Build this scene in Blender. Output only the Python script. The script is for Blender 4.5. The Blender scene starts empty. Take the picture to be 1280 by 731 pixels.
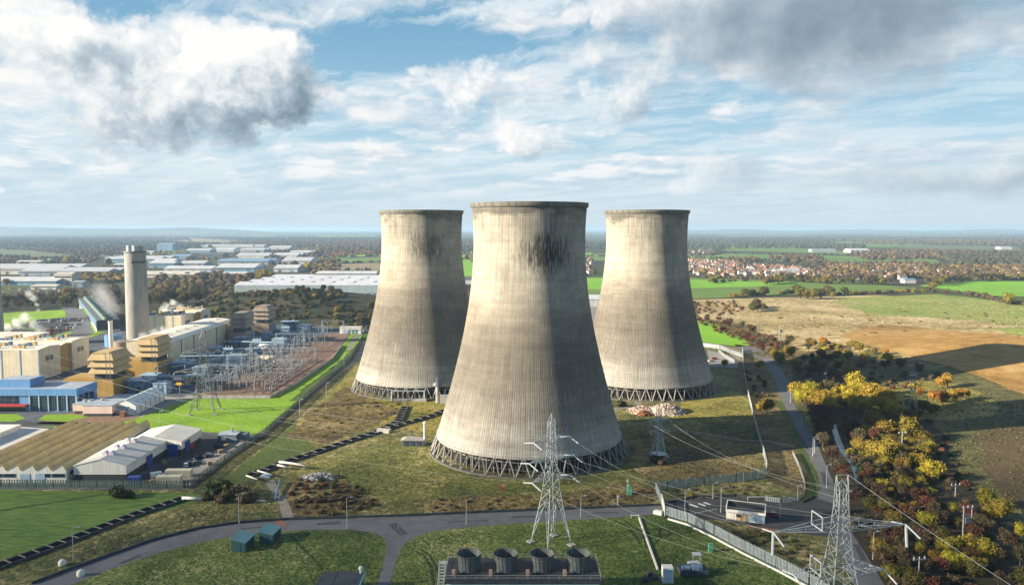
import bpy, bmesh, math, random
import numpy as np
from mathutils import Vector, Matrix, noise
R = math.radians
random.seed(7)
sc = bpy.context.scene
col = sc.collection

# ------------------------------------------------------------------ camera
CAM_H, FPX = 88.9, 978.5
PITCH = math.atan(79.5 / FPX)
cam_data = bpy.data.cameras.new('camera')
cam_data.sensor_width = 36.0
cam_data.lens = 36.0 * FPX / 1280.0
cam_data.clip_start, cam_data.clip_end = 1.0, 90000.0
cam = bpy.data.objects.new('camera', cam_data)
col.objects.link(cam)
cam.location = (0, 0, CAM_H)
cam.rotation_euler = (R(90) - PITCH, 0, 0)
sc.camera = cam

# ------------------------------------------------------------------ light and exposure
SUN_AZ, SUN_EL = -104.5, 19.0          # degrees: azimuth clockwise from +Y, elevation
SUN_STRENGTH, SKY_STRENGTH, EXPOSURE = 5.0, 0.06, 1.5
HAZE = 0.000075
CLOUD_AT, CLOUD_SHADE = (-520, -100, 0), .42      # ground point under the middle of the cloud's shadow, opacity
sc.view_settings.view_transform = 'Standard'
sc.view_settings.look = 'None'
sc.view_settings.gamma = 1.0
sc.view_settings.use_curve_mapping = False
sc.view_settings.exposure = EXPOSURE
sd = bpy.data.lights.new('sun', 'SUN')
sd.energy, sd.angle, sd.color = SUN_STRENGTH, R(0.5), (1.0, 0.87, 0.68)
so = bpy.data.objects.new('sun', sd)
col.objects.link(so)
sun_dir = Vector((math.sin(R(SUN_AZ)) * math.cos(R(SUN_EL)), math.cos(R(SUN_AZ)) * math.cos(R(SUN_EL)), math.sin(R(SUN_EL))))
so.rotation_euler = sun_dir.to_track_quat('Z', 'Y').to_euler()
so.location = sun_dir * 3000


class N:
    """tiny node-tree helper"""
    def __init__(self, tree):
        self.t = tree
        self.n = tree.nodes
        self.l = tree.links

    def put(self, sock, v):
        if isinstance(v, bpy.types.NodeSocket):
            self.l.new(v, sock)
        elif v is not None:
            if hasattr(sock.default_value, '__len__') and not hasattr(v, '__len__'):
                v = (v,) * len(sock.default_value)
            if hasattr(sock.default_value, '__len__') and len(sock.default_value) == 4 and len(v) == 3:
                v = (*v, 1)
            sock.default_value = v

    def math(self, op, a, b=None, c=None, clamp=False):
        m = self.n.new('ShaderNodeMath'); m.operation = op; m.use_clamp = clamp
        for i, v in enumerate((a, b, c)):
            if v is not None:
                self.put(m.inputs[i], v)
        return m.outputs[0]

    def vmath(self, op, a, b=None):
        m = self.n.new('ShaderNodeVectorMath'); m.operation = op
        self.put(m.inputs[0], a)
        if b is not None:
            self.put(m.inputs[1], b)
        return m.outputs['Value'] if op in ('LENGTH', 'DISTANCE', 'DOT_PRODUCT') else m.outputs[0]

    def noise(self, vec, scale, detail=5, rough=0.55, dist=0.0, dim='3D'):
        m = self.n.new('ShaderNodeTexNoise'); m.noise_dimensions = dim
        self.put(m.inputs['Vector'], vec)
        m.inputs['Scale'].default_value = scale
        m.inputs['Detail'].default_value = detail
        m.inputs['Roughness'].default_value = rough
        m.inputs['Distortion'].default_value = dist
        return m.outputs['Fac']

    def ramp(self, fac, stops, interp='LINEAR'):
        m = self.n.new('ShaderNodeValToRGB'); m.color_ramp.interpolation = interp
        e = m.color_ramp.elements
        while len(e) < len(stops):
            e.new(0.5)
        for k, (p, c) in enumerate(stops):
            e[k].position = p
            e[k].color = (*c, 1) if len(c) == 3 else c
        self.put(m.inputs['Fac'], fac)
        return m.outputs['Color']

    def mix(self, fac, a, b, mode='MIX'):
        m = self.n.new('ShaderNodeMix'); m.data_type = 'RGBA'; m.blend_type = mode
        self.put(m.inputs[0], fac); self.put(m.inputs[6], a); self.put(m.inputs[7], b)
        return m.outputs[2]

    def maprange(self, v, a, b, c=0.0, d=1.0, smooth=False):
        m = self.n.new('ShaderNodeMapRange'); m.clamp = True
        if smooth:
            m.interpolation_type = 'SMOOTHSTEP'
        for i, x in enumerate((v, a, b, c, d)):
            self.put(m.inputs[i], x)
        return m.outputs[0]

    def sep(self, v):
        m = self.n.new('ShaderNodeSeparateXYZ'); self.put(m.inputs[0], v)
        return m.outputs

    def comb(self, x, y, z=0.0):
        m = self.n.new('ShaderNodeCombineXYZ')
        for i, v in enumerate((x, y, z)):
            self.put(m.inputs[i], v)
        return m.outputs[0]


def px_dir(px, py):
    """azimuth / elevation (degrees) of a direction named in photograph pixels"""
    dx, dy = (px - 640) / FPX, -(py - 365.5) / FPX
    c, s = math.cos(PITCH), math.sin(PITCH)
    X, Y, Z = dx, c + dy * s, -s + dy * c
    return math.degrees(math.atan2(X, Y)), math.degrees(math.atan2(Z, math.hypot(X, Y)))

# ------------------------------------------------------------------ sky (clear Nishita sky, high cirrus and cumulus at infinity)
world = bpy.data.worlds.new('World')
sc.world = world
world.use_nodes = True
w = N(world.node_tree)
w.n.clear()
out = w.n.new('ShaderNodeOutputWorld')
bg = w.n.new('ShaderNodeBackground')
bg.inputs['Strength'].default_value = SKY_STRENGTH
w.l.new(bg.outputs[0], out.inputs['Surface'])
sky = w.n.new('ShaderNodeTexSky')
sky.sky_type = 'NISHITA'
sky.sun_disc = False
sky.sun_elevation = R(SUN_EL)
sky.sun_rotation = R(SUN_AZ)
sky.altitude = 100
sky.air_density = 1.0
sky.dust_density = 0.6
sky.ozone_density = 2.0
tc = w.n.new('ShaderNodeTexCoord')
D = tc.outputs['Generated']
dx, dy, dz = w.sep(D)[0:3]
az = w.math('MULTIPLY', w.math('ARCTAN2', dx, dy), 180 / math.pi)
el = w.math('MULTIPLY', w.math('ARCSINE', dz), 180 / math.pi)
SV = w.comb(az, el, 0.0)


def blob(v, px, py, rx, ry, wt):
    """soft elliptical bump in the sky, place given in photograph pixels, radii in pixels"""
    a, e = px_dir(px, py)
    k = 57.3 / FPX
    d = w.vmath('MULTIPLY', w.vmath('SUBTRACT', v, (a, e, 0)), (1 / (rx * k), 1 / (ry * k), 0))
    q = w.vmath('DOT_PRODUCT', d, d)
    return w.math('MULTIPLY', w.math('EXPONENT', w.math('MULTIPLY', q, -1.0)), wt)


CUMULUS = [(270, 62, 62, 42, .92), (345, 92, 66, 44, .80), (300, 128, 110, 26, .50), (110, 42, 80, 36, .62), (10, 40, 50, 50, .45), (150, 105, 90, 40, .52), (215, 165, 120, 28, .56),
           (118, 192, 18, 11, .50), (200, 205, 22, 6, .30), (462, 196, 78, 16, .52), (592, 108, 58, 34, .54), (660, 178, 56, 32, .56), (785, 122, 44, 28, .54), (640, 130, 120, 60, .2),
           (905, 205, 44, 18, .44), (840, 228, 110, 16, .32), (985, 172, 26, 8, .34), (1040, 10, 200, 84, 1.05), (850, 20, 120, 60, .45), (1150, 218, 180, 24, .44), (1265, 222, 90, 30, .36),
           (262, 239, 18, 5, .50), (88, 241, 14, 5, .42), (166, 241, 18, 4, .40), (4, 229, 9, 6, .55), (560, 8, 170, 18, .26)]


def blobs(v, lst):
    s = None
    for b in lst:
        q = blob(v, *b)
        s = q if s is None else w.math('ADD', s, q)
    return s


wob = w.n.new('ShaderNodeTexNoise'); wob.inputs['Scale'].default_value = .22; wob.inputs['Detail'].default_value = 5; wob.inputs['Roughness'].default_value = .6
w.l.new(SV, wob.inputs['Vector'])
WOFF = w.vmath('SUBTRACT', wob.outputs['Color'], (.5, .5, .5))
WV = w.vmath('ADD', SV, w.vmath('MULTIPLY', WOFF, (5.5, 3.4, 0)))


def puffs(v, scale, det):
    """cauliflower heads: inverted cell distance with finer cells on top"""
    m = w.n.new('ShaderNodeTexVoronoi'); m.voronoi_dimensions = '2D'; m.feature = 'F1'
    w.put(m.inputs['Vector'], v)
    m.inputs['Scale'].default_value = scale
    m.inputs['Detail'].default_value = det
    m.inputs['Roughness'].default_value = .55
    m.inputs['Lacunarity'].default_value = 2.2
    return w.math('SUBTRACT', .55, m.outputs['Distance'])


def density(v, wv, lst, det):
    n1 = w.noise(v, 0.26, det, 0.58, 0.1)
    p1 = puffs(w.vmath('ADD', v, w.vmath('MULTIPLY', WOFF, (2.6, 2.2, 0))), .42, 3)
    n = w.math('ADD', w.math('MULTIPLY', w.math('SUBTRACT', n1, .5), .92), w.math('MULTIPLY', p1, w.maprange(az, 6, 15, .34, .06)))
    return w.math('ADD', blobs(wv, lst), w.math('SUBTRACT', n, 0.06))


OFF = (-1.1, 1.1, 0)                                   # towards the sun, left and up
d0 = density(SV, WV, CUMULUS, 8)
d1 = density(w.vmath('ADD', SV, OFF), w.vmath('ADD', WV, OFF), [c for c in CUMULUS if c[2] > 20 and c[4] > .33], 5)
cover = w.maprange(d0, w.maprange(az, 6, 15, .12, .02), w.maprange(az, 6, 15, .60, .80), 0, 1, True)
rel = w.math('SUBTRACT', d0, d1)
light = w.math('ADD', w.math('MULTIPLY', rel, w.maprange(az, 6, 15, .80, .50)), w.maprange(az, 2, 15, .70, .60))
dark = blobs(WV, [(1070, 6, 220, 76, .42), (1190, 222, 190, 30, .22), (392, 112, 46, 42, .36), (310, 150, 90, 18, .20), (150, 84, 40, 20, .24), (225, 172, 140, 26, .30), (462, 202, 84, 16, .30), (20, 165, 60, 18, .24), (720, 30, 120, 30, .2), (690, 188, 50, 20, .30), (620, 128, 50, 24, .24), (800, 135, 40, 18, .26), (940, 212, 24, 12, .2)])
light = w.math('SUBTRACT', light, dark, clamp=True)
K = 1.0 / SKY_STRENGTH / (2 ** EXPOSURE)              # so that 1.0 renders as white
ccol = w.ramp(light, [(0.0, (.19 * K, .275 * K, .35 * K)), (0.22, (.31 * K, .40 * K, .48 * K)), (0.46, (.50 * K, .59 * K, .665 * K)), (0.68, (.80 * K, .845 * K, .87 * K)), (0.92, (1.03 * K, 1.02 * K, 1.0 * K))])
# layers seen in perspective: thin high cirrus, and a broken middle layer below it
pl = w.math('ADD', dz, 0.13)
pv = w.comb(w.math('DIVIDE', dx, pl), w.math('DIVIDE', dy, pl), 0.0)
pw = w.vmath('ADD', pv, w.vmath('MULTIPLY', WOFF, (.35, .35, 0)))
rot = w.n.new('ShaderNodeVectorRotate'); rot.inputs['Angle'].default_value = R(35)
w.l.new(pw, rot.inputs['Vector'])
c1 = w.noise(w.vmath('MULTIPLY', rot.outputs[0], (1.0, 2.6, 1)), 1.7, 9, 0.68, 0.15)
c2 = w.noise(pv, 0.8, 3, 0.5)
cir = w.maprange(w.math('ADD', w.math('MULTIPLY', c1, 0.75), w.math('MULTIPLY', c2, 0.6)), 0.54, 0.82, 0.0, 0.95, True)
bluegap = blobs(SV, [(470, 55, 100, 40, .55), (1180, 120, 110, 42, .36), (150, 5, 70, 16, .5), (560, 60, 90, 26, .30), (900, 150, 120, 26, .25), (640, 60, 60, 20, .25)])
MO = (-.16, -.16, 0)
m1 = w.math('ADD', w.math('MULTIPLY', w.noise(pw, 1.15, 8, .60, .1), 1.0), w.math('MULTIPLY', puffs(pw, 2.6, 2), .16))
m2 = w.math('ADD', w.math('MULTIPLY', w.noise(w.vmath('ADD', pw, MO), 1.15, 5, .60, .1), 1.0), w.math('MULTIPLY', puffs(w.vmath('ADD', pw, MO), 2.6, 2), .16))
mcov = w.math('MULTIPLY', w.maprange(w.math('SUBTRACT', m1, w.math('MULTIPLY', bluegap, .30)), .37, .56, 0, .90, True), w.maprange(el, 1.2, 5, 0, 1, True))
mlight = w.math('ADD', w.math('ADD', .56, w.math('MULTIPLY', w.math('SUBTRACT', m1, m2), 2.4)), w.math('MULTIPLY', w.maprange(az, -5, 32), -.24), clamp=True)
mcol = w.ramp(mlight, [(0.0, (.42 * K, .55 * K, .68 * K)), (0.40, (.64 * K, .74 * K, .83 * K)), (0.9, (1.0 * K, .985 * K, .97 * K))])
hor = w.math('EXPONENT', w.math('MULTIPLY', w.math('MAXIMUM', el, 0.0), -0.26))
high = w.maprange(el, 18, 45, 1.0, 0.10, True)        # the cloud sheet thins out overhead
front = w.maprange(dy, -0.5, 0.3, 0.30, 1.0, True)
blue = w.ramp(w.maprange(el, 0, 40), [(0.0, (.56 * K, .74 * K, .86 * K)), (0.14, (.40 * K, .65 * K, .81 * K)), (0.34, (.20 * K, .44 * K, .64 * K)), (1.0, (.05 * K, .13 * K, .30 * K))])
base = w.mix(0.88, sky.outputs[0], blue)
rb = w.maprange(az, 10, 36, 0, 0.45, True)
cirw = w.mix(rb, (.82 * K, .91 * K, .955 * K), (.56 * K, .76 * K, .87 * K))
lay = w.math('MULTIPLY', high, front)
s1 = w.mix(w.math('MULTIPLY', w.math('SUBTRACT', cir, bluegap, clamp=True), lay), base, cirw)
s2 = w.mix(w.math('MULTIPLY', hor, 0.85), s1, (.62 * K, .74 * K, .82 * K))
s2 = w.mix(w.math('MULTIPLY', mcov, lay), s2, mcol)
s3 = w.mix(w.math('MULTIPLY', cover, w.math('MULTIPLY', high, w.maprange(el, 0.2, 2.0, 0, 1, True))), s2, ccol)
w.l.new(s3, bg.inputs['Color'])
world.cycles.sampling_method = 'NONE'

# the cloud behind the viewer's left shoulder that shades the foreground (its shadow edge runs along the sun's direction)
cm = bpy.data.materials.new('cloud_vapour'); cm.use_nodes = True
t = N(cm.node_tree); t.n.remove(t.n['Principled BSDF'])
ob = t.n.new('ShaderNodeTexCoord').outputs['Object']
ln = t.vmath('LENGTH', t.vmath('MULTIPLY', ob, (1, 1, 0)))
al = t.maprange(t.math('ADD', ln, t.math('MULTIPLY', t.math('SUBTRACT', t.noise(ob, 5.0, 5, .6), .5), .34)), .80, 1.0, CLOUD_SHADE, 0, True)
df = t.n.new('ShaderNodeBsdfDiffuse'); df.inputs['Color'].default_value = (.9, .9, .9, 1)
tp = t.n.new('ShaderNodeBsdfTransparent'); mx = t.n.new('ShaderNodeMixShader')
t.put(mx.inputs[0], al); t.l.new(tp.outputs[0], mx.inputs[1]); t.l.new(df.outputs[0], mx.inputs[2])
t.l.new(mx.outputs[0], t.n['Material Output'].inputs['Surface'])
cbm = bmesh.new(); bmesh.ops.create_icosphere(cbm, subdivisions=5, radius=1.0)
for v_ in cbm.verts:
    k_ = 1 + .10 * noise.noise(v_.co * 3) + .05 * noise.noise(v_.co * 8)
    v_.co = v_.co * k_
    if v_.co.z < 0: v_.co.z *= .35
cme = bpy.data.meshes.new('cloud'); cbm.to_mesh(cme); cbm.free(); cme.materials.append(cm)
co_ = bpy.data.objects.new('cloud', cme); col.objects.link(co_); co_['kind'] = 'stuff'
CZ = 800.0
hd = Vector((math.sin(R(SUN_AZ)), math.cos(R(SUN_AZ)), 0))
co_.location = Vector(CLOUD_AT) + hd * (CZ / math.tan(R(SUN_EL))) + Vector((0, 0, CZ))
co_.rotation_euler = (0, 0, math.atan2(-hd.y, -hd.x))
co_.scale = (900, 330, 120)
# ------------------------------------------------------------------ terrain height and pixel -> ground point
def hz(x, y):
    """terrain height: flat plain, a landfill hill on the right, a scrub bank behind the switchyard"""
    def bump(cx, cy, sx, sy, h, p=2):
        u = ((x - cx) / sx) ** 2 + ((y - cy) / sy) ** 2
        if u >= 1:
            return 0.0
        return h * (1 - u) ** p
    z = bump(430, 545, 260, 165, 17)
    z = max(z, bump(-225, 850, 200, 140, 21) , bump(-360, 800, 180, 110, 11))
    return z


def G(px, py, z=None):
    """ground point under a photograph pixel (or the point at height z)"""
    dx, dy = (px - 640) / FPX, -(py - 365.5) / FPX
    c, s = math.cos(PITCH), math.sin(PITCH)
    X, Y, Z = dx, c + dy * s, -s + dy * c
    zz = 0.0 if z is None else z
    for _ in range(1 if z is not None else 12):
        t = (zz - CAM_H) / Z
        if z is None:
            h = hz(X * t, Y * t)
            if abs(h - zz) < 0.01:
                break
            zz = 0.5 * zz + 0.5 * h
    t = (zz - CAM_H) / Z
    return Vector((X * t, Y * t, zz))


def V2(pts):
    return [G(*p) for p in pts]


# ------------------------------------------------------------------ tags, things, parts
def tag(o, label=None, cat=None, group=None, kind=None):
    if label: o['label'] = label
    if cat: o['category'] = cat
    if group: o['group'] = group
    if kind: o['kind'] = kind
    return o


def thing(name, label, cat, loc=(0, 0, 0), rz=0.0, group=None):
    o = bpy.data.objects.new(name, None)
    o.empty_display_size = 0.5
    o.location = loc
    o.rotation_euler = (0, 0, rz)
    col.objects.link(o)
    return tag(o, label, cat, group)


def dup(root, loc=None, rz=None, scale=None, label=None, group=None):
    """copy of a thing with its parts and sub-parts, sharing mesh data"""
    r = root.copy()
    col.objects.link(r)
    if loc is not None: r.location = loc
    if rz is not None: r.rotation_euler = (0, 0, rz)
    if scale is not None: r.scale = scale if hasattr(scale, '__len__') else (scale,) * 3
    if label: r['label'] = label
    if group: r['group'] = group
    for ch in list(root.children):
        c = ch.copy(); col.objects.link(c); c.parent = r
        for g in list(ch.children):
            d = g.copy(); col.objects.link(d); d.parent = c
    return r


class MB:
    """mesh builder: collects shapes, links them as ONE mesh object"""
    def __init__(self):
        self.v, self.f, self.m = [], [], []

    def add(self, vs, fs, mi=0):
        b = len(self.v)
        self.v.extend(tuple(p) for p in vs)
        self.f.extend(tuple(b + i for i in f) for f in fs)
        self.m.extend([mi] * len(fs))
        return self

    def box(self, x0, x1, y0, y1, z0, z1, mi=0):
        vs = [(x0, y0, z0), (x1, y0, z0), (x1, y1, z0), (x0, y1, z0), (x0, y0, z1), (x1, y0, z1), (x1, y1, z1), (x0, y1, z1)]
        return self.add(vs, [(0, 3, 2, 1), (4, 5, 6, 7), (0, 1, 5, 4), (1, 2, 6, 5), (2, 3, 7, 6), (3, 0, 4, 7)], mi)

    def bar(self, p, q, wd, wd2=None, mi=0):
        """square bar from p to q"""
        p, q = Vector(p), Vector(q)
        d = (q - p)
        if d.length < 1e-6: return self
        d.normalize()
        up = Vector((0, 0, 1)) if abs(d.z) < 0.95 else Vector((1, 0, 0))
        a = d.cross(up).normalized(); b = a.cross(d).normalized()
        w2 = wd if wd2 is None else wd2
        vs = []
        for c, ww in ((p, wd), (q, w2)):
            for s, t in ((-1, -1), (1, -1), (1, 1), (-1, 1)):
                vs.append(c + a * s * ww / 2 + b * t * ww / 2)
        return self.add(vs, [(0, 1, 2, 3), (7, 6, 5, 4), (0, 4, 5, 1), (1, 5, 6, 2), (2, 6, 7, 3), (3, 7, 4, 0)], mi)

    def tube(self, pts, r, n=6, mi=0, caps=True):
        pts = [Vector(p) for p in pts]
        rs = r if hasattr(r, '__len__') else [r] * len(pts)
        vs = []
        a = None
        for i, p in enumerate(pts):
            d = (pts[min(i + 1, len(pts) - 1)] - pts[max(i - 1, 0)]).normalized()
            if a is None:
                up = Vector((0, 0, 1)) if abs(d.z) < 0.9 else Vector((1, 0, 0))
                a = d.cross(up).normalized()
            else:
                a = (a - d * a.dot(d)).normalized()
            b = d.cross(a)
            for k in range(n):
                t = 2 * math.pi * k / n
                vs.append(p + (a * math.cos(t) + b * math.sin(t)) * rs[i])
        fs = []
        for i in range(len(pts) - 1):
            for k in range(n):
                k2 = (k + 1) % n
                fs.append((i * n + k, i * n + k2, (i + 1) * n + k2, (i + 1) * n + k))
        if caps:
            fs.append(tuple(range(n))[::-1]); fs.append(tuple((len(pts) - 1) * n + k for k in range(n)))
        return self.add(vs, fs, mi)

    def lathe(self, prof, n=48, c=(0, 0, 0), mi=0, close=False):
        """prof: list of (radius, z)"""
        vs = [(c[0] + r * math.cos(2 * math.pi * k / n), c[1] + r * math.sin(2 * math.pi * k / n), c[2] + z) for r, z in prof for k in range(n)]
        fs = []
        for i in range(len(prof) - 1):
            for k in range(n):
                k2 = (k + 1) % n
                fs.append((i * n + k, i * n + k2, (i + 1) * n + k2, (i + 1) * n + k))
        if close:
            fs.append(tuple((len(prof) - 1) * n + k for k in range(n)))
        return self.add(vs, fs, mi)

    def prism(self, poly, z0, z1, mi=0, axis='z'):
        """polygon (2d points, counter-clockwise) extruded along an axis; axis 'y': points are (x, z), 'x': points are (y, z)"""
        n = len(poly)
        def p3(p, t):
            return (p[0], p[1], t) if axis == 'z' else ((p[0], t, p[1]) if axis == 'y' else (t, p[0], p[1]))
        vs = [p3(p, z0) for p in poly] + [p3(p, z1) for p in poly]
        fs = [tuple(range(n))[::-1], tuple(range(n, 2 * n))] + [(i, (i + 1) % n, n + (i + 1) % n, n + i) for i in range(n)]
        return self.add(vs, fs, mi)

    def build(self, name, mats, parent=None, smooth=False, fix=False):
        me = bpy.data.meshes.new(name)
        me.from_pydata(self.v, [], self.f)
        if not hasattr(mats, '__len__'): mats = [mats]
        for m in mats: me.materials.append(m)
        if len(mats) > 1: me.polygons.foreach_set('material_index', self.m)
        if fix:
            bm = bmesh.new(); bm.from_mesh(me)
            bmesh.ops.recalc_face_normals(bm, faces=bm.faces)
            bm.to_mesh(me); bm.free()
        if smooth: me.polygons.foreach_set('use_smooth', [True] * len(me.polygons))
        me.update()
        o = bpy.data.objects.new(name, me)
        col.objects.link(o)
        if parent is not None: o.parent = parent
        return o


def solo(mb, name, mats, label, cat, loc=(0, 0, 0), rz=0, group=None, smooth=False):
    o = mb.build(name, mats, None, smooth, True)
    o.location = loc; o.rotation_euler = (0, 0, rz)
    return tag(o, label, cat, group)


# ------------------------------------------------------------------ materials
def mat(name, cols, scale=1.0, detail=5, rough=0.85, spread=(0.32, 0.68), big=None, bump=0.0, bscale=None, metal=0.0, rand=0.0, coord='pos', stretch=None, spec=0.3, transl=0.0, dist=0.3):
    """procedural surface: a ramp of its own colours driven by fine + broad noise, optional bump and per-object hue shift"""
    m = bpy.data.materials.new(name)
    m.use_nodes = True
    t = N(m.node_tree)
    b = t.n['Principled BSDF']
    b.inputs['Roughness'].default_value = rough
    b.inputs['Metallic'].default_value = metal
    b.inputs['Specular IOR Level'].default_value = spec
    if coord == 'pos':
        vec = t.n.new('ShaderNodeNewGeometry').outputs['Position']
    else:
        vec = t.n.new('ShaderNodeTexCoord').outputs['Object']
    if stretch: vec = t.vmath('MULTIPLY', vec, stretch)
    f = t.noise(vec, scale, detail, 0.6, dist)
    if big:
        f2 = t.noise(vec, big[0], 3, 0.5)
        f = t.math('ADD', t.math('MULTIPLY', f, 1 - big[1]), t.math('MULTIPLY', f2, big[1]))
    n = len(cols)
    if n == 1:
        c = cols[0]
        cols = [tuple(x * 0.88 for x in c), tuple(min(1, x * 1.1) for x in c)]; n = 2
    stops = [(spread[0] + (spread[1] - spread[0]) * i / (n - 1), c) for i, c in enumerate(cols)]
    c = t.ramp(f, stops)
    if rand:
        oi = t.n.new('ShaderNodeObjectInfo').outputs['Random']
        h = t.n.new('ShaderNodeHueSaturation')
        t.put(h.inputs['Hue'], t.maprange(oi, 0, 1, 0.5 - 0.05 * rand, 0.5 + 0.05 * rand))
        t.put(h.inputs['Value'], t.maprange(t.math('FRACT', t.math('MULTIPLY', oi, 7.31)), 0, 1, 1 - 0.45 * rand, 1 + 0.45 * rand))
        t.l.new(c, h.inputs['Color'])
        c = h.outputs[0]
    t.put(b.inputs['Base Color'], c)
    if bump:
        bf = t.noise(vec, bscale or scale * 2, 4, 0.6)
        bn = t.n.new('ShaderNodeBump')
        bn.inputs['Strength'].default_value = 1.0
        bn.inputs['Distance'].default_value = bump
        t.l.new(bf, bn.inputs['Height'])
        t.l.new(bn.outputs[0], b.inputs['Normal'])
    if transl:
        tr = t.n.new('ShaderNodeBsdfTranslucent')
        t.put(tr.inputs['Color'], c)
        mx = t.n.new('ShaderNodeMixShader'); mx.inputs[0].default_value = transl
        t.l.new(b.outputs[0], mx.inputs[1]); t.l.new(tr.outputs[0], mx.inputs[2])
        t.l.new(mx.outputs[0], t.n['Material Output'].inputs['Surface'])
    return m


# ------------------------------------------------------------------ draped ground sheets
GX = sorted(set([-40000, -20000, -9000, -5000, -3000, -2000, -1500, -1200, -1000, -850, -720, -600] + list(range(-540, 741, 10)) + [800, 950, 1100, 1400, 1800, 2500, 4000, 7000, 12000, 20000, 40000]))
GY = sorted(set([-3000, -800, -200, 0, 60, 100, 140, 180, 220, 260, 300, 340] + list(range(360, 1001, 10)) + [1060, 1150, 1300, 1500, 1800, 2300, 3000, 4000, 6000, 9000, 14000, 22000, 45000]))


def drape(x, y, k):
    h = hz(x, y)
    d = math.hypot(x, y)
    return h + k * (0.004 + (0.07 if h > 0.001 else 0) + max(0.0, d - 900) * 2.5e-5)


def jag(pts, amp, step, seed=0):
    """subdivide a closed outline and roughen it with noise"""
    res = []
    n = len(pts)
    for i in range(n):
        a, b = pts[i], pts[(i + 1) % n]
        L = (Vector(b[:2]) - Vector(a[:2])).length
        k = max(1, min(60, int(L / step)))
        for j in range(k):
            p = Vector(a[:2]).lerp(Vector(b[:2]), j / k)
            if amp:
                q = Vector((p.x / (step * 4), p.y / (step * 4), seed * 3.7))
                p = p + Vector((noise.noise(q), noise.noise(q + Vector((9, 4, 1))))) * amp * 1.6
                q = Vector((p.x / step, p.y / step, seed * 1.3))
                p = p + Vector((noise.noise(q), noise.noise(q + Vector((5, 8, 2))))) * amp * 0.8
            res.append((p.x, p.y))
    return res


def sheet(name, outline, m, k, amp=0.0, step=3.0, kind='structure', seed=0):
    """a ground sheet k layers above the terrain; outline in world coordinates"""
    pts = jag([(p[0], p[1]) for p in outline], amp, step, seed)
    bm = bmesh.new()
    vs = [bm.verts.new((x, y, 0)) for x, y in pts]
    es = [bm.edges.new((vs[i], vs[(i + 1) % len(vs)])) for i in range(len(vs))]
    bmesh.ops.triangle_fill(bm, use_beauty=True, use_dissolve=False, edges=es, normal=(0, 0, 1))
    xs, ys = [p[0] for p in pts], [p[1] for p in pts]
    if max(hz(x, y) for x in np.linspace(min(xs), max(xs), 12) for y in np.linspace(min(ys), max(ys), 12)) > 0:
        for g, nrm, lo, hi in ((GX, (1, 0, 0), min(xs), max(xs)), (GY, (0, 1, 0), min(ys), max(ys))):
            for c in g:
                if lo < c < hi:
                    bmesh.ops.bisect_plane(bm, geom=bm.verts[:] + bm.edges[:] + bm.faces[:], plane_co=Vector(nrm) * c, plane_no=nrm)
    for v in bm.verts:
        v.co.z = drape(v.co.x, v.co.y, k)
    bmesh.ops.recalc_face_normals(bm, faces=bm.faces)
    for f in bm.faces:
        if f.normal.z < 0: f.normal_flip()
    me = bpy.data.meshes.new(name); bm.to_mesh(me); bm.free()
    me.materials.append(m)
    o = bpy.data.objects.new(name, me); col.objects.link(o)
    if kind: o['kind'] = kind
    return o


def ribbon(pts, wd):
    """outline of a strip of width wd along a world polyline"""
    L, Rr = [], []
    P = [Vector(p[:2]) for p in pts]
    for i, p in enumerate(P):
        d = (P[min(i + 1, len(P) - 1)] - P[max(i - 1, 0)]).normalized()
        nn = Vector((-d.y, d.x)) * wd / 2
        L.append(p + nn); Rr.append(p - nn)
    return L + Rr[::-1]


def in_poly(x, y, poly):
    c = False
    j = len(poly) - 1
    for i in range(len(poly)):
        xi, yi = poly[i][0], poly[i][1]; xj, yj = poly[j][0], poly[j][1]
        if (yi > y) != (yj > y) and x < (xj - xi) * (y - yi) / (yj - yi) + xi:
            c = not c
        j = i
    return c


def scatter(poly, n, mind, rng, tries=40):
    xs = [p[0] for p in poly]; ys = [p[1] for p in poly]
    pts = []
    for _ in range(n * tries):
        x = rng.uniform(min(xs), max(xs)); y = rng.uniform(min(ys), max(ys))
        if in_poly(x, y, poly) and all((x - a) ** 2 + (y - b) ** 2 > mind * mind for a, b in pts):
            pts.append((x, y))
            if len(pts) >= n: break
    return pts

# ------------------------------------------------------------------ ground
# colours are base colours (albedo)
G_LAWN = mat('lawn_grass', [(.085, .175, .006), (.165, .300, .009), (.235, .380, .016)], .55, 9, spread=(.34, .66), big=(.05, .35), bump=.22, bscale=1.0)
G_FRONT = mat('front_grass', [(.024, .044, .008), (.068, .112, .016), (.135, .170, .034), (.300, .280, .120)], .60, 10, spread=(.38, .62), big=(.032, .48), bump=.6, bscale=1.0, dist=.9)
G_PADD = mat('paddock_grass', [(0.029, 0.065, 0.010), (0.078, 0.150, 0.018), (0.137, 0.215, 0.034)], .9, 8, spread=(.36, .64), big=(.04, .3), bump=.3, bscale=1.2, stretch=(.16, 1.0, 1))
G_MEADOW = mat('meadow_grass', [(0.036, 0.048, 0.010), (0.087, 0.106, 0.017), (0.168, 0.165, 0.036), (0.336, 0.280, 0.119)], .42, 10, spread=(.37, .63), big=(.045, .42), bump=.6, bscale=.9, dist=.8)
G_ROUGH = mat('rough_grass', [(0.026, 0.034, 0.009), (0.068, 0.081, 0.017), (0.156, 0.143, 0.044), (0.351, 0.286, 0.130)], .40, 10, spread=(.38, .62), big=(.035, .42), bump=.65, bscale=.8, dist=.8)
G_OLIVE = mat('olive_grass', [(0.060, 0.062, 0.012), (0.144, 0.142, 0.019), (0.252, 0.216, 0.041), (0.360, 0.288, 0.102)], .38, 10, spread=(.37, .63), big=(.045, .42), bump=.5, bscale=.8, dist=.7)
G_GREEN = mat('tower_lawn', [(.030, .052, .010), (.060, .095, .014), (.105, .120, .026)], .5, 8, spread=(.37, .63), big=(.04, .42), bump=.35, bscale=1.0)
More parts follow.
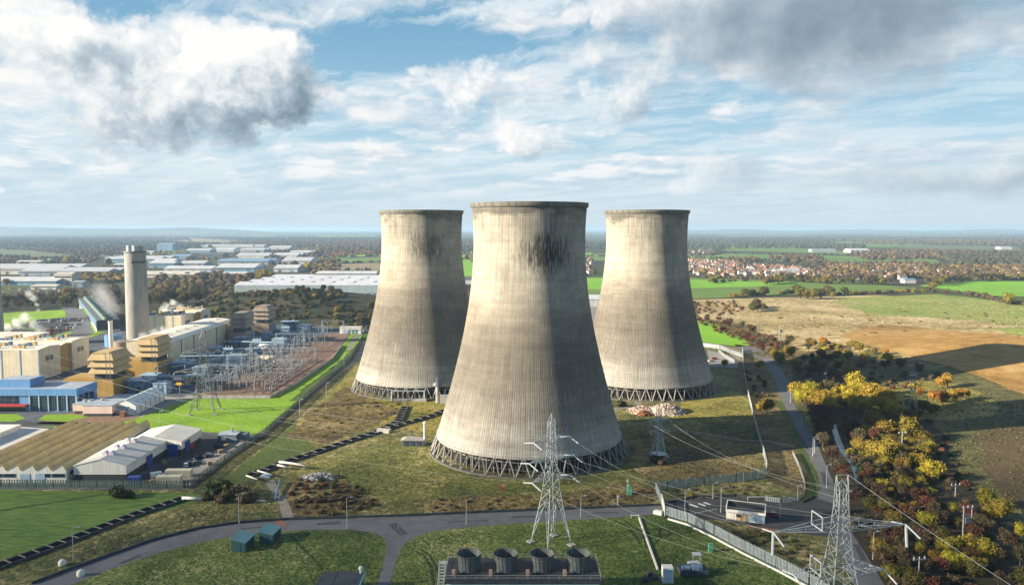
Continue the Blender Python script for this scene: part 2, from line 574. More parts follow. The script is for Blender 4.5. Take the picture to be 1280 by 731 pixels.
G_SCRUB = mat('dark_scrub_ground', [(.012, .014, .007), (.026, .026, .010), (.050, .036, .018), (.080, .060, .030)], .30, 8, spread=(.32, .7), big=(.03, .4), bump=.6, bscale=.6)
G_BROWN = mat('brown_tussock', [(0.030, 0.025, 0.010), (0.088, 0.065, 0.021), (0.175, 0.131, 0.043), (0.294, 0.231, 0.100)], .38, 10, spread=(.37, .63), big=(.05, .42), bump=.7, bscale=.8, dist=.8)
G_STRAW = mat('straw_field', [(.110, .095, .024), (.300, .225, .085), (.470, .360, .175), (.640, .520, .320)], .16, 10, spread=(.37, .63), big=(.016, .36), bump=.9, bscale=.3, dist=.8)
G_STRAWG = mat('straw_green_field', [(.120, .205, .022), (.230, .270, .050), (.420, .360, .150)], .10, 10, spread=(.36, .66), big=(.010, .45), bump=.6, bscale=.3)
G_PLOUGH = mat('ploughed_earth', [(.210, .115, .026), (.345, .200, .052), (.470, .310, .120)], .10, 10, spread=(.36, .66), big=(.012, .45), bump=.5, bscale=.4)
G_DULLB = mat('dull_brown_field', [(.050, .036, .015), (.085, .058, .023), (.130, .092, .040)], .10, 8, spread=(.3, .7), big=(.015, .45), bump=.3, bscale=.5)
G_HILLG = mat('hill_rough_pasture', [(.040, .045, .012), (.095, .092, .026), (.180, .155, .060)], .20, 10, spread=(.37, .63), big=(.02, .42), bump=.7, bscale=.5)
G_CROP = mat('green_crop', [(.120, .290, .008), (.175, .385, .014), (.225, .430, .024)], .05, 6, spread=(.3, .7), big=(.006, .4))
G_PAST = mat('pasture', [(.070, .130, .016), (.115, .190, .024), (.160, .215, .045)], .02, 6, spread=(.3, .7), big=(.005, .5))
G_TAN = mat('stubble_field', [(.210, .165, .085), (.280, .220, .125)], .02, 5)
G_GREENGREY = mat('far_pasture', [(.095, .120, .050), (.130, .150, .070)], .01, 5)
G_GRAVEL = mat('brown_gravel', [(.130, .080, .052), (.200, .125, .085), (.270, .180, .130)], .5, 8, spread=(.3, .7), big=(.05, .4))
G_YARD = mat('yard_concrete', [(.170, .160, .150), (.240, .225, .205), (.300, .280, .250)], .25, 8, spread=(.3, .7), big=(.03, .5))
G_GREY = mat('plant_yard', [(.035, .045, .060), (.070, .085, .105), (.130, .140, .155)], .16, 7, spread=(.34, .66), big=(.03, .4))
G_TARM = mat('tarmac', [(.085, .090, .100), (.120, .125, .135), (.160, .162, .168)], .30, 9, spread=(.32, .68), big=(.05, .45), rough=.8)
G_DTARM = mat('dark_tarmac', [(.030, .032, .036), (.048, .050, .054), (.070, .070, .072)], .35, 8, spread=(.3, .7), big=(.04, .5))
G_PATH = mat('worn_path', [(.130, .120, .095), (.210, .195, .160), (.270, .250, .210)], .4, 7, spread=(.3, .7))
G_DIRT = mat('bare_dirt', [(.080, .062, .040), (.150, .120, .080)], .35, 7)
G_PAINT = mat('road_paint', [(.55, .55, .52), (.75, .75, .72)], 1.0, 5, rough=.7)
G_REDP = mat('red_paving', [(.20, .075, .05), (.30, .12, .085)], .6, 6)
G_WATER = mat('ditch_water', [(.030, .060, .085), (.045, .080, .105)], .1, 3, rough=.12, spec=.6)

# far plain: patchwork of hedged fields and woods, by Voronoi cell
def far_plain():
    m = bpy.data.materials.new('far_plain'); m.use_nodes = True
    t = N(m.node_tree); b = t.n['Principled BSDF']
    b.inputs['Roughness'].default_value = .95; b.inputs['Specular IOR Level'].default_value = .1
    pos = t.n.new('ShaderNodeNewGeometry').outputs['Position']
    v = t.vmath('MULTIPLY', pos, (1, .42, 1))
    wob = t.n.new('ShaderNodeTexNoise'); wob.inputs['Scale'].default_value = .004
    t.l.new(v, wob.inputs['Vector'])
    v2 = t.vmath('ADD', v, t.vmath('MULTIPLY', wob.outputs['Color'], (140, 140, 0)))
    vo = t.n.new('ShaderNodeTexVoronoi'); vo.inputs['Scale'].default_value = .0042
    t.l.new(v2, vo.inputs['Vector'])
    r = t.sep(vo.outputs['Color'])[0]
    c = t.ramp(r, [(0, (.055, .050, .030)), (.20, (.045, .046, .026)), (.32, (.085, .070, .042)), (.42, (.060, .056, .030)), (.52, (.075, .120, .022)), (.62, (.105, .085, .050)), (.70, (.060, .085, .026)), (.80, (.090, .130, .030)), (.88, (.20, .155, .085)), (.94, (.050, .048, .028))], 'CONSTANT')
    n = t.noise(pos, .02, 8, .65)
    c = t.mix(t.maprange(n, .40, .62, 0, .75), c, (.040, .038, .022))
    c = t.mix(t.maprange(t.noise(pos, .006, 6, .6), .50, .60, 0, .6), c, (.075, .055, .032))
    t.l.new(c, b.inputs['Base Color'])
    return m
G_FAR = far_plain()
mbg = MB()
mbg.v = [(x, y, hz(x, y)) for y in GY for x in GX]
nx = len(GX)
mbg.f = [(j * nx + i, j * nx + i + 1, (j + 1) * nx + i + 1, (j + 1) * nx + i) for j in range(len(GY) - 1) for i in range(nx - 1)]
mbg.m = [0] * len(mbg.f)
gr = mbg.build('ground', G_FAR, None, True); gr['kind'] = 'structure'


def P(*a):
    """pixel list -> world outline"""
    return [G(*p) for p in a]


# base layers of the near plain
sheet('site_ground', [(-700, 60), (700, 60), (700, 300), (330, 520), (260, 640), (200, 800), (-150, 760), (-700, 760)], G_ROUGH, 1, 3, 12)
sheet('front_grass', P((-200, 800), (60, 735), (130, 700), (200, 680), (320, 662), (480, 660), (660, 648), (840, 640), (960, 690), (1060, 760), (1000, 900), (-100, 900)), G_FRONT, 2, 1.2, 6)
sheet('paddock', P((-160, 606), (0, 612), (236, 616), (262, 622), (200, 640), (100, 668), (-40, 712), (-200, 760)), G_PADD, 3, .8, 6, seed=2)
sheet('verge', P((-120, 765), (0, 722), (100, 686), (200, 648), (260, 632), (350, 636), (348, 648), (250, 658), (150, 690), (60, 724), (-60, 770)), G_ROUGH, 4, .8, 5, seed=3)
sheet('tower_lawn', P((300, 600), (345, 548), (400, 505), (432, 470), (470, 440), (560, 440), (590, 500), (545, 545), (490, 528), (430, 545), (395, 562), (350, 580)), G_OLIVE, 2, 2.0, 6, seed=4)
sheet('green_slope', P((270, 605), (330, 556), (372, 530), (392, 560), (360, 574), (320, 592), (300, 603)), G_GREEN, 3.1, 1.5, 5, seed=5)
sheet('brown_heath', P((352, 545), (400, 505), (430, 484), (470, 500), (500, 512), (470, 532), (430, 545), (400, 558)), G_BROWN, 4, 3.0, 6, seed=6)
sheet('bank_grass', P((352, 600), (400, 572), (470, 556), (540, 560), (560, 590), (640, 606), (560, 622), (480, 630), (420, 600)), G_MEADOW, 2.6, 3, 6, seed=7)
sheet('heath', P((345, 610), (380, 592), (430, 600), (470, 628), (440, 645), (370, 645)), G_BROWN, 4, 2.5, 5, seed=8)
sheet('heath', P((530, 628), (600, 618), (680, 622), (740, 626), (700, 634), (600, 640), (530, 642)), G_BROWN, 4.4, 2.0, 5, seed=9)
sheet('heath', P((700, 618), (780, 602), (820, 612), (822, 628), (760, 634), (700, 636)), G_BROWN, 4.2, 2.0, 5, seed=10)
sheet('tower_apron', P((520, 560), (545, 545), (600, 598), (700, 606), (785, 580), (800, 556), (830, 580), (800, 602), (700, 616), (600, 612), (540, 585)), G_MEADOW, 3.5, 2, 5, seed=11)
sheet('right_heath', P((782, 545), (900, 545), (950, 548), (955, 588), (900, 596), (830, 602), (790, 590)), G_BROWN, 3.7, 2.5, 6, seed=12)
sheet('sunny_grass', P((845, 500), (900, 490), (930, 488), (940, 525), (880, 528), (840, 522)), G_OLIVE, 4, 2.5, 6, seed=13)
sheet('right_heath', P((900, 440), (960, 450), (985, 500), (1020, 570), (1015, 625), (960, 600), (945, 540), (930, 480)), G_BROWN, 3.2, 2, 6, seed=14)
# right-hand wood floor, hill and fields
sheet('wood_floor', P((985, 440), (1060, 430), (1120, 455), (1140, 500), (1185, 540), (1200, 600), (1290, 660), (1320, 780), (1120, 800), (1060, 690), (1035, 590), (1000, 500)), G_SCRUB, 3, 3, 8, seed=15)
sheet('hill', P((1030, 455), (1080, 440), (1180, 455), (1290, 430), (1420, 430), (1500, 560), (1420, 700), (1300, 660), (1215, 600), (1180, 540), (1130, 500)), G_HILLG, 4, 4, 10, seed=16)
sheet('straw_field', P((866, 375), (960, 372), (1090, 369), (1280, 380), (1500, 390), (1500, 436), (1330, 432), (1180, 462), (1090, 448), (1000, 440), (930, 412), (880, 400)), G_STRAW, 4, 8, 14, seed=17)
sheet('green_strip', P((1040, 372), (1180, 368), (1300, 382), (1420, 395), (1420, 430), (1280, 420), (1180, 412), (1300, 408), (1180, 398), (1080, 395)), G_STRAWG, 6, 8, 14, seed=18)
sheet('ploughed_field', P((1046, 420), (1075, 411), (1110, 406), (1150, 408), (1200, 416), (1290, 424), (1420, 430), (1500, 500), (1290, 500), (1240, 480), (1195, 464), (1150, 452), (1095, 437)), G_PLOUGH, 7, 4, 10, seed=19)
sheet('fallow_field', P((1222, 545), (1250, 535), (1290, 528), (1480, 520), (1500, 640), (1290, 645), (1255, 620), (1232, 585)), G_DULLB, 7, 2, 8, seed=20)
sheet('dry_grass', P((1075, 500), (1090, 484), (1140, 474), (1200, 480), (1245, 500), (1235, 518), (1190, 524), (1130, 522)), G_OLIVE, 6, 4, 9, seed=27)
sheet('heath', P((880, 398), (940, 408), (1000, 440), (1060, 432), (1080, 448), (1010, 462), (960, 452), (925, 430), (880, 420)), G_BROWN, 7, 5, 10, seed=21)
# crops and pasture beyond
sheet('crop_field', P((690, 346), (860, 347), (960, 350), (1060, 352), (1145, 360), (1100, 366), (1000, 368), (900, 372), (866, 373), (690, 374)), G_PAST, 5, 6, 30, seed=22)
sheet('bright_crop', P((690, 347), (850, 349), (935, 352), (1012, 352), (990, 357), (870, 360), (690, 362)), G_CROP, 7, 5, 30, seed=23)
sheet('bright_crop', P((1150, 357), (1215, 351), (1300, 352), (1400, 356), (1400, 374), (1290, 371), (1235, 370)), G_CROP, 7, 5, 30, seed=24)
sheet('bright_crop', P((862, 400), (890, 402), (942, 431), (925, 433), (880, 428), (868, 424)), G_CROP, 8, 2, 12, seed=25)
for k, (poly, m) in enumerate([
    (((690, 318), (850, 316), (1000, 318), (1170, 324), (1180, 331), (1050, 328), (900, 325), (690, 326)), G_PAST),
    (((870, 309), (960, 308), (1080, 315), (1060, 318), (940, 314), (870, 313)), G_PAST),
    (((960, 303), (1090, 302), (1160, 306), (1120, 309), (1000, 309)), G_PAST),
    (((1080, 305), (1270, 308), (1280, 313), (1150, 312)), G_GREENGREY), (((860, 306), (940, 305), (930, 307), (860, 308)), G_PAST),
    (((560, 318), (600, 319), (600, 346), (560, 345)), G_CROP), (((690, 316), (740, 316), (740, 320), (690, 322)), G_CROP),
    (((1080, 298), (1200, 299), (1200, 301), (1090, 301)), G_TAN), (((700, 303), (860, 303), (860, 305), (700, 305)), G_GREENGREY),
    (((-60, 309), (40, 313), (95, 319), (60, 322), (-10, 326), (-60, 328)), G_GREENGREY), (((70, 323), (150, 318), (160, 320), (100, 326)), G_GREENGREY),
    (((212, 304), (240, 297), (290, 299), (322, 303), (280, 305)), G_TAN), (((405, 320), (480, 315), (480, 318), (420, 323)), G_CROP),
    (((405, 324), (480, 321), (480, 327), (405, 329)), G_PAST), (((400, 331), (480, 328), (480, 338), (400, 338)), G_TAN), (((470, 328), (485, 328), (485, 338), (465, 338)), G_CROP),
    (((-40, 291), (60, 289), (130, 290), (60, 292)), G_GREENGREY), (((290, 295), (345, 294), (345, 296), (300, 297)), G_PAST), (((390, 294), (475, 294), (470, 296), (400, 297)), G_PAST),
    (((900, 294), (1010, 293), (1000, 295), (910, 296)), G_GREENGREY), (((1100, 293), (1240, 294), (1200, 296), (1110, 295)), G_GREENGREY), (((160, 316), (215, 312), (235, 315), (180, 319)), G_GREENGREY),
    (((1180, 330), (1300, 322), (1300, 326), (1230, 333)), G_PAST)]):
    sheet('far_field', P(*poly), m, 3, 0, 60, seed=30 + k)
sheet('dry_yard', P((740, 382), (770, 382), (760, 405), (742, 420), (730, 420), (730, 385)), G_DIRT, 5, 2, 10, seed=60)
sheet('paved_yard', P((735, 372), (760, 372), (752, 400), (735, 405)), G_YARD, 6, 2, 10, seed=61)

# ---- plant ground
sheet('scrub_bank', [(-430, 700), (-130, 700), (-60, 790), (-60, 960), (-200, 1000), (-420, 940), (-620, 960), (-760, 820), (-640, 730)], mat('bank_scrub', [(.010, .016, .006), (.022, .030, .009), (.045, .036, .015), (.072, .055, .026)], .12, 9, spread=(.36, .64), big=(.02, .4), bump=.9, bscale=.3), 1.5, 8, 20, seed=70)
sheet('plant_yard', [(-262, 262), (-112, 262), (-107, 330), (-106, 440), (-106, 640), (-130, 700), (-300, 740), (-372, 700), (-380, 520), (-300, 470), (-285, 380)], G_GREY, 2, 0, 10)
sheet('lawn', [(-235, 352), (-205, 356), (-178, 366), (-176, 405.5), (-127, 405.5), (-124, 440), (-122, 527), (-138, 664), (-119, 664), (-113, 560), (-111, 420), (-110, 336), (-124, 330), (-150, 334)], G_LAWN, 5, .6, 6, seed=40)
sheet('lawn', [(-470, 600), (-398, 590), (-345, 600), (-352, 690), (-420, 800), (-470, 850), (-540, 830), (-560, 700)], G_LAWN, 3, 1.5, 8, seed=41)
sheet('car_park', [(-462, 640), (-384, 640), (-386, 700), (-400, 752), (-452, 742)], G_DTARM, 4, .5, 8, seed=42)
sheet('service_road', [(-342, 560), (-326, 560), (-361, 672), (-498, 888), (-510, 880), (-376, 663)], G_TARM, 5, .5, 8, seed=43)
sheet('lawn_margin', [(-115.5, 400), (-111.2, 400), (-112.8, 545), (-119, 640), (-123, 640), (-117, 545)], G_GREEN, 6.2, 1.2, 5, seed=47)
sheet('fence_ditch', [(-111.4, 262), (-108.6, 262), (-108.2, 300), (-105, 331), (-106.5, 420), (-108, 527), (-115.5, 600), (-118, 600), (-110.6, 527), (-109.4, 420), (-107.9, 331), (-110.6, 300)], G_SCRUB, 6.4, .4, 4, seed=48)
sheet('switchyard_gravel', [(-170, 407), (-127.5, 407), (-124, 440), (-122.5, 527), (-139, 664), (-158, 664), (-160, 560), (-164, 470)], G_GRAVEL, 6, .4, 6)
sheet('yard_road', [(-136, 264), (-122, 264), (-118, 300), (-118, 330), (-128, 336), (-152, 344), (-178, 345), (-178, 352), (-205, 356), (-262, 358), (-262, 350), (-200, 348), (-160, 338), (-134, 330), (-130, 300)], G_DTARM, 6, 0, 6)
sheet('yard_slab', [(-122, 268), (-112.5, 266), (-111, 330), (-118, 329)], G_YARD, 7, .3, 5)
sheet('brown_court', [(-218, 352), (-182, 350), (-176, 366), (-214, 374)], G_GRAVEL, 6, .3, 5)
sheet('lawn', [(-262, 358), (-231, 356), (-229, 363), (-238, 371), (-262, 372)], G_LAWN, 7, .2, 4, seed=44)
sheet('lawn', [(-222, 360), (-207, 356), (-201, 366), (-212, 371), (-224, 370)], G_LAWN, 8, .2, 4, seed=45)
sheet('yard_path', [(-200, 366), (-176, 366), (-170, 406), (-150, 407), (-150, 409.5), (-196, 410), (-197, 403), (-179, 402), (-181, 370), (-200, 371)], G_YARD, 8, .2, 5)
sheet('footpath', P((433, 437), (442, 420), (452, 412), (456, 413), (448, 421), (438, 438)), G_PATH, 9, .1, 5)

# ---- roads and tracks
far_e = [(-20, 755), (38, 731), (80, 715), (130, 697), (190, 676), (245, 662), (300, 654), (360, 650), (430, 648), (520, 645), (600, 641), (680, 638), (760, 635), (826, 632)]
road_l = [(838, 641), (760, 647), (680, 652), (600, 657), (545, 663), (517, 671), (506, 680), (499, 690), (492, 712), (486, 735), (480, 760), (462, 760), (471, 731), (479, 705), (484, 684), (482, 674), (470, 666), (440, 661.5), (380, 662), (310, 667), (250, 677), (190, 693), (130, 714), (82, 733), (40, 755)]
sheet('road', P(*far_e, *road_l), G_TARM, 6, 0, 4)
sheet('apron', P((826, 632), (828, 627), (870, 622), (920, 621), (965, 627), (1005, 629), (1020, 622), (1050, 632), (1060, 665), (1042, 671), (1010, 668), (960, 659), (905, 651), (870, 646), (838, 641)), G_DTARM, 7, 0, 4)
sheet('lane', P((1052, 632), (1020, 622), (1026, 610), (1022, 590), (1006, 560), (991, 525), (977, 500), (969, 475), (960, 457), (942, 444), (925, 438), (918, 430), (932, 432), (955, 440), (974, 455), (984, 475), (990, 500), (1003, 525), (1020, 550), (1032, 580), (1041, 600), (1051, 630), (1061, 660), (1081, 690), (1106, 731), (1130, 770), (1085, 770), (1068, 731), (1053, 692), (1042, 671)), G_TARM, 8, 0, 4)
sheet('kerbside_verge', P((968, 498), (977, 502), (991, 527), (1006, 562), (1021, 592), (1025, 612), (1018, 622), (1004, 627), (990, 626), (1010, 615), (1012, 600), (1000, 570), (984, 530)), G_GREEN, 7, .3, 4)
sheet('red_paving', P((925, 655), (962, 660), (1000, 667), (965, 664), (935, 658)), G_REDP, 9, 0, 4)
sheet('red_paving', P((344, 649.5), (352, 649), (358, 657), (352, 660), (347, 657)), G_REDP, 9, 0, 4)
for a, b in (((862, 630), (872, 633.5)), ((873, 629), (882, 632)), ((880, 627.5), (888, 630.5))):
    sheet('road_marking', ribbon([G(*a), G(*b)], .9), G_PAINT, 10)
q0, q1 = G(864, 642), G(897, 635.5)
for i in range(9):
    sheet('road_marking', ribbon([q0.lerp(q1, i / 9), q0.lerp(q1, (i + .55) / 9)], .3), G_PAINT, 10)
for a, b in (((345, 642), (365, 628)),):
    pass
G_PATCH = mat('asphalt_patch', [(.050, .052, .058), (.075, .077, .083)], .8, 6)
for pts, wd in ((((150, 704), (176, 694)), 1.6), (((300, 661), (330, 658)), 1.2), (((395, 655), (425, 653)), 2.0), (((490, 654), (505, 668)), 2.6), (((560, 652), (610, 650)), 1.0), (((640, 646), (668, 645)), 1.8), (((740, 641), (772, 640)), 1.2), (((1000, 545), (1010, 562)), 1.4), (((1028, 590), (1034, 606)), 1.8), (((1070, 680), (1080, 700)), 1.6)):
    sheet('road_patch', ribbon(V2(pts), wd), G_PATCH, 9, .15, 1.5)
for pts in (((250, 669), (262, 663)), ((340, 661), (352, 656)), ((470, 650), (500, 649), (560, 647)), ((220, 676), (232, 670)), ((497, 662), (498, 655)), ((700, 646), (780, 641))):
    sheet('road_joint', ribbon(V2(pts), .18), G_PATH, 9.5, .05, 2)
sheet('worn_track', ribbon(V2([(337, 600), (343, 612), (352, 625), (358, 640), (362, 648)]), 3.0), G_PATH, 7, .4, 3)
sheet('worn_track', ribbon(V2([(782, 530), (800, 529), (830, 534), (880, 542), (930, 550), (960, 551), (993, 558)]), 2.4), G_PATH, 7, .4, 4)
sheet('worn_track', ribbon(V2([(760, 512), (790, 509), (800, 500), (830, 492)]), 4.5), G_PATH, 7, 1.0, 4)
sheet('compound_yard', P((884, 437), (925, 447), (922, 460), (888, 458)), G_YARD, 6, .4, 5)
sheet('worn_track', ribbon(V2([(880, 428), (905, 433), (925, 441)]), 6), G_PATH, 7, .4, 5)
sheet('stream', ribbon(V2([(1022, 458), (1034, 468), (1044, 480)]), 3.0), G_WATER, 9, .3, 4)
sheet('stream', ribbon(V2([(1042, 530), (1046, 548), (1055, 565), (1068, 582), (1075, 603)]), 2.4), G_WATER, 9, .3, 4)
# mown and tracked marks in the front grass
G_RUT = mat('wheel_rut', [(.016, .030, .010), (.035, .055, .016)], .6, 6)
for pts in (((519, 688), (530, 694), (538, 708), (541, 731)), ((526, 686), (538, 694), (546, 710), (549, 731)), ((805, 663), (815, 668), (832, 672), (838, 664)), ((824, 661), (826, 672), (818, 680)), ((363, 668), (380, 685), (396, 702), (404, 712)), ((770, 650), (790, 662), (800, 680)), ((780, 650), (804, 668), (808, 685))):
    sheet('wheel_track', ribbon(V2(pts), .7), G_RUT, 5, .3, 2)
for pts in (((0, 638), (40, 632), (90, 624), (130, 617)),):
    sheet('field_ditch', ribbon(V2(pts), 1.2), G_SCRUB, 5, .2, 3)
# ------------------------------------------------------------------ cooling towers
def concrete_shell():
    m = bpy.data.materials.new('shell_concrete'); m.use_nodes = True
    t = N(m.node_tree); b = t.n['Principled BSDF']
    b.inputs['Roughness'].default_value = .9; b.inputs['Specular IOR Level'].default_value = .2
    ob = t.n.new('ShaderNodeTexCoord').outputs['Object']
    x, y, z = t.sep(ob)[0:3]
    ang = t.math('ARCTAN2', y, x)                       # -pi..pi round the shell
    u = t.math('MULTIPLY', ang, 25.0)                   # about metres
    flat = t.comb(u, z, 0.0)
    oi = t.n.new('ShaderNodeObjectInfo').outputs['Random']
    seed = t.comb(t.math('MULTIPLY', oi, 300.0), 0.0, 0.0)
    fl = t.vmath('ADD', flat, seed)
    # weathering by height; the lower half also darkened to paint in cloud shade
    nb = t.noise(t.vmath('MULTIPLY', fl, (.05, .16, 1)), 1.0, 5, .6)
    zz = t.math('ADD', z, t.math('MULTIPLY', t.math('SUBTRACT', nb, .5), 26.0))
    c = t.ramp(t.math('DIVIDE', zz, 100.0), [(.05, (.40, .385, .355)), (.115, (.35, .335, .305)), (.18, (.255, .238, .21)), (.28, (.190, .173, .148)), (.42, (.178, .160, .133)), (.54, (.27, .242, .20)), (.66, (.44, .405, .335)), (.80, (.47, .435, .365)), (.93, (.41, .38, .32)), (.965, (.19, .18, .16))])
    # horizontal lift bands
    band = t.noise(t.comb(t.math('MULTIPLY', u, .012), t.math('MULTIPLY', z, .55), 3.0), 1.0, 4, .7)
    c = t.mix(1.0, c, t.ramp(band, [(.30, (.86, .86, .86)), (.70, (1.10, 1.10, 1.10))]), 'MULTIPLY')
    # vertical streaks
    stv = t.noise(t.vmath('MULTIPLY', fl, (1.5, .035, 1)), 1.0, 6, .65)
    c = t.mix(1.0, c, t.ramp(stv, [(.28, (.70, .70, .69)), (.5, (1, 1, 1)), (.72, (1.18, 1.17, 1.15))]), 'MULTIPLY')
    blot = t.noise(fl, .12, 6, .65)
    c = t.mix(1.0, c, t.ramp(blot, [(.30, (.80, .79, .78)), (.70, (1.14, 1.14, 1.13))]), 'MULTIPLY')
    # white limescale runs lower down
    ls = t.noise(t.vmath('MULTIPLY', fl, (2.6, .09, 1)), 1.0, 3, .6)
    lm = t.math('MULTIPLY', t.maprange(ls, .58, .70), t.maprange(z, 10, 60, .60, 0))
    c = t.mix(lm, c, (.55, .54, .50))
    # formwork grid: panel joints
    gu = t.math('ABSOLUTE', t.math('SUBTRACT', t.math('FRACT', t.math('MULTIPLY', ang, 236 / (2 * math.pi))), .5))
    gz = t.math('ABSOLUTE', t.math('SUBTRACT', t.math('FRACT', t.math('DIVIDE', z, .78)), .5))
    ln = t.math('MAXIMUM', t.maprange(gu, .30, .46), t.maprange(gz, .28, .46))
    amt = t.noise(t.vmath('ADD', fl, (31, 7, 0)), .07, 4, .6)
    c = t.mix(t.math('MULTIPLY', ln, t.maprange(amt, .36, .70, .03, .62)), c, (.115, .105, .092))
    # panel-to-panel tint
    wn = t.n.new('ShaderNodeTexWhiteNoise'); wn.noise_dimensions = '2D'
    t.put(wn.inputs['Vector'], t.comb(t.math('FLOOR', t.math('MULTIPLY', ang, 236 / (2 * math.pi))), t.math('FLOOR', t.math('DIVIDE', z, .78))))
    c = t.mix(1.0, c, t.ramp(wn.outputs['Value'], [(0, (.94, .94, .94)), (1, (1.05, 1.05, 1.05))]), 'MULTIPLY')
    # soot patch high on the shell
    du = t.math('DIVIDE', t.math('SUBTRACT', ang, R(-74)), R(33))
    dzz = t.math('DIVIDE', t.math('SUBTRACT', z, 80.0), 10.0)
    patch = t.math('SUBTRACT', 1.0, t.math('ADD', t.math('MULTIPLY', du, du), t.math('MULTIPLY', dzz, dzz)))
    pst = t.noise(t.vmath('MULTIPLY', fl, (1.35, .16, 1)), 1.0, 7, .75)
    pm = t.math('MULTIPLY', t.maprange(t.math('ADD', patch, t.math('MULTIPLY', t.math('SUBTRACT', pst, .5), 6.0)), -.05, 1.15, 0, 1, True), t.maprange(patch, -1.0, .8, 0, .90))
    sa = t.n.new('ShaderNodeAttribute'); sa.attribute_type = 'OBJECT'; sa.attribute_name = 'soot'
    c = t.mix(t.math('MULTIPLY', pm, sa.outputs['Fac']), c, (.022, .022, .022))
    # dark runs below the rim
    rs = t.noise(t.vmath('MULTIPLY', fl, (1.7, .05, 1)), 1.0, 4, .7)
    rm = t.math('MULTIPLY', t.maprange(rs, .52, .64), t.maprange(z, 66, 97, 0, .72))
    c = t.mix(rm, c, (.06, .058, .055))
    t.l.new(c, b.inputs['Base Color'])
    bn = t.n.new('ShaderNodeBump'); bn.inputs['Distance'].default_value = .12
    t.put(bn.inputs['Height'], t.math('SUBTRACT', 1.0, ln))
    t.l.new(bn.outputs[0], b.inputs['Normal'])
    return m


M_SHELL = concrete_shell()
M_RIM = mat('rim_concrete', [(.10, .10, .09), (.17, .16, .14), (.22, .21, .18)], .5, 6, coord='obj', stretch=(1, 1, .3))
M_LEG = mat('leg_concrete', [(.17, .165, .155), (.27, .26, .245)], .6, 6, coord='obj')
M_PACK = mat('fill_pack', [(.010, .009, .008), (.030, .027, .024)], .5, 5, coord='obj')
M_BASIN = mat('basin_concrete', [(.070, .068, .055), (.14, .13, .11)], .4, 5, coord='obj')

ZS, RS, RG, ZT, RT, CC = 6.6, 37.35, 39.6, 84.0, 22.25, 57.6
def shell_r(z):
    return RT * math.sqrt(1 + ((z - ZT) / CC) ** 2)

shell = MB()
nz = 64
prof = [(shell_r(ZS) - .7, ZS - .45), (shell_r(ZS) + .25, ZS - .45), (shell_r(ZS) + .25, ZS + .5)] + [(shell_r(z), z) for z in np.linspace(ZS + .55, 97.4, nz)]
inner = [(shell_r(z) - .55, z) for z in np.linspace(97.4, ZS, 24)]
shell.lathe(prof + inner, 160)
rim = MB()
rim.lathe([(shell_r(97.2) - .6, 97.2), (shell_r(97.2) + .35, 97.2), (shell_r(98) + .55, 97.6), (shell_r(99) + .55, 99), (shell_r(99) - .7, 99), (shell_r(99) - .7, 97.2)], 160)
pack = MB()
n = 180
pv_ = []
for zlev in (0.2, ZS - 1.0):
    for k in range(n):
        rr = RS - 3.6 + (.45 if k % 2 else -.1)
        pv_.append((rr * math.cos(2 * math.pi * k / n), rr * math.sin(2 * math.pi * k / n), zlev))
pack.add(pv_, [(k, (k + 1) % n, n + (k + 1) % n, n + k) for k in range(n)] + [tuple(range(n, 2 * n))])
cols_mb = MB()
for k in range(72):
    a = 2 * math.pi * (k + .5) / 72
    cols_mb.bar((RS - 1.9, 0, 0), (RS - 2.1, 0, ZS), .26)
    base = len(cols_mb.v) - 8
    for i in range(base, base + 8):
        x, y, z = cols_mb.v[i]
        cols_mb.v[i] = (x * math.cos(a) - y * math.sin(a), x * math.sin(a) + y * math.cos(a), z)
cols_mb.lathe([(RS - 2.2, ZS - 2.4), (RS - 2.2, ZS - 2.0), (RS - 2.5, ZS - 2.0), (RS - 2.5, ZS - 2.4), (RS - 2.2, ZS - 2.4)], 96)
basin = MB()
basin.lathe([(RG - 1.2, .15), (RG - 1.2, .45), (RG + .6, .45), (RG + .9, 0)], 96)
NV = 44
leg_l, leg_r = MB(), MB()
da = math.pi / NV * .92
for mb, s in ((leg_l, -1), (leg_r, 1)):
    mb.bar((RG * math.cos(s * .006), RG * math.sin(s * .006), .4), (shell_r(ZS) * math.cos(s * da) - .05, shell_r(ZS) * math.sin(s * da), ZS - .3), .46, .42)
me_cache = {}


def cooling_tower(x, y, label, rz=0.0, soot=1.0):
    t = thing('cooling_tower', label, 'cooling tower', (x, y, 0), rz, 'concrete cooling towers')
    if 'shell' not in me_cache:
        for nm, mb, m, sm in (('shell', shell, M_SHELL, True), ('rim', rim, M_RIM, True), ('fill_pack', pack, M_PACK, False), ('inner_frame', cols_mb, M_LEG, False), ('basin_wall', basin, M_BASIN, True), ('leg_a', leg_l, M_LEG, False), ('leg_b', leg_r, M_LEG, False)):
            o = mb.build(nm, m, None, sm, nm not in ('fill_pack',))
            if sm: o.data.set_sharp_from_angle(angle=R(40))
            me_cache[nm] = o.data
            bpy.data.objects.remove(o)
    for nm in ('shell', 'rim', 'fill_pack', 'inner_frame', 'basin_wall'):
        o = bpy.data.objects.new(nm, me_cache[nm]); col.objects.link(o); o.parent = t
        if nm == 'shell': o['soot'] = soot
    for k in range(NV):
        for nm in ('leg_a', 'leg_b'):
            o = bpy.data.objects.new('leg', me_cache[nm]); col.objects.link(o); o.parent = t
            o.rotation_euler = (0, 0, 2 * math.pi * k / NV)
    return t


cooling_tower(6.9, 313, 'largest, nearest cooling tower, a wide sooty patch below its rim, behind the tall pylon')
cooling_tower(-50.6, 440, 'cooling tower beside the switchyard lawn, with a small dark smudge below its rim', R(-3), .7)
cooling_tower(74.9, 437, 'cooling tower standing behind the rubble heap, next to the lane and the fenced compound', R(4), .22)
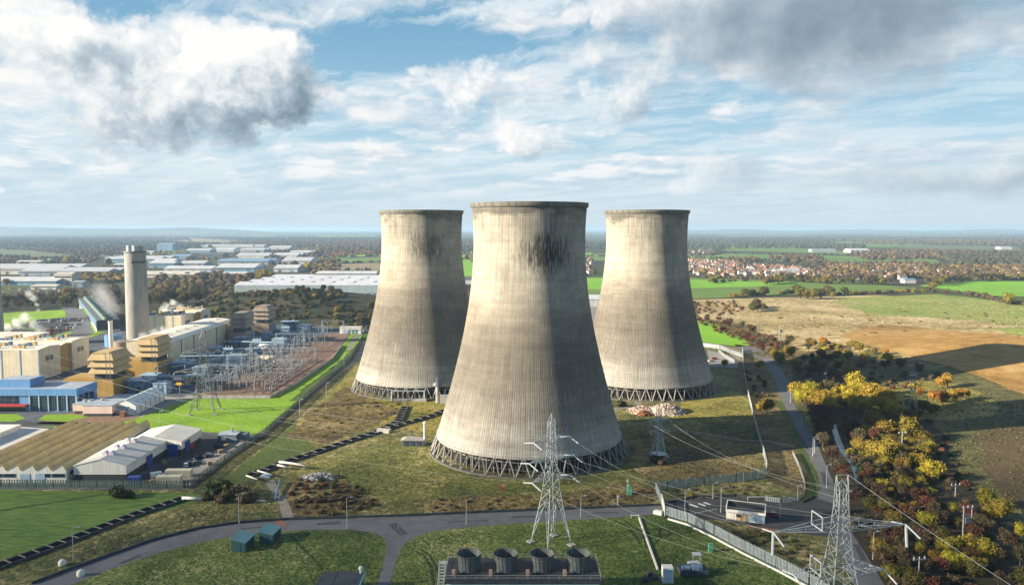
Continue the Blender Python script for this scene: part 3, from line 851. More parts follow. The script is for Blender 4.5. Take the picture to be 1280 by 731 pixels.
# ------------------------------------------------------------------ power station buildings (left)
def clad(name, c, wseam=1.0, seam=.75, rough=.6, weather=.12, axis='xy', metal=0.0, dirt=(.9, .9, .88)):
    """profiled cladding: fine vertical seams, sheet-to-sheet tint, streaky weathering"""
    m = bpy.data.materials.new(name); m.use_nodes = True
    t = N(m.node_tree); b = t.n['Principled BSDF']
    b.inputs['Roughness'].default_value = rough; b.inputs['Metallic'].default_value = metal; b.inputs['Specular IOR Level'].default_value = .3
    pos = t.n.new('ShaderNodeTexCoord').outputs['Object']
    x, y, z = t.sep(pos)[0:3]
    s = {'xy': t.math('ADD', x, y), 'x': x, 'y': y}[axis]
    q = t.math('DIVIDE', s, wseam)
    g = t.math('ABSOLUTE', t.math('SUBTRACT', t.math('FRACT', q), .5))
    ln = t.maprange(g, .40, .48)
    wn = t.n.new('ShaderNodeTexWhiteNoise'); wn.noise_dimensions = '1D'
    t.put(wn.inputs['W'], t.math('FLOOR', q))
    col_ = t.mix(1.0, c, t.ramp(wn.outputs['Value'], [(0, (.93, .93, .93)), (1, (1.06, 1.06, 1.06))]), 'MULTIPLY')
    st = t.noise(t.vmath('MULTIPLY', pos, (.9, .9, .08)), 1.0, 5, .6)
    col_ = t.mix(1.0, col_, t.ramp(st, [(.3, tuple(1 - weather * 2.2 * (1.15 - d) for d in dirt)), (.65, (1.04, 1.04, 1.04))]), 'MULTIPLY')
    bl = t.noise(pos, .15, 5, .6)
    col_ = t.mix(1.0, col_, t.ramp(bl, [(.3, (1 - weather,) * 3), (.7, (1 + weather * .6,) * 3)]), 'MULTIPLY')
    col_ = t.mix(t.math('MULTIPLY', ln, 1 - seam), col_, tuple(v * .25 for v in c))
    t.put(b.inputs['Base Color'], col_)
    return m


M_WHITE = clad('white_cladding', (.74, .72, .66), 1.2, .8)
M_WROOF = clad('pale_roof_sheet', (.62, .61, .56), 1.5, .85, weather=.16, axis='y')
M_DARKW = clad('dark_wall', (.045, .050, .055), 1.5, .6)
M_CREAM = clad('cream_cladding', (.70, .62, .46), .9, .9)
M_CROOF = clad('cream_roof', (.76, .72, .61), 1.4, .88, weather=.18, axis='x')
M_YEL = clad('ochre_cladding', (.40, .255, .065), .8, .85)
M_TANL = clad('tan_louvre', (.50, .365, .18), 1.0, .8)
M_TANR = clad('tan_roof_sheet', (.74, .57, .27), .9, .62, weather=.22, axis='y')
M_BLUE = clad('blue_cladding', (.12, .29, .56), .8, .82)
M_BLUEP = clad('pale_blue_column', (.33, .46, .60), .8, .9)
M_BROOF = clad('blue_grey_roof', (.36, .42, .48), 2.0, .8, weather=.2, axis='x')
M_BDOOR = clad('blue_door', (.04, .07, .28), .5, .7)
M_RED = mat('red_paint', [(.36, .03, .03), (.46, .05, .04)], 1, 4, rough=.6, coord='obj')
M_PINK = clad('pinkish_white', (.66, .52, .47), 1.2, .9)
M_TENT = clad('white_fabric', (.74, .76, .78), 5.0, .75, axis='y', weather=.08)
M_GLASS = mat('dark_glazing', [(.010, .018, .028), (.030, .045, .060)], .5, 3, rough=.15, spec=.6, coord='obj')
M_STEEL = mat('galvanised_steel', [(.30, .34, .36), (.44, .48, .50)], 1.5, 4, rough=.5, metal=.3, coord='obj')
M_STEELD = mat('dull_steel', [(.10, .12, .14), (.18, .20, .22)], 1.0, 4, rough=.6, metal=.3, coord='obj')
M_ALU = mat('busbar_aluminium', [(.40, .43, .46), (.56, .59, .62)], .5, 3, rough=.45, metal=.3, coord='obj')
M_INS = mat('insulator', [(.38, .41, .44), (.56, .59, .62)], 2, 3, rough=.4, coord='obj')
M_EQB = mat('blue_grey_plant', [(.045, .085, .15), (.10, .17, .27), (.20, .28, .37)], .35, 6, rough=.6, coord='pos')
M_EQL = mat('pale_blue_plant', [(.22, .34, .46), (.38, .50, .60)], .4, 5, rough=.6, coord='pos')
M_EQD = mat('dark_plant', [(.020, .030, .042), (.05, .065, .085)], .4, 5, rough=.7, coord='pos')
M_CONC = mat('weathered_concrete', [(.24, .235, .22), (.34, .33, .31), (.42, .41, .38)], .3, 6, coord='obj')
M_CHIM = mat('chimney_concrete', [(.21, .21, .20), (.27, .27, .255), (.32, .315, .295)], .35, 6, coord='obj', stretch=(1.5, 1.5, .25))
M_GREENL = clad('green_louvre', (.10, .17, .16), .9, .55, weather=.2)
M_WSTRIP = mat('white_concrete', [(.55, .54, .50), (.70, .69, .65)], .5, 5, coord='obj')
M_TYRE = mat('tyre_rubber', [(.012, .012, .012), (.022, .022, .022)], 3, 3, coord='obj')
M_FENCE = mat('green_fence_paint', [(.060, .105, .085), (.100, .150, .125)], .6, 4, rough=.6)
M_GFENCE = mat('grey_fence_paint', [(.20, .25, .28), (.30, .35, .38)], .6, 4, rough=.5)


M_BARKW = mat('pallet_wood', [(.22, .16, .09), (.36, .27, .16)], 2, 4, coord='obj')


class TB:
    """a thing whose parts are written in world coordinates"""
    def __init__(self, name, label, cat, x, y, group=None):
        self.o = thing(name, label, cat, (x, y, 0), 0, group)
        self.x, self.y = x, y

    def part(self, name, mb, mats, parent=None, smooth=False, fix=True):
        mb.v = [(v[0] - self.x, v[1] - self.y, v[2]) for v in mb.v]
        return mb.build(name, mats, parent or self.o, smooth, fix)


def box(*a):
    return MB().box(*a)


# --- white-roofed warehouse
t = TB('warehouse', 'long white-roofed warehouse with three twin roof vents and blue doors beside the tan ridged roof', 'warehouse', -145, 296)
t.part('lower_wall', box(-154.2, -136.3, 270.3, 302, 0, 2.6).box(-150.6, -130.3, 302.01, 321.7, 0, 2.4), M_DARKW)
up = MB()
up.prism([(-154.5, 2.6), (-136, 2.6), (-136, 5.7), (-145.2, 8.0), (-154.5, 5.7)], 270, 302, axis='y')
up.prism([(-151, 2.4), (-130, 2.4), (-130, 5.5), (-141, 7.4), (-151, 5.5)], 302.004, 322, axis='y')
t.part('wall', up, M_WHITE)
rf = MB()
for (xa, xm, xb, za, zm, y0, y1) in ((-154.7, -145.2, -135.8, 5.75, 8.05, 269.8, 302), (-151.2, -141, -129.8, 5.55, 7.45, 302.2, 322.2)):
    rf.prism([(xa, za - .05), (xm, zm - .05), (xm, zm + .10), (xa, za + .10)], y0, y1, axis='y')
    rf.prism([(xm + .01, zm - .05), (xb, za - .05), (xb, za + .10), (xm + .01, zm + .10)], y0, y1, axis='y')
t.part('roof', rf, M_WROOF)
for y0 in (285, 305):
    t.part('door', box(-136.05 if y0 < 300 else -130.05, -135.85 if y0 < 300 else -129.85, y0, y0 + 5, .05, 4.6), M_BDOOR)
t.part('door', box(-135.6, -131.5, 301.7, 301.96, .05, 4.6), M_BDOOR)
for y0 in (277, 285, 293.5):
    vb = MB()
    for dx in (-1.5, .8):
        vb.box(-145.2 + dx - .85, -145.2 + dx + .85, y0 - .9, y0 + .9, 7.4, 8.75)
        vb.lathe([(.95, 8.75), (1.1, 9.0), (.2, 9.35)], 10, (-145.2 + dx, y0, 0), close=True)
    t.part('roof_vent', vb, mat('vent_paint', [(.55, .50, .58), (.66, .62, .68)], 2, 3, coord='obj') if y0 == 277 else bpy.data.materials['vent_paint'])

# --- saw-tooth factory
t = TB('sawtooth_factory', 'factory under a row of tan saw-tooth roof ridges with a white gabled front', 'factory', -175, 301)
pitch, nT, x1 = 5.3, 7, -156.6
wl, rfm = MB(), MB()
wl.box(x1 - nT * pitch, x1, 269, 333, 0, 4.3)
for k in range(nT):
    b = x1 - k * pitch; a = b - pitch; p = b - 1.45
    wl.prism([(a + .03, 4.3), (b - .03, 4.3), (p, 6.5)], 269, 333, axis='y')
    rfm.prism([(a, 4.36), (p, 6.58), (p, 6.72), (a, 4.50)], 268.8, 333.3, axis='y')
    rfm.prism([(p + .01, 6.58), (b - .02, 4.36), (b - .02, 4.50), (p + .01, 6.72)], 268.8, 333.3, axis='y')
t.part('wall', wl, M_WHITE); t.part('roof', rfm, M_TANR)
for xa, xb in ((-161.6, -157.2), (-166.8, -162.2), (-184, -179), (-178.6, -174.5)):
    f_ = t.part('window', box(xa, xb, 268.88, 268.97, 2.0, 3.2), M_GLASS)
    t.part('window_frame', MB().box(xa - .1, xb + .1, 268.86, 268.95, 3.21, 3.32).box(xa - .1, xb + .1, 268.86, 268.95, 1.88, 1.99), M_BLUEP, f_)
for xa in (-172.8, -167.6):
    t.part('loading_door', box(xa, xa + 3.4, 268.87, 268.97, .05, 3.2), M_BLUEP)
t.part('side_window', box(-156.57, -156.45, 271, 332, 2.2, 3.4), M_GLASS)

# --- low white building at the left edge
t = TB('low_warehouse', 'low white-roofed building with a raised roof monitor at the left edge beyond the tan ridges', 'warehouse', -207, 305)
t.part('lower_wall', box(-221.7, -194.3, 288.3, 321.7, 0, 2.3), M_DARKW)
t.part('wall', MB().prism([(-222, 2.3), (-194, 2.3), (-194, 5.4), (-208, 6.3), (-222, 5.4)], 288, 322, axis='y'), M_WHITE)
t.part('roof', MB().prism([(-222.2, 5.45), (-208, 6.4), (-208, 6.5), (-222.2, 5.55)], 287.8, 322.2, axis='y').prism([(-207.99, 6.4), (-193.8, 5.45), (-193.8, 5.55), (-207.99, 6.5)], 287.8, 322.2, axis='y'), M_WROOF)
t.part('roof_monitor', box(-214, -203.5, 293, 319, 6.0, 8.2), M_WHITE)

# --- blue office block
t = TB('office_block', 'blue clad office block with tall dark window bays and a red entrance canopy', 'office block', -235, 386)
wl = MB()
wl.box(-268, -212.8, 377.6, 396, 0, 10.7)
t.part('wall', wl, M_BLUE)
t.part('upper_band', box(-268.2, -212.6, 377.0, 396.2, 7.7, 10.9), M_BLUE)
t.part('roof', box(-267.6, -213.2, 377.8, 395.6, 10.92, 11.05), M_BROOF)
t.part('penthouse', box(-252, -237, 380, 392, 11.06, 15.0), M_BLUE)
t.part('penthouse_roof', box(-251.4, -237.6, 380.6, 391.4, 15.02, 15.1), M_BROOF)
for k in range(5):
    xa = -213.4 - 4.55 * (k + 1)
    wnd = t.part('window_bay', box(xa + .35, xa + 4.2, 377.38, 377.57, .6, 7.6), M_GLASS)
    gb = MB()
    for j in range(1, 4): gb.box(xa + .35 + j * .96 - .05, xa + .35 + j * .96 + .05, 377.30, 377.37, .6, 7.6)
    for zz in (1.7, 2.9, 4.1, 5.3, 6.5): gb.box(xa + .35, xa + 4.2, 377.31, 377.36, zz - .06, zz + .06)
    t.part('glazing_bar', gb, M_EQB, wnd)
for k in range(6):
    xa = -213.1 - 4.55 * k
    t.part('column', box(xa - .3, xa + .3, 377.05, 377.58, 0, 7.68), M_BLUEP)
for k in range(6):
    xa = -241.5 - 4.4 * (k + 1)
    wnd = t.part('window_bay', box(xa + .3, xa + 4.1, 377.38, 377.57, 3.9, 7.6), M_GLASS)
    t.part('glazing_bar', MB().box(xa + 2.1, xa + 2.25, 377.3, 377.37, 3.9, 7.6).box(xa + .3, xa + 4.1, 377.3, 377.36, 5.6, 5.75), M_EQB, wnd)
t.part('entrance_glass', box(-266, -238.5, 377.36, 377.57, .1, 2.7), M_GLASS)
t.part('canopy', box(-266, -236.5, 374.2, 377.56, 2.9, 3.6), M_RED)
for y0 in (379, 384, 389):
    t.part('side_window', box(-212.78, -212.66, y0, y0 + 3.6, 1.0, 7.4), M_GLASS)

# --- low pinkish office and white fabric shed
t = TB('low_office', 'low flat-roofed office with pinkish white front left of the white fabric shed', 'office', -199, 374)
t.part('lower_wall', box(-203.6, -190.4, 366.6, 381, 0, 1.4).box(-211, -203.7, 372.4, 384, 0, 1.3), M_DARKW)
t.part('wall', box(-204, -190, 366.2, 381.5, 1.4, 5.2).box(-212, -204.01, 372, 384.5, 1.3, 4.6), M_PINK)
t.part('roof', box(-204.2, -189.8, 366.0, 381.7, 5.22, 5.4).box(-212.2, -204.22, 371.8, 384.7, 4.62, 4.8).box(-204.2, -193, 381.72, 398, 3.9, 4.1), M_BROOF)
t.part('rear_wall', box(-204, -193.2, 381.52, 397.8, 0, 3.88), M_WHITE)
for xx in (-209.5, -207, -201):
    t.part('roof_unit', box(xx, xx + 1.4, 376, 377.6, 4.81 if xx < -204 else 5.41, 5.9 if xx < -204 else 6.4), M_STEEL)
t = TB('fabric_shed', 'white fabric ridged storage shed with curved bays standing beside the plant road', 'shed', -186, 386)
sh = MB().prism([(-191.6, 0), (-180.8, 0), (-180.8, 4.2), (-183.5, 5.9), (-186.2, 6.9), (-188.9, 5.9), (-191.6, 4.2)], 370.5, 401, axis='y')
t.part('shell', sh, M_TENT)
rb = MB()
for y0 in np.linspace(370.4, 401.1, 7):
    for a, b in (((-191.7, 4.25), (-188.95, 5.98)), ((-188.95, 5.98), (-186.2, 7.0)), ((-186.2, 7.0), (-183.45, 5.98)), ((-183.45, 5.98), (-180.7, 4.25)), ((-180.7, 4.25), (-180.7, 0))):
        rb.bar((a[0], y0, a[1]), (b[0], y0, b[1]), .22)
t.part('rib', rb, M_STEEL)
t.part('doorway', box(-189.5, -184.5, 370.30, 370.48, 0, 4.0), M_EQL)
solo(MB().box(-1.2, 1.2, -1, 1, .3, 2.6).box(-1.0, 1.0, -1.3, -1.02, 0, .8), 'site_cabin', mat('rust_brown', [(.17, .06, .035), (.24, .10, .06)], 1, 4, coord='obj'), 'small rusty brown cabin at the gable of the white fabric shed', 'cabin', (-185, 366.5, 0))


# --- gas turbine air intakes
def gas_turbine(x, y, label, tone=M_TANL, base=M_YEL, s=1.0):
    t = TB('gas_turbine_house', label, 'turbine house', x, y, 'gas turbine intake houses')
    b = MB().prism([(x - 6.6, 0), (x + 7.4, 0), (x + 7.4, 7.6), (x + 6.8, 8.6), (x - 6.0, 8.6), (x - 6.6, 7.6)], y, y + 21, axis='y')
    t.part('base', b, base)
    t.part('shaft', box(x - 4, x + 5, y + 3.2, y + 18.6, 8.62, 12.0), M_EQD)
    core = box(x - 4.6, x + 5.6, y + 2.6, y + 19.5, 12.01, 22.4)
    t.part('filter_house', core, tone)
    for k in range(3):
        z0 = 12.2 + k * 3.6
        h = MB()
        xa, xb, ya, yb = x - 4.6, x + 5.6, y + 2.6, y + 19.5
        e = 1.9
        vs = [(xa - e, ya - e, z0), (xb + e, ya - e, z0), (xb + e, yb + e, z0), (xa - e, yb + e, z0), (xa - .02, ya - .02, z0 + 3.3), (xb + .02, ya - .02, z0 + 3.3), (xb + .02, yb + .02, z0 + 3.3), (xa - .02, yb + .02, z0 + 3.3)]
        h.add(vs, [(0, 1, 5, 4), (1, 2, 6, 5), (2, 3, 7, 6), (3, 0, 4, 7)])
        vs2 = [(p[0], p[1], p[2] - .25) for p in vs[:4]]
        h.add(vs[:4] + vs2, [(4, 5, 1, 0), (5, 6, 2, 1), (6, 7, 3, 2), (7, 4, 0, 3)])
        h.add([(xa, ya, z0 - .1), (xb, ya, z0 - .1), (xb, yb, z0 - .1), (xa, yb, z0 - .1)] + vs2, [(4, 5, 1, 0), (5, 6, 2, 1), (6, 7, 3, 2), (7, 4, 0, 3)], 1)
        t.part('louvre_hood', h, [tone, M_DARKW], fix=False)
    t.part('roof', MB().prism([(x - 5, 22.42), (x + 6.0, 22.42), (x + 6.0, 22.6), (x + 4.4, 23.4), (x - 3.4, 23.4), (x - 5, 22.6)], y + 2.2, y + 19.9, axis='y'), tone)
    la = MB()
    for zz in np.arange(8.8, 22, .9): la.box(x + 4.4, x + 6.6, y - .9, y - .78, zz, zz + .14)
    for xx in (x + 4.3, x + 6.6): la.box(xx, xx + .2, y - .95, y - .72, 8.62, 23.4)
    t.part('ladder_cage', la, M_STEELD)
    t.part('side_door', box(x + 7.42, x + 7.55, y + 13.5, y + 19, .1, 6.4), M_BLUE)
    d = MB().prism([(x - 24, 0), (x - 6.62, 0), (x - 6.62, 7.2), (x - 7.6, 8.4), (x - 22.6, 8.4), (x - 24, 7.2)], y + 8, y + 24, axis='y')
    t.part('exhaust_duct', d, base)
    return t


M_GREYT = clad('weathered_louvre', (.30, .24, .18), 1.0, .8)
gas_turbine(-219.5, 411, 'nearest ochre turbine house with tan three-tier air intake, beside the blue office')
gas_turbine(-220.5, 466, 'ochre turbine house with tan air intake standing against the end of the long cream hall')
gas_turbine(-214, 604, 'grey-brown turbine house beyond the far end of the cream hall, nearer of that pair', M_GREYT, M_GREYT)
gas_turbine(-214, 660, 'farthest grey-brown turbine house beside the dark scrub bank', M_GREYT, M_GREYT)

# --- boiler houses (two), turbine halls
def boiler_house(x0, x1, y0, y1, h, label, steps):
    t = TB('boiler_house', label, 'boiler house', (x0 + x1) / 2, (y0 + y1) / 2, 'cream boiler houses')
    n = len(steps)
    for k, (ya, yb, hh, m) in enumerate(steps):
        p = [(ya, 0), (yb, 0), (yb, hh), ((ya + yb) / 2, hh + .9), (ya, hh)]
        t.part('wall', MB().prism(p, x0, x1 - (1.2 if m is M_YEL else 0), axis='x'), m)
        r = MB().prism([(ya + .05, hh + .04), ((ya + yb) / 2, hh + .94), (yb - .05, hh + .04), (yb - .05, hh + .2), ((ya + yb) / 2, hh + 1.1), (ya + .05, hh + .2)], x0, x1, axis='x')
        t.part('roof', r, M_CROOF if m is not M_YEL else M_CROOF)
        if m is not M_YEL:
            xx = x1 + .02
            t.part('louvre', box(xx, xx + .15, ya + (yb - ya) * .3, ya + (yb - ya) * .45, hh - 7.5, hh - 4.5), M_STEELD)
            t.part('louvre', box(xx, xx + .15, ya + (yb - ya) * .50, ya + (yb - ya) * .65, hh - 7.5, hh - 4.5), M_STEELD)
            q = (yb - ya)
            for j in range(3):
                for i in range(3):
                    xv = x0 + (x1 - x0) * (.14 + .27 * i); yv = ya + q * (.16 + .26 * j)
                    zt_ = hh + 1.0 * (1 - abs(yv - (ya + yb) / 2) / (q / 2)) + .1
                    t.part('roof_vent', MB().box(xv, xv + 5.0, yv, yv + 1.6, zt_, zt_ + 1.3).box(xv + 5.6, xv + 7.2, yv, yv + 1.8, zt_, zt_ + 2.2), M_TANL if (i + j) % 3 else M_EQB)
    wdt = x1 - x0
    st = MB()
    for k in range(1, 5):
        st.box(x0 + wdt * k / 5 - .35, x0 + wdt * k / 5 + .35, y0 - .16, y0 - .02, 0, h)
    st.box(x1 - .6, x1 + .10, y0 - .18, y0 - .02, 0, h)
    t.part('downpipe', st, M_EQL)
    return t


boiler_house(-334, -278.5, 456, 511, 17.8, 'cream boiler house nearest the blue office, with ochre bay between its two gables', [(456, 478, 17.8, M_CREAM), (478.01, 491, 17.0, M_YEL), (491.01, 511, 17.8, M_CREAM)])
boiler_house(-299, -263.5, 620, 680, 19.6, 'cream boiler house with steaming roof vents standing just right of the tall chimney', [(620, 644, 19.6, M_CREAM), (644.01, 660, 18.8, M_YEL), (660.01, 680, 19.6, M_CREAM)])
t = TB('boiler_annex', 'narrow cream annex tower between the tall chimney and the rear boiler house', 'annex', -301, 621)
t.part('wall', box(-303.5, -299.2, 616, 626, 0, 18), M_CREAM); t.part('roof', box(-303.7, -299, 615.8, 626.2, 18.02, 18.4), M_CROOF)
t = TB('turbine_hall', 'long cream turbine hall with pale roof lying along the switchyard', 'hall', -236, 566)
t.part('wall', MB().prism([(-251, 0), (-224.2, 0), (-224.2, 14.6), (-228, 16.0), (-238, 17.0), (-247, 16.6), (-251, 15.6)], 505, 630, axis='y'), M_CREAM)
t.part('roof', MB().prism([(-251.3, 15.65), (-247, 16.66), (-238, 17.06), (-228, 16.06), (-223.9, 14.66), (-223.9, 14.9), (-228, 16.3), (-238, 17.3), (-247, 16.9), (-251.3, 15.9)], 504.7, 630.3, axis='y'), clad('hall_roof', (.78, .74, .63), 4.0, .9, weather=.14, axis='y'))
st = MB()
for y0 in (505.4, 526, 547, 568, 589, 610, 629.6): st.box(-224.18, -223.98, y0 - .4, y0 + .4, 0, 14.5)
t.part('downpipe', st, M_EQD)
for y0 in np.arange(515, 622, 15):
    t.part('ridge_vent', box(-240.5, -235.5, y0, y0 + 2.2, 17.1, 17.9), M_CROOF)
t = TB('turbine_hall', 'second cream hall behind the nearest boiler house at the left edge', 'hall', -350, 560)
t.part('wall', box(-372, -331, 520, 556, 0, 15), M_CREAM); t.part('roof', box(-372.3, -330.7, 519.7, 556.3, 15.02, 15.5), M_CROOF)

# --- chimneys
def chimney(x, y, label):
    t = TB('chimney', label, 'chimney', x, y, 'concrete chimneys')
    t.part('shaft', MB().lathe([(8.2, 0), (8.0, 20), (7.75, 45), (7.4, 71), (7.75, 71.2), (7.75, 72.4), (6.8, 72.4), (6.8, 70)], 48, (x, y, 0)), M_CHIM, smooth=True).data.set_sharp_from_angle(angle=R(40))
    t.part('cap', MB().lathe([(7.7, 71.25), (7.9, 71.25), (7.9, 72.5), (6.5, 72.6)], 48, (x, y, 0), close=True), M_STEELD)
    for a in (0.6, 2.2, 3.9, 5.3):
        fx, fy = x + 3.4 * math.cos(a), y + 3.4 * math.sin(a)
        t.part('flue', MB().lathe([(2.6, 72), (2.6, 76.6), (2.3, 76.6), (2.3, 73)], 20, (fx, fy, 0)), M_STEEL)
    for k in range(5):
        a = R(-90 + 12 + k * 17)
        wx, wy = x + 7.5 * math.cos(a), y + 7.5 * math.sin(a)
        t.part('port', MB().bar((wx, wy, 64.3), (wx + .25 * math.cos(a), wy + .25 * math.sin(a), 64.3), 1.5), M_EQD)
    return t


chimney(-281, 584, 'tall pale concrete chimney with steel flues on top beside the steaming boiler house')
chimney(-399.0, 596, 'concrete chimney cut off by the left edge, beside the steam cloud')
solo(MB().lathe([(1.5, 0), (1.4, 23), (1.6, 23.1), (1.6, 24), (1.2, 24), (1.2, 22)], 18), 'vent_stack', M_WHITE, 'slim white vent stack at the foot of the tall chimney', 'vent stack', (-283.5, 549, 0))

# --- tanks
def tank(x, y, r, h, m, label):
    t = TB('storage_tank', label, 'tank', x, y, 'storage tanks')
    t.part('shell', MB().lathe([(r, 0), (r, h), (r * .5, h + r * .13), (.05, h + r * .2)], 32, (x, y, 0), close=True), m)
    t.part('rail', MB().lathe([(r + .05, h + .9), (r + .12, h + .9), (r + .12, h + 1.02), (r + .05, h + 1.02), (r + .05, h + .9)], 32, (x, y, 0)), M_STEEL)
tank(-303, 590, 6.0, 8.5, clad('blue_tank', (.12, .27, .46), 1.4, .85), 'blue storage tank behind the nearest boiler house, left of three')
tank(-291, 606, 6.5, 8, clad('pale_tank', (.34, .46, .56), 1.4, .85), 'pale blue storage tank right behind the blue one')
tank(-286, 571, 6.5, 6.5, clad('brown_tank', (.25, .20, .16), 1.4, .85), 'brownish storage tank at the foot of the white vent stack')

# --- mechanical-draught cooling bank
bx, by = -352.0, 678.0
bd = Vector((-151, 242, 0)).normalized(); bn_ = Vector((bd.y, -bd.x, 0)); BL = 255.0
t = thing('cooling_bank', 'long dark green mechanical draught cooling bank giving off thin steam beyond the car park', 'cooling bank', (bx, by, 0), math.atan2(bd.y, bd.x))
MB().box(0, BL, -9, 9, 0, 1.2).build('basin', M_WSTRIP, t)
MB().box(0.4, BL - .4, 8.6, 9.3, 1.21, 3.2).build('white_kerb', M_WSTRIP, t)
MB().box(.2, BL - .2, -8.7, 8.7, 1.21, 9.6).build('body', M_GREENL, t)
lv = MB().box(.1, BL - .1, 8.705, 8.95, 3.25, 9.4)
for k in range(36): lv.box(k * BL / 36 + .1, k * BL / 36 + 2.2, 8.955, 9.6, 3.3, 9.2)
lv.build('louvre_side', M_EQL, t)
MB().box(-.2, BL + .2, -9.2, 9.2, 9.62, 10.0).build('deck', M_STEELD, t)
for k in range(18):
    MB().lathe([(4.6, 10.0), (4.0, 11.2), (4.3, 12.6), (4.0, 12.6), (3.7, 11.2), (4.2, 10.1)], 20, ((k + .5) * BL / 18, 0, 0)).build('fan_stack', M_GREENL, t, True)
MB().box(-.35, .15, -8.4, 8.4, 1.3, 9.5).build('end_wall', M_DARKW, t)

# --- plant equipment between halls and switchyard
rng = random.Random(11)
def transformer(x, y, label):
    t = TB('transformer', label, 'transformer', x, y, 'switchyard transformers')
    t.part('tank', box(x - 4, x + 4, y - 2.4, y + 2.4, .5, 5), M_EQB)
    for k in range(5):
        t.part('radiator', box(x - 3.7 + k * 1.55, x - 2.7 + k * 1.55, y - 4.0, y - 2.42, 1, 4.6), M_EQL)
    t.part('conservator', MB().tube([(x - 3.4, y, 6.3), (x + 3.4, y, 6.3)], .8, 10), M_EQL)
    for k in (-2, 0, 2):
        t.part('bushing', MB().lathe([(.32, 5), (.2, 6), (.3, 6.4), (.18, 7), (.25, 7.6), (.1, 8.4)], 8, (x + k, y + 1.4, 0)), M_INS)
    t.part('plinth', box(x - 5, x + 5, y - 4.4, y + 3.4, 0, .48), M_CONC)
for i, y in enumerate((436, 494, 536, 578, 622, 652)):
    transformer(-196 + (i % 2) * 6, y, ['blue-grey transformer behind the fabric shed, nearest of the row', 'blue-grey transformer by the near end of the cream hall', 'blue-grey transformer level with the second bay of the cream hall', 'blue-grey transformer level with the middle of the cream hall', 'blue-grey transformer level with the far end of the cream hall', 'farthest blue-grey transformer at the back of the switchyard'][i])
def plant_cabin(x, y, w_, d_, h_, m, label):
    t = TB('plant_cabin', label, 'plant building', x, y, 'plant cabins beside the switchyard')
    t.part('wall', box(x - w_ / 2, x + w_ / 2, y - d_ / 2, y + d_ / 2, 0, h_), m)
    t.part('roof', box(x - w_ / 2 - .3, x + w_ / 2 + .3, y - d_ / 2 - .3, y + d_ / 2 + .3, h_ + .02, h_ + .4), M_EQL)
    t.part('door', box(x - .8, x + .8, y - d_ / 2 - .1, y - d_ / 2 - .02, .1, min(3, h_ * .7)), M_DARKW)
    t.part('roof_unit', box(x + w_ * .15, x + w_ * .3, y - 1, y + 1, h_ + .42, h_ + 1.5), M_STEEL)
CAB = [(-203, 424, 12, 8, 6.5, M_EQB), (-190, 420, 7, 7, 5.6, M_EQL), (-209, 448, 9, 8, 5, M_EQB), (-184, 446, 8, 6, 4.5, M_EQD), (-206, 486, 12, 12, 6, M_EQB), (-188, 470, 9, 8, 5.5, M_EQB), (-178, 492, 8, 8, 6.5, M_EQL), (-183, 516, 10, 8, 5, M_EQB),
       (-206, 520, 10, 8, 5, M_EQD), (-212, 552, 9, 10, 5, M_EQB), (-184, 552, 8, 10, 4, M_EQB), (-176, 588, 9, 9, 6, M_EQL), (-208, 596, 8, 9, 6, M_EQB), (-180, 620, 10, 8, 5, M_EQB), (-197, 690, 14, 9, 7, M_EQB), (-178, 672, 9, 8, 6.5, M_EQB)]
for i, c in enumerate(CAB):
    plant_cabin(*c, 'small blue-grey flat-roofed plant building in the row along the cream turbine hall')
for i, (xa, ya, xb, yb, z) in enumerate([(-208, 436, -172, 440, 6), (-214, 500, -172, 505, 7), (-212, 460, -210, 500, 6.5), (-200, 530, -172, 560, 5.5), (-214, 575, -176, 570, 6), (-190, 610, -170, 640, 6)]):
    t = TB('pipe_rack', 'raised pipe rack crossing between plant cabins and switchyard', 'pipe rack', xa, ya, 'plant pipe racks')
    pm = MB()
    for o in (-.9, 0, .9): pm.tube([(xa, ya + o, z), (xb, yb + o, z)], .32, 6)
    t.part('pipes', pm, M_EQL)
    for k in range(6):
        p = Vector((xa, ya, 0)).lerp(Vector((xb, yb, 0)), k / 5)
        t.part('trestle', MB().bar((p.x, p.y - 1.2, 0), (p.x, p.y - 1.2, z - .35), .3).bar((p.x, p.y + 1.2, 0), (p.x, p.y + 1.2, z - .35), .3).bar((p.x, p.y - 1.6, z - .5), (p.x, p.y + 1.6, z - .5), .35), M_STEELD)
solo(MB().tube([(-5, 0, 3), (-4.6, 0, 3), (4.6, 0, 3), (5, 0, 3)], [1.2, 2.2, 2.2, 1.2], 14).box(-3.5, -2.7, -1.5, 1.5, 0, 1.4).box(2.7, 3.5, -1.5, 1.5, 0, 1.4), 'storage_vessel', M_WHITE, 'white horizontal storage vessel in the middle of the blue switchgear', 'vessel', (-180, 568, 0), 0, None, True)
solo(MB().tube([(-6, 0, 2.6), (-5.6, 0, 2.6), (5.6, 0, 2.6), (6, 0, 2.6)], [1, 1.8, 1.8, 1], 14).box(-4, -3.2, -1.3, 1.3, 0, 1.2).box(3.2, 4, -1.3, 1.3, 0, 1.2), 'storage_vessel', M_CREAM, 'cream horizontal storage vessel at the edge of the brown gravel', 'vessel', (-163, 520, 0), 0, None, True)

M_INSY = mat('yard_insulator', [(.16, .19, .22), (.34, .37, .40)], .6, 3, rough=.5, coord='pos')
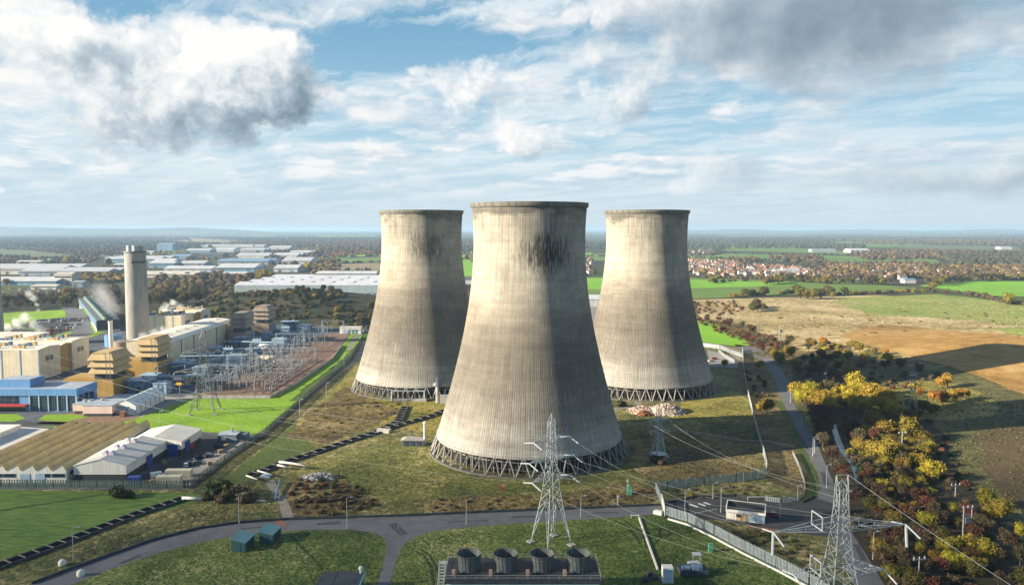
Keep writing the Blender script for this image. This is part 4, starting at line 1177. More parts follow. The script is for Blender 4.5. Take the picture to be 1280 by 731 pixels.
# --- switchyard: busbars on posts, gantries, isolator posts
def busbar(x0, y0, x1, y1, z, n, label):
    t = TB('busbar', label, 'busbar', x0, y0, 'switchyard busbars')
    t.part('conductor', MB().tube([(x0, y0, z), (x1, y1, z)], .13, 6), M_ALU)
    for k in range(n):
        p = Vector((x0, y0, 0)).lerp(Vector((x1, y1, 0)), (k + .5) / n)
        ps = t.part('post', MB().bar((p.x, p.y, 0), (p.x, p.y, z - 2.2), .35), M_STEELD)
        t.part('insulator', MB().lathe([(.28, z - 2.2), (.16, z - 1.8), (.28, z - 1.4), (.16, z - 1.0), (.28, z - .6), (.14, z - .15)], 7, (p.x, p.y, 0)), M_INSY, ps)
BL_ = 'raised aluminium busbar on posts over the switchyard gravel'
for x, ya, yb, z in ((-166, 412, 560, 7), (-162, 412, 640, 8), (-158, 414, 650, 8), (-154, 414, 650, 8), (-149, 416, 520, 6.5), (-145, 416, 520, 6.5), (-141, 416, 515, 6.5), (-136, 420, 505, 5.5), (-132, 420, 500, 5.5)):
    busbar(x, ya, x + (yb - ya) * .02, yb, z, int((yb - ya) / 13), BL_ + ' running away from the lawn')
for y in (424, 452, 482, 520, 560):
    for x0, x1 in ((-172, -160),) if y in (424,) else ((-170, -148), (-146, -128)):
        busbar(x0, y, x1, y + 1, 9.2 if x0 < -150 else 7.6, 3, BL_ + ' set crosswise')
for x0, y0, x1, y1, z in ((-172, 415, -150, 470, 9.5), (-160, 420, -139, 500, 9), (-200, 455, -165, 520, 8), (-186, 480, -158, 600, 8.5)):
    busbar(x0, y0, x1, y1, z, 4, 'slanting aluminium busbar crossing the switchyard at an angle')
def gantry(x0, x1, y, h):
    t = TB('gantry', 'lattice steel line gantry across the switchyard', 'gantry', (x0 + x1) / 2, y, 'switchyard gantries')
    for x in (x0, x1):
        m_ = MB()
        for sx, sy in ((-1, -1), (1, -1), (1, 1), (-1, 1)):
            m_.bar((x + sx * .9, y + sy * .9, 0), (x + sx * .35, y + sy * .35, h), .16)
        for k in range(6):
            za, zb = h * k / 6, h * (k + 1) / 6; w1, w2 = .9 - .55 * k / 6, .9 - .55 * (k + 1) / 6
            m_.bar((x - w1, y - w1, za), (x + w2, y - w2, zb), .1).bar((x + w1, y - w1, za), (x + w2, y + w2, zb), .1)
        t.part('mast', m_, M_STEEL)
    b = MB()
    for sy, zz in ((-.4, h - .8), (.4, h - .8), (0, h)): b.bar((x0, y + sy, zz), (x1, y + sy, zz), .14)
    nn = int((x1 - x0) / 1.6)
    for k in range(nn):
        xa, xb = x0 + (x1 - x0) * k / nn, x0 + (x1 - x0) * (k + 1) / nn
        b.bar((xa, y - .4, h - .8), (xb, y, h), .09).bar((xa, y + .4, h - .8), (xb, y, h), .09)
    t.part('beam', b, M_STEEL)
    for k in range(3):
        xx = x0 + (x1 - x0) * (k + 1) / 4
        t.part('insulator_string', MB().tube([(xx, y, h - .9), (xx, y, h - 3.2)], .16, 6), M_INSY)
for x0, x1, y, h in ((-172, -154, 432, 14), (-172, -154, 468, 14), (-172, -152, 510, 14), (-170, -150, 560, 14), (-168, -148, 610, 14), (-150, -134, 470, 10), (-148, -132, 520, 10), (-160, -142, 655, 12)):
    gantry(x0, x1, y, h)
post = thing('isolator_post', 'grey isolator post with ribbed insulator on the switchyard gravel', 'isolator', (-140, 430, 0), 0, 'switchyard isolator posts')
MB().bar((-.5, 0, 0), (-.5, 0, 2.6), .25).bar((.5, 0, 0), (.5, 0, 2.6), .25).box(-.9, .9, -.3, .3, 2.6, 2.9).build('stand', M_STEELD, post)
for dx in (-.55, .55): MB().lathe([(.26, 2.9), (.15, 3.3), (.26, 3.7), (.15, 4.1), (.26, 4.5), (.1, 5.2)], 7, (dx, 0, 0)).build('insulator', M_INSY, post)
k = 0
for y in np.arange(416, 640, 11.5):
    for x in (-169, -164, -160.5, -156.5, -151.5, -147, -143, -138.5, -134, -130):
        if (y > 530 and x > -150) or rng.random() < .52: continue
        xx, yy = x + rng.uniform(-.8, .8), y + rng.uniform(-1.5, 1.5)
        if k == 0: post.location = (xx, yy, 0)
        else: dup(post, (xx, yy, 0), rng.choice((0, math.pi / 2)))
        k += 1


def wall_strip(name, label, cat, pts, h, th, m):
    mb = MB()
    for a, b in zip(pts[:-1], pts[1:]):
        a, b = Vector((*a[:2], 0)), Vector((*b[:2], 0))
        n_ = Vector((-(b - a).y, (b - a).x, 0)).normalized() * th / 2
        mb.add([a - n_, b - n_, b + n_, a + n_] + [p + Vector((0, 0, h)) for p in (a - n_, b - n_, b + n_, a + n_)], [(0, 3, 2, 1), (4, 5, 6, 7), (0, 1, 5, 4), (1, 2, 6, 5), (2, 3, 7, 6), (3, 0, 4, 7)])
    o = mb.build(name, m); return tag(o, label, cat)
wall_strip('boundary_wall', 'low grey wall along the lawn side of the switchyard gravel', 'wall', [(-172, 406.5), (-127.2, 406.5), (-123.6, 440), (-122.2, 527), (-129, 590)], 1.5, .3, M_CONC)


# --- palisade fences
def fence(name, label, pts, h, m, step=.9, rail=True, group=None, closed=.0):
    t = thing(name, label, 'fence', (pts[0][0], pts[0][1], 0), 0, group)
    ox, oy = pts[0][0], pts[0][1]
    po, pa, ra = MB(), MB(), MB()
    for a, b in zip(pts[:-1], pts[1:]):
        a, b = Vector((a[0] - ox, a[1] - oy, 0)), Vector((b[0] - ox, b[1] - oy, 0))
        L = (b - a).length; d = (b - a).normalized()
        n_ = max(1, int(L / 3.0))
        for k in range(n_ + 1):
            p = a.lerp(b, k / n_); po.bar(p, p + Vector((0, 0, h + .12)), .16)
        for zz in (h * .18, h * .85): ra.bar(a + Vector((0, 0, zz)), b + Vector((0, 0, zz)), .07)
        nn = int(L / step)
        for k in range(nn):
            p = a + d * (k + .5) * step
            pa.add([p - d * step * .30, p + d * step * .30, p + d * step * .30 + Vector((0, 0, h)), p - d * step * .30 + Vector((0, 0, h))], [(0, 1, 2, 3)])
    po.add(ra.v, ra.f)
    po.build('frame', m, t); pa.build('pales', m, t)
    return t
fence('palisade_fence', 'green palisade fence in front of the saw-tooth factory and white warehouse', [(-240, 265), (-177, 264.7), (-113, 263.2), (-111.2, 264.5)], 2.6, M_FENCE)
fence('palisade_fence', 'green palisade fence between the switchyard lawn and the rough ground by the cooling towers', [(-111, 265), (-110, 300), (-107.5, 331), (-109, 420), (-110.5, 527), (-118, 600), (-128, 680)], 2.6, M_FENCE)

p = G(438, 417)
t = TB('store_cabin', 'white flat-roofed cabin with pale blue doors at the far end of the lawn path', 'cabin', p.x, p.y)
t.part('wall', box(p.x - 9, p.x + 9, p.y, p.y + 7, 0, 5.2), M_WHITE); t.part('roof', box(p.x - 9.3, p.x + 9.3, p.y - .3, p.y + 7.3, 5.22, 5.6), M_WROOF)
for dx in (-6, 1): t.part('door', box(p.x + dx, p.x + dx + 4.4, p.y - .15, p.y - .02, .1, 3.8), M_EQL)
# --- yard clutter beside the warehouse
def container(x, y, rz, m, label, L=6.1, cat='container', h=2.6):
    t = thing('shipping_container', label, cat, (x, y, 0), rz)
    b = MB().box(-L / 2, L / 2, -1.2, 1.2, .12, h)
    b.build('body', m, t)
    r = MB()
    n_ = int(L / .5)
    for k in range(n_):
        xx = -L / 2 + (k + .5) * L / n_
        r.box(xx - .12, xx + .12, -1.26, -1.21, .3, h - .2).box(xx - .12, xx + .12, 1.21, 1.26, .3, h - .2)
    r.build('ribs', m, t)
    MB().box(L / 2 + .01, L / 2 + .08, -1.1, 1.1, .2, h - .1).build('door', m, t)
    return t
M_CRC = clad('cream_container', (.58, .55, .40), .6, .85, axis='x')
M_GRC = clad('green_grey_cabin', (.10, .15, .17), .8, .85, axis='x')
p = G(212, 603); container(p.x, p.y, R(2), M_CRC, 'cream container nearest the fence corner beside the white warehouse', 8.5)
p = G(224, 595); container(p.x, p.y, R(2), M_CRC, 'cream container just behind another cream one by the parked van', 9)
p = G(168, 604); container(p.x, p.y, R(4), clad('blue_container', (.05, .09, .35), .6, .85, axis='x'), 'small blue container at the warehouse corner by the fence', 4)
p = G(232, 562); container(p.x, p.y, R(62), clad('red_container', (.42, .05, .06), .6, .85, axis='x'), 'red container parked beside the white warehouse wall', 6.5)
p = G(288, 550)
t = TB('control_cabin', 'dark grey flat-roofed cabin with a white sign at the edge of the lawn', 'cabin', p.x, p.y)
t.part('wall', box(p.x - 4.2, p.x + 3.6, p.y - 3, p.y + 3, 0, 3), M_GRC); t.part('roof', box(p.x - 4.4, p.x + 3.8, p.y - 3.2, p.y + 3.2, 3.02, 3.3), M_BROOF)
t.part('sign', box(p.x - 2.6, p.x - .6, p.y - 3.08, p.y - 3.01, .9, 2.3), M_WHITE)
t.part('annex', box(p.x + 3.62, p.x + 7, p.y - .5, p.y + 3.4, 0, 2.8), M_GRC)
t.part('roof_tank', box(p.x - .5, p.x + .7, p.y + .5, p.y + 1.7, 3.31, 4.6), M_STEEL)
for i, (px, py) in enumerate(((253, 572), (262, 570), (246, 574), (240, 577), (271, 560))):
    q = G(px, py); m_ = MB()
    for j in range(5):
        a, b_ = rng.uniform(-2, 1), rng.uniform(-1, 1); m_.box(a, a + rng.uniform(.6, 1.8), b_, b_ + rng.uniform(.5, 1.2), .02 * j, rng.uniform(.4, 1.6))
    solo(m_, 'scrap_pile', M_STEELD if i % 2 else M_EQD, 'dark pile of scrap materials on the concrete slab beside the fence', 'scrap pile', (q.x, q.y, 0), 0, 'scrap piles')


for i, (px, py, lb) in enumerate(((262, 581, 'stack of pallets on the concrete slab, nearest the scrap piles'), (276, 566, 'stack of pallets on the slab halfway to the grey cabin'), (283, 559, 'stack of pallets on the slab just before the grey cabin'), (190, 604, 'stack of pallets between the blue container and the van'), (205, 580, 'stack of pallets by the warehouse side wall'))):
    q = G(px, py); m_ = MB()
    for j in range(6):
        z_ = j * .24; o_ = rng.uniform(-.1, .1)
        for dy in (-.5, 0, .5): m_.box(-.9 + o_, .9 + o_, dy - .12, dy + .12, z_, z_ + .12)
        m_.box(-.95 + o_, .95 + o_, -.65, .65, z_ + .125, z_ + .20)
    solo(m_, 'pallet_stack', M_BARKW, lb, 'pallets', (q.x, q.y, .01), rng.uniform(0, 1.5))
# --- vehicles
M_CARS = {n: mat('car_paint_' + n, [tuple(v * .92 for v in c), c], 2, 2, rough=.3, spec=.5, coord='obj') for n, c in dict(white=(.72, .72, .72), silver=(.40, .42, .44), black=(.018, .018, .02), blue=(.035, .07, .20), red=(.34, .03, .03), grey=(.12, .13, .14)).items()}
def car_mesh(paint):
    m = MB()
    m.prism([(-2.1, .35), (2.1, .35), (2.15, .75), (1.3, .92), (-2.1, .98)], -.86, .86, 0, 'y')
    m.prism([(-1.95, .98), (1.25, .925), (.55, 1.42), (-1.4, 1.45)], -.74, .74, 1, 'y')
    m.prism([(-1.36, 1.452), (.52, 1.422), (.48, 1.47), (-1.32, 1.50)], -.70, .70, 0, 'y')
    for x in (-1.35, 1.35):
        for s in (-1, 1): m.tube([(x, s * .70, .33), (x, s * .90, .33)], .33, 10, 2)
    return m
car_me = {}
for n, c in M_CARS.items():
    o = car_mesh(n).build('parked_car', [c, M_GLASS, M_TYRE], None, False, True); car_me[n] = o.data; bpy.data.objects.remove(o)
def put_car(x, y, rz, paint, label, group):
    o = bpy.data.objects.new('parked_car', car_me[paint]); col.objects.link(o)
    o.location = (x, y, hz(x, y) + .01); o.rotation_euler = (0, 0, rz)
    return tag(o, label, 'car', group)
names = list(M_CARS)
for r_, (ya, xa, xb, n_) in enumerate(((736, -448, -400, 17), (728, -450, -398, 18), (712, -416, -393, 8), (698, -414, -390, 8), (684, -412, -389, 8), (671, -409, -388, 7), (658, -404, -388, 6))):
    for k in range(n_):
        if rng.random() < .12: continue
        pn = rng.choice(names if r_ < 5 else ['red', 'red', 'grey', 'white', 'black'])
        put_car(xa + (xb - xa) * k / n_ + rng.uniform(-.3, .3), ya + rng.uniform(-.4, .4), R(90) + rng.uniform(-.05, .05), pn, pn + ' car parked in the rows on the dark car park by the chimney', pn + ' cars on the plant car park')
q = G(198, 597)
t = thing('van', 'white van parked beside the cream containers and the warehouse', 'van', (q.x, q.y, 0), R(35))
MB().prism([(-2.6, .4), (2.5, .4), (2.6, 1.1), (1.7, 1.35), (1.0, 2.2), (-2.6, 2.3)], -1, 1, 0, 'y').build('body', M_CARS['white'], t, False, True)
MB().prism([(1.74, 1.36), (1.05, 2.15), (1.12, 2.15), (1.80, 1.36)], -.85, .85, 0, 'y').build('windscreen', M_GLASS, t, False, True)
for x in (-1.6, 1.6):
    for s in (-1, 1): MB().tube([(x, s * .82, .36), (x, s * 1.03, .36)], .36, 12).build('wheel', M_TYRE, t)
for i, (px, py, pn) in enumerate(((238, 581, 'black'), (245, 580, 'grey'), (233, 583, 'silver'))):
    q = G(px, py); put_car(q.x, q.y, R(20 + 40 * i), pn, pn + ' car standing on the slab behind the cream containers', None)
# ------------------------------------------------------------------ pylons, wires, lamps, fences and small things
M_PYL = mat('pylon_steel', [(.30, .35, .37), (.44, .49, .51), (.56, .60, .62)], .5, 5, rough=.5, metal=.25, coord='obj')
M_WIRE = mat('wire', [(.40, .42, .42), (.55, .57, .56)], .3, 2, rough=.5, metal=.3)


def lattice(mb, lv, wd, brace, x=0, y=0, sub=True):
    """square tapering lattice body: lv = list of (z, half width)"""
    cs = ((-1, -1), (1, -1), (1, 1), (-1, 1))
    for (za, wa), (zb, wb) in zip(lv[:-1], lv[1:]):
        for i in range(4):
            a, b = cs[i], cs[(i + 1) % 4]
            mb.bar((x + a[0] * wa, y + a[1] * wa, za), (x + a[0] * wb, y + a[1] * wb, zb), wd)
            mb.bar((x + a[0] * wa, y + a[1] * wa, za), (x + b[0] * wb, y + b[1] * wb, zb), brace)
            mb.bar((x + b[0] * wa, y + b[1] * wa, za), (x + a[0] * wb, y + a[1] * wb, zb), brace)
            mb.bar((x + a[0] * wb, y + a[1] * wb, zb), (x + b[0] * wb, y + b[1] * wb, zb), brace)


M_PYLD = mat('weathered_pylon_steel', [(.11, .13, .13), (.19, .21, .21), (.27, .29, .29)], .5, 5, rough=.6, metal=.25, coord='obj')


def pylon(x, y, rz, H, lv, arms, label, wd=.22, br=.12, ins=2.2, foot=True, group='lattice pylons', insmode='tension', M_PYL=M_PYL):
    """arms: (z, reach, half width at body, depth) along local +-x; returns (thing, attachment points in world)"""
    t = thing('pylon', label, 'pylon', (x, y, hz(x, y)), rz, group)
    w0 = lv[0][1]
    legs = [l for l in lv if l[0] <= lv[1][0]]
    za, wa = lv[0]; zb, wb = lv[1]
    for sx, sy in ((-1, -1), (1, -1), (1, 1), (-1, 1)):
        m = MB()
        m.bar((sx * wa, sy * wa, za), (sx * wb, sy * wb, zb), wd * 1.15)
        n = 5
        for k in range(n):
            f0, f1 = k / n, (k + 1) / n
            p0 = Vector((sx * (wa + (wb - wa) * f0), sy * (wa + (wb - wa) * f0), za + (zb - za) * f0))
            i0, i1 = .55 * f0 * wa, .55 * f1 * wa
            p1 = Vector((sx * (wa + (wb - wa) * f1), sy * (wa + (wb - wa) * f1), za + (zb - za) * f1))
            m.bar(p0, (p1.x - sx * i1, p1.y, p1.z), br).bar(p0, (p1.x, p1.y - sy * i1, p1.z), br)
            m.bar(p1, (p1.x - sx * i1, p1.y, p1.z), br * .8).bar(p1, (p1.x, p1.y - sy * i1, p1.z), br * .8)
            q0 = Vector((p0.x - sx * i0, p0.y, p0.z)); q1 = Vector((p1.x - sx * i1, p1.y, p1.z)); m.bar(q0, q1, br)
            q0 = Vector((p0.x, p0.y - sy * i0, p0.z)); q1 = Vector((p1.x, p1.y - sy * i1, p1.z)); m.bar(q0, q1, br)
        m.build('leg', M_PYL, t)
        if foot: MB().box(sx * wa - 1.0, sx * wa + 1.0, sy * wa - 1.0, sy * wa + 1.0, -.4, .35).build('footing', M_CONC, t)
    b = MB(); lattice(b, lv[1:], wd, br)
    top = lv[-1]
    for sx, sy in ((-1, -1), (1, -1), (1, 1), (-1, 1)): b.bar((sx * top[1], sy * top[1], top[0]), (0, 0, H), wd * .8)
    b.build('body', M_PYL, t)
    att = []
    ca, sa = math.cos(rz), math.sin(rz)
    for (z, reach, hw, dep) in arms:
        for s in (-1, 1):
            m = MB()
            tip = (s * reach, 0, z + .1)
            for yy in (-hw, hw):
                m.bar((s * hw, yy, z), tip, wd * .7).bar((s * hw, yy, z + dep), tip, wd * .7)
                for f in (.25, .5, .75):
                    lo = Vector((s * hw, yy, z)).lerp(Vector(tip), f); hi = Vector((s * hw, yy, z + dep)).lerp(Vector(tip), f)
                    lo0 = Vector((s * hw, yy, z)).lerp(Vector(tip), f - .25)
                    m.bar(lo, hi, br * .8).bar(lo0, hi, br * .8)
            for f in (.25, .5, .75):
                a_ = Vector((s * hw, -hw, z)).lerp(Vector(tip), f); b_ = Vector((s * hw, hw, z)).lerp(Vector(tip), f - .25); m.bar(a_, b_, br * .8)
            arm = m.build('cross_arm', M_PYL, t)
            if insmode == 'tension':
                for yy in (-1, 1):
                    MB().tube([tip, (tip[0], yy * ins, z - ins * .22)], .19, 6).build('insulator', M_INS, arm)
                    att.append((s, yy, Vector((x + tip[0] * ca - yy * ins * sa, y + tip[0] * sa + yy * ins * ca, z - ins * .22 + hz(x, y)))))
            else:
                MB().tube([tip, (tip[0], 0, z - ins)], .17, 6).build('insulator', M_INS, arm)
                for yy in (-1, 1): att.append((s, yy, Vector((x + tip[0] * ca, y + tip[0] * sa, z - ins + hz(x, y)))))
    return t, att


def wire(a, b, sag, label, r=.045, group=None):
    pts = []
    for k in range(25):
        f = k / 24
        p = Vector(a).lerp(Vector(b), f); p.z -= sag * 4 * f * (1 - f); pts.append(p)
    o = MB().tube(pts, r, 4, caps=False).build('power_line', M_WIRE)
    return tag(o, label, 'wire', group)


BODY = [(0, 4.15), (12.5, 2.15), (16, 1.75), (19.5, 1.42), (22.5, 1.2), (25.5, 1.05), (28.4, .95), (31.2, .85), (33.8, .78), (35.2, .74)]
pa = G(689, 679)
pyA, attA = pylon(pa.x, pa.y, R(45 - 12), 37.6, BODY, [(18.6, 6.6, 1.35, 2.3), (24.3, 7.6, 1.02, 2.0), (29.9, 6.2, .84, 1.8)], 'tall pale lattice pylon on the grass in front of the largest cooling tower', .17, .085, 4.2)
pb = G(1046, 792)
BB = [(0, 5.4), (11, 3.0), (14, 2.5), (17, 2.1), (20, 1.75), (23, 1.5), (26, 1.3)]
pyB, attB = pylon(pb.x, pb.y, R(8), 35.0, BB + [(29, 1.1), (32.5, 1.0)], [(14.0, 10.5, 2.45, 2.6), (23.8, 15.5, 1.45, 2.4)], 'broad angle pylon with long pale insulators straddling the lane at the bottom right', .165, .09, 5.0)
# twin earth peaks and jumper brackets of the angle pylon
mb = MB()
for s in (-1, 1):
    mb.bar((s * 1.0, -1, 32.5), (s * 1.35, 0, 35.8), .16).bar((s * 1.0, 1, 32.5), (s * 1.35, 0, 35.8), .16).bar((s * 1.0, 0, 29), (s * 1.35, 0, 35.8), .14)
mb.bar((-1.35, 0, 35.8), (1.35, 0, 35.8), .14)
mb.build('earth_peak', M_PYL, pyB)
for s, z in ((-1, 24), (-1, 14)):
    f = MB()
    x0 = s * 5.5
    for a, b in (((x0, -2.2, z + .5), (x0, 2.2, z + .5)), ((x0, -2.2, z + 3.4), (x0, 2.2, z + 3.4)), ((x0, -2.2, z + .5), (x0, -2.2, z + 3.4)), ((x0, 2.2, z + .5), (x0, 2.2, z + 3.4))):
        f.bar(a, b, .22)
    f.build('jumper_frame', M_INS, pyB)
for s in (-1, 1):
    MB().tube([(s * 15.5, 0, 23.8), (s * 15.7, -.3, 19.0)], .32, 8).build('bushing', M_INS, pyB)
pc = G(823, 570)
pyC, attC = pylon(pc.x, pc.y, R(20), 21.2, [(0, 2.2), (7, 1.3), (9.5, 1.1), (12, .95), (14.5, .85), (17, .75), (19, .7)], [(10.0, 4.0, 1.05, 1.3), (14.2, 4.4, .87, 1.3)], 'small lattice pylon on a white deck, in front of the rubble heap', .14, .08, 1.8)
MB().box(-2.6, 2.6, -2.6, 2.6, 1.0, 1.25).build('deck', M_WSTRIP, pyC)
pd = G(257, 515)
pyD, attD = pylon(pd.x, pd.y, R(6), 41.0, [(0, 6.0), (12, 3.4), (16, 2.8), (20, 2.4), (24, 2.0), (27, 1.8), (30, 1.6), (33, 1.5), (36, 1.4)], [(20.0, 13.5, 2.4, 2.6), (29.5, 9.5, 1.65, 2.2)], 'dull grey lattice pylon standing on the bright lawn by the switchyard', .24, .13, 3.6, M_PYL=M_PYLD)
pe = G(1140, 520)
pyE, attE = pylon(pe.x, pe.y, R(60), 24.5, [(0, 2.7), (9, 1.5), (12, 1.2), (15, 1.0), (18, .85), (21, .75)], [(13.0, 4.6, 1.1, 1.3), (17, 5.0, .9, 1.3), (20.5, 4.0, .8, 1.2)], 'slim lattice pylon among the yellow trees at the foot of the brown hill', .16, .09, 1.8, M_PYL=M_PYLD)

# wires
for s, yy, p in attA:
    if yy > 0:
        wire(p, Vector((p.x - 260, p.y + 190, p.z - 6)), 7, 'thin power line sagging leftwards from the tall pylon over the cooling tower lawn', .016, 'lines left of the tall pylon')
A_r = sorted([p for s, yy, p in attA if yy < 0], key=lambda p: -p.z)
B_l = sorted([p for s, yy, p in attB if yy > 0], key=lambda p: -p.z)
for k, p in enumerate(A_r):
    q = B_l[min(k // 2, len(B_l) - 1)]
    wire(p, q, 2.2, 'power line from the tall pylon to the broad angle pylon', .022, 'lines between the two big pylons')
C_p = sorted([p for s, yy, p in attC], key=lambda p: -p.z)
for k, p in enumerate(C_p[:4]):
    wire(p, Vector((pb.x + (k % 2) * 3 - 1.5, pb.y, 33 - k)), 3, 'thin line from the small pylon to the angle pylon', .016, 'lines from the small pylon')
wire(Vector((pb.x + 1.35, pb.y, 35.8)), Vector((pb.x + 30, pb.y - 38, 18)), .6, 'taut wire slanting down right from the peak of the angle pylon', .04)
for k, (s, yy, p) in enumerate(attD):
    if yy < 0: wire(p, Vector((-150 + s * 8, 300 - 0 * k, 12)) if False else Vector((p.x + 55, p.y + 90, 10)), 3, 'line dropping from the lawn pylon into the switchyard', .025, 'lines from the lawn pylon')


# --- lamp posts
def lamp_post(px, py, h, label, arm=1.2, rz=0, heads=1):
    p = G(px, py)
    t = thing('lamp_post', label, 'lamp post', (p.x, p.y, p.z), rz, 'lamp posts')
    MB().tube([(0, 0, 0), (0, 0, 1.2), (0, 0, 1.25), (0, 0, h)], [.17, .17, .11, .08], 8).build('pole', M_STEEL, t)
    for s in ((1,) if heads == 1 else (1, -1)):
        MB().tube([(0, 0, h - .1), (s * arm * .5, 0, h + .08), (s * arm, 0, h + .1)], .06, 6).build('arm', M_STEEL, t)
        MB().prism([(s * arm - .1, h), (s * arm + s * .75, h + .02), (s * arm + s * .7, h + .2), (s * arm - .1, h + .24)], -.16, .16, 0, 'y').build('lamp_head', M_INS, t, False, True)
    return t
LP = [(92, 700, 9.0, 'lamp post standing beside the dark pipe trench at the lower left'), (299, 654, 9.2, 'lamp post on the road verge above the two teal sheds'), (434, 661, 9.5, 'lamp post on the near edge of the road, left of the junction'), (583, 655, 7.8, 'lamp post on the near road edge between the junction and the tall pylon'),
      (726, 646, 6.6, 'lamp post on the near road edge just right of the tall pylon'), (856, 645, 8.4, 'lamp post inside the gate by the painted arrows'), (891, 623, 5.2, 'short lamp post behind the painted arrows'), (901, 640, 8.0, 'lamp post at the left end of the gatehouse'), (975, 647, 6.6, 'lamp post just right of the gatehouse'),
      (997, 627, 5.4, 'lamp post in the grass corner beside the lane bend'), (1018, 566, 5.6, 'lamp post on the left of the lane, near the wire fence'), (1016, 570, 7.5, 'lamp post with level arm on the lane right edge'), (1033, 610, 8.2, 'lamp post beside the broad angle pylon peak'), (1058, 640, 6.6, 'lamp post on the lane edge behind the angle pylon'),
      (1091, 699, 7.6, 'lamp post on the right lane verge below the angle pylon arm'), (1002, 535, 6.5, 'lamp post on the lane verge by the yellow trees'), (988, 503, 6.5, 'lamp post where the lane passes the first yellow trees'), (984, 483, 6.2, 'lamp post on the lane opposite the fence'), (962, 488, 5, 'short lamp post between fence and lane')]
for px, py, h, lb in LP: lamp_post(px, py, h, lb, rz=R(15))
for px, py, h, lb in ((114, 520, 8, 'thin post beside the low pinkish office'), (188, 503, 7, 'thin lamp post beside the fabric shed on the plant road'), (200, 530, 6, 'thin post on the lawn corner by the tan ridges'), (375, 520, 8, 'lamp post on the lawn beside the green fence'), (408, 497, 8, 'lamp post on the lawn near the middle of the green fence'), (430, 460, 8, 'lamp post at the far end of the lawn')):
    lamp_post(px, py, h, lb, .8)
t = TB('sign_post', 'yellow sign on a pole at the near corner of the switchyard', 'sign', *G(225, 499)[:2]); p = G(225, 499)
t.part('pole', MB().bar((p.x, p.y, 0), (p.x, p.y, 8.6), .2), M_STEEL); t.part('panel', box(p.x - 1.6, p.x + 1.2, p.y - .2, p.y - .11, 7.6, 9.0), mat('yellow_sign', [(.62, .38, .02), (.72, .45, .03)], 1, 2, coord='obj'))

# --- security fences on the right
FR = 'grey palisade fences round the gate'
fence('palisade_fence', 'grey palisade fence running from the gate down towards the angle pylon', [G(*q) for q in ((833, 644), (860, 652), (893, 668), (930, 688), (970, 708), (1012, 730), (1040, 748))], 3.0, M_GFENCE, .5)
wall_strip('fence_plinth', 'pale concrete kerb along the foot of the fence that runs towards the angle pylon', 'kerb', [G(*q) - Vector((.35, .6, 0)) for q in ((836, 648), (860, 655), (893, 671), (930, 691), (970, 711), (1012, 733))], .45, .5, M_WSTRIP)
fence('palisade_fence', 'grey palisade fence between the gate and the rough ground below the small pylon', [G(*q) for q in ((828, 632), (819, 612), (834, 611), (880, 606), (920, 602), (957, 597), (959, 590))], 3.0, M_GFENCE, .5)
fence('wire_fence', 'long pale fence climbing from the gate compound past the small pylon to the far compound', [G(*q) for q in ((959, 590), (957, 578), (948, 545), (940, 515), (934, 490), (930, 465), (929, 452), (928, 438))], 3.0, M_ALU, .55)
fence('wire_fence', 'pale fence round the corner grass at the lane bend', [G(*q) for q in ((991, 568), (999, 585), (1006, 606), (1006, 618), (996, 627), (975, 628), (958, 626))], 1.6, M_STEEL, .6)
fence('wire_fence', 'white fence round the far compound behind the right-hand cooling tower', [G(*q) for q in ((878, 433), (900, 436), (912, 441), (928, 447))], 2.8, M_STEEL, .8)
fence('wire_fence', 'white inner fence of the far compound beside the parked trucks', [G(*q) for q in ((898, 440), (906, 447), (922, 456))], 2.4, M_STEEL, .8)
p = G(831, 645); q = G(827, 628)
t = TB('gate', 'white barred sliding gate standing open across the road end', 'gate', p.x, p.y)
gm = MB(); nb_ = 12
for k in range(nb_ + 1):
    a = Vector((p.x, p.y, 0)).lerp(Vector((q.x, q.y, 0)), k / nb_); gm.bar((a.x, a.y, .2), (a.x, a.y, 2.9), .22)
t.part('bars', gm, M_WSTRIP)
t.part('frame', MB().bar((p.x, p.y, .3), (q.x, q.y, .3), .25).bar((p.x, p.y, 2.9), (q.x, q.y, 2.9), .25).bar((p.x, p.y, 1.6), (q.x, q.y, 1.6), .2), M_WSTRIP)
p = G(823, 642)
solo(MB().box(-1.4, 1.4, -.9, .9, 0, 1.0).box(-1.2, 1.2, -.7, .7, 1.0, 1.15), 'concrete_block', M_WSTRIP, 'pale concrete block on the road side of the white gate', 'block', (p.x, p.y, 0), R(-35))
p = G(789, 647)
t = TB('road_barrier', 'white post and rail barrier at the road edge left of the gate', 'barrier', p.x, p.y)
for dx in (0, 2.2): t.part('post', MB().bar((p.x + dx, p.y, 0), (p.x + dx, p.y, 1.1), .16), M_WSTRIP)
t.part('rail', MB().bar((p.x - .2, p.y - .1, .85), (p.x + 2.5, p.y - .1, .85), .18), M_WSTRIP)
t = thing('height_rail', 'low white goal-shaped rail on the apron edge behind the gatehouse', 'rail', G(946, 625))
MB().bar((-3, 0, 1.2), (3, 0, 1.2), .14).build('rail', M_WSTRIP, t)
for xx in (-3, 3): MB().bar((xx, 0, 0), (xx, 0, 1.2), .14).build('post', M_WSTRIP, t)

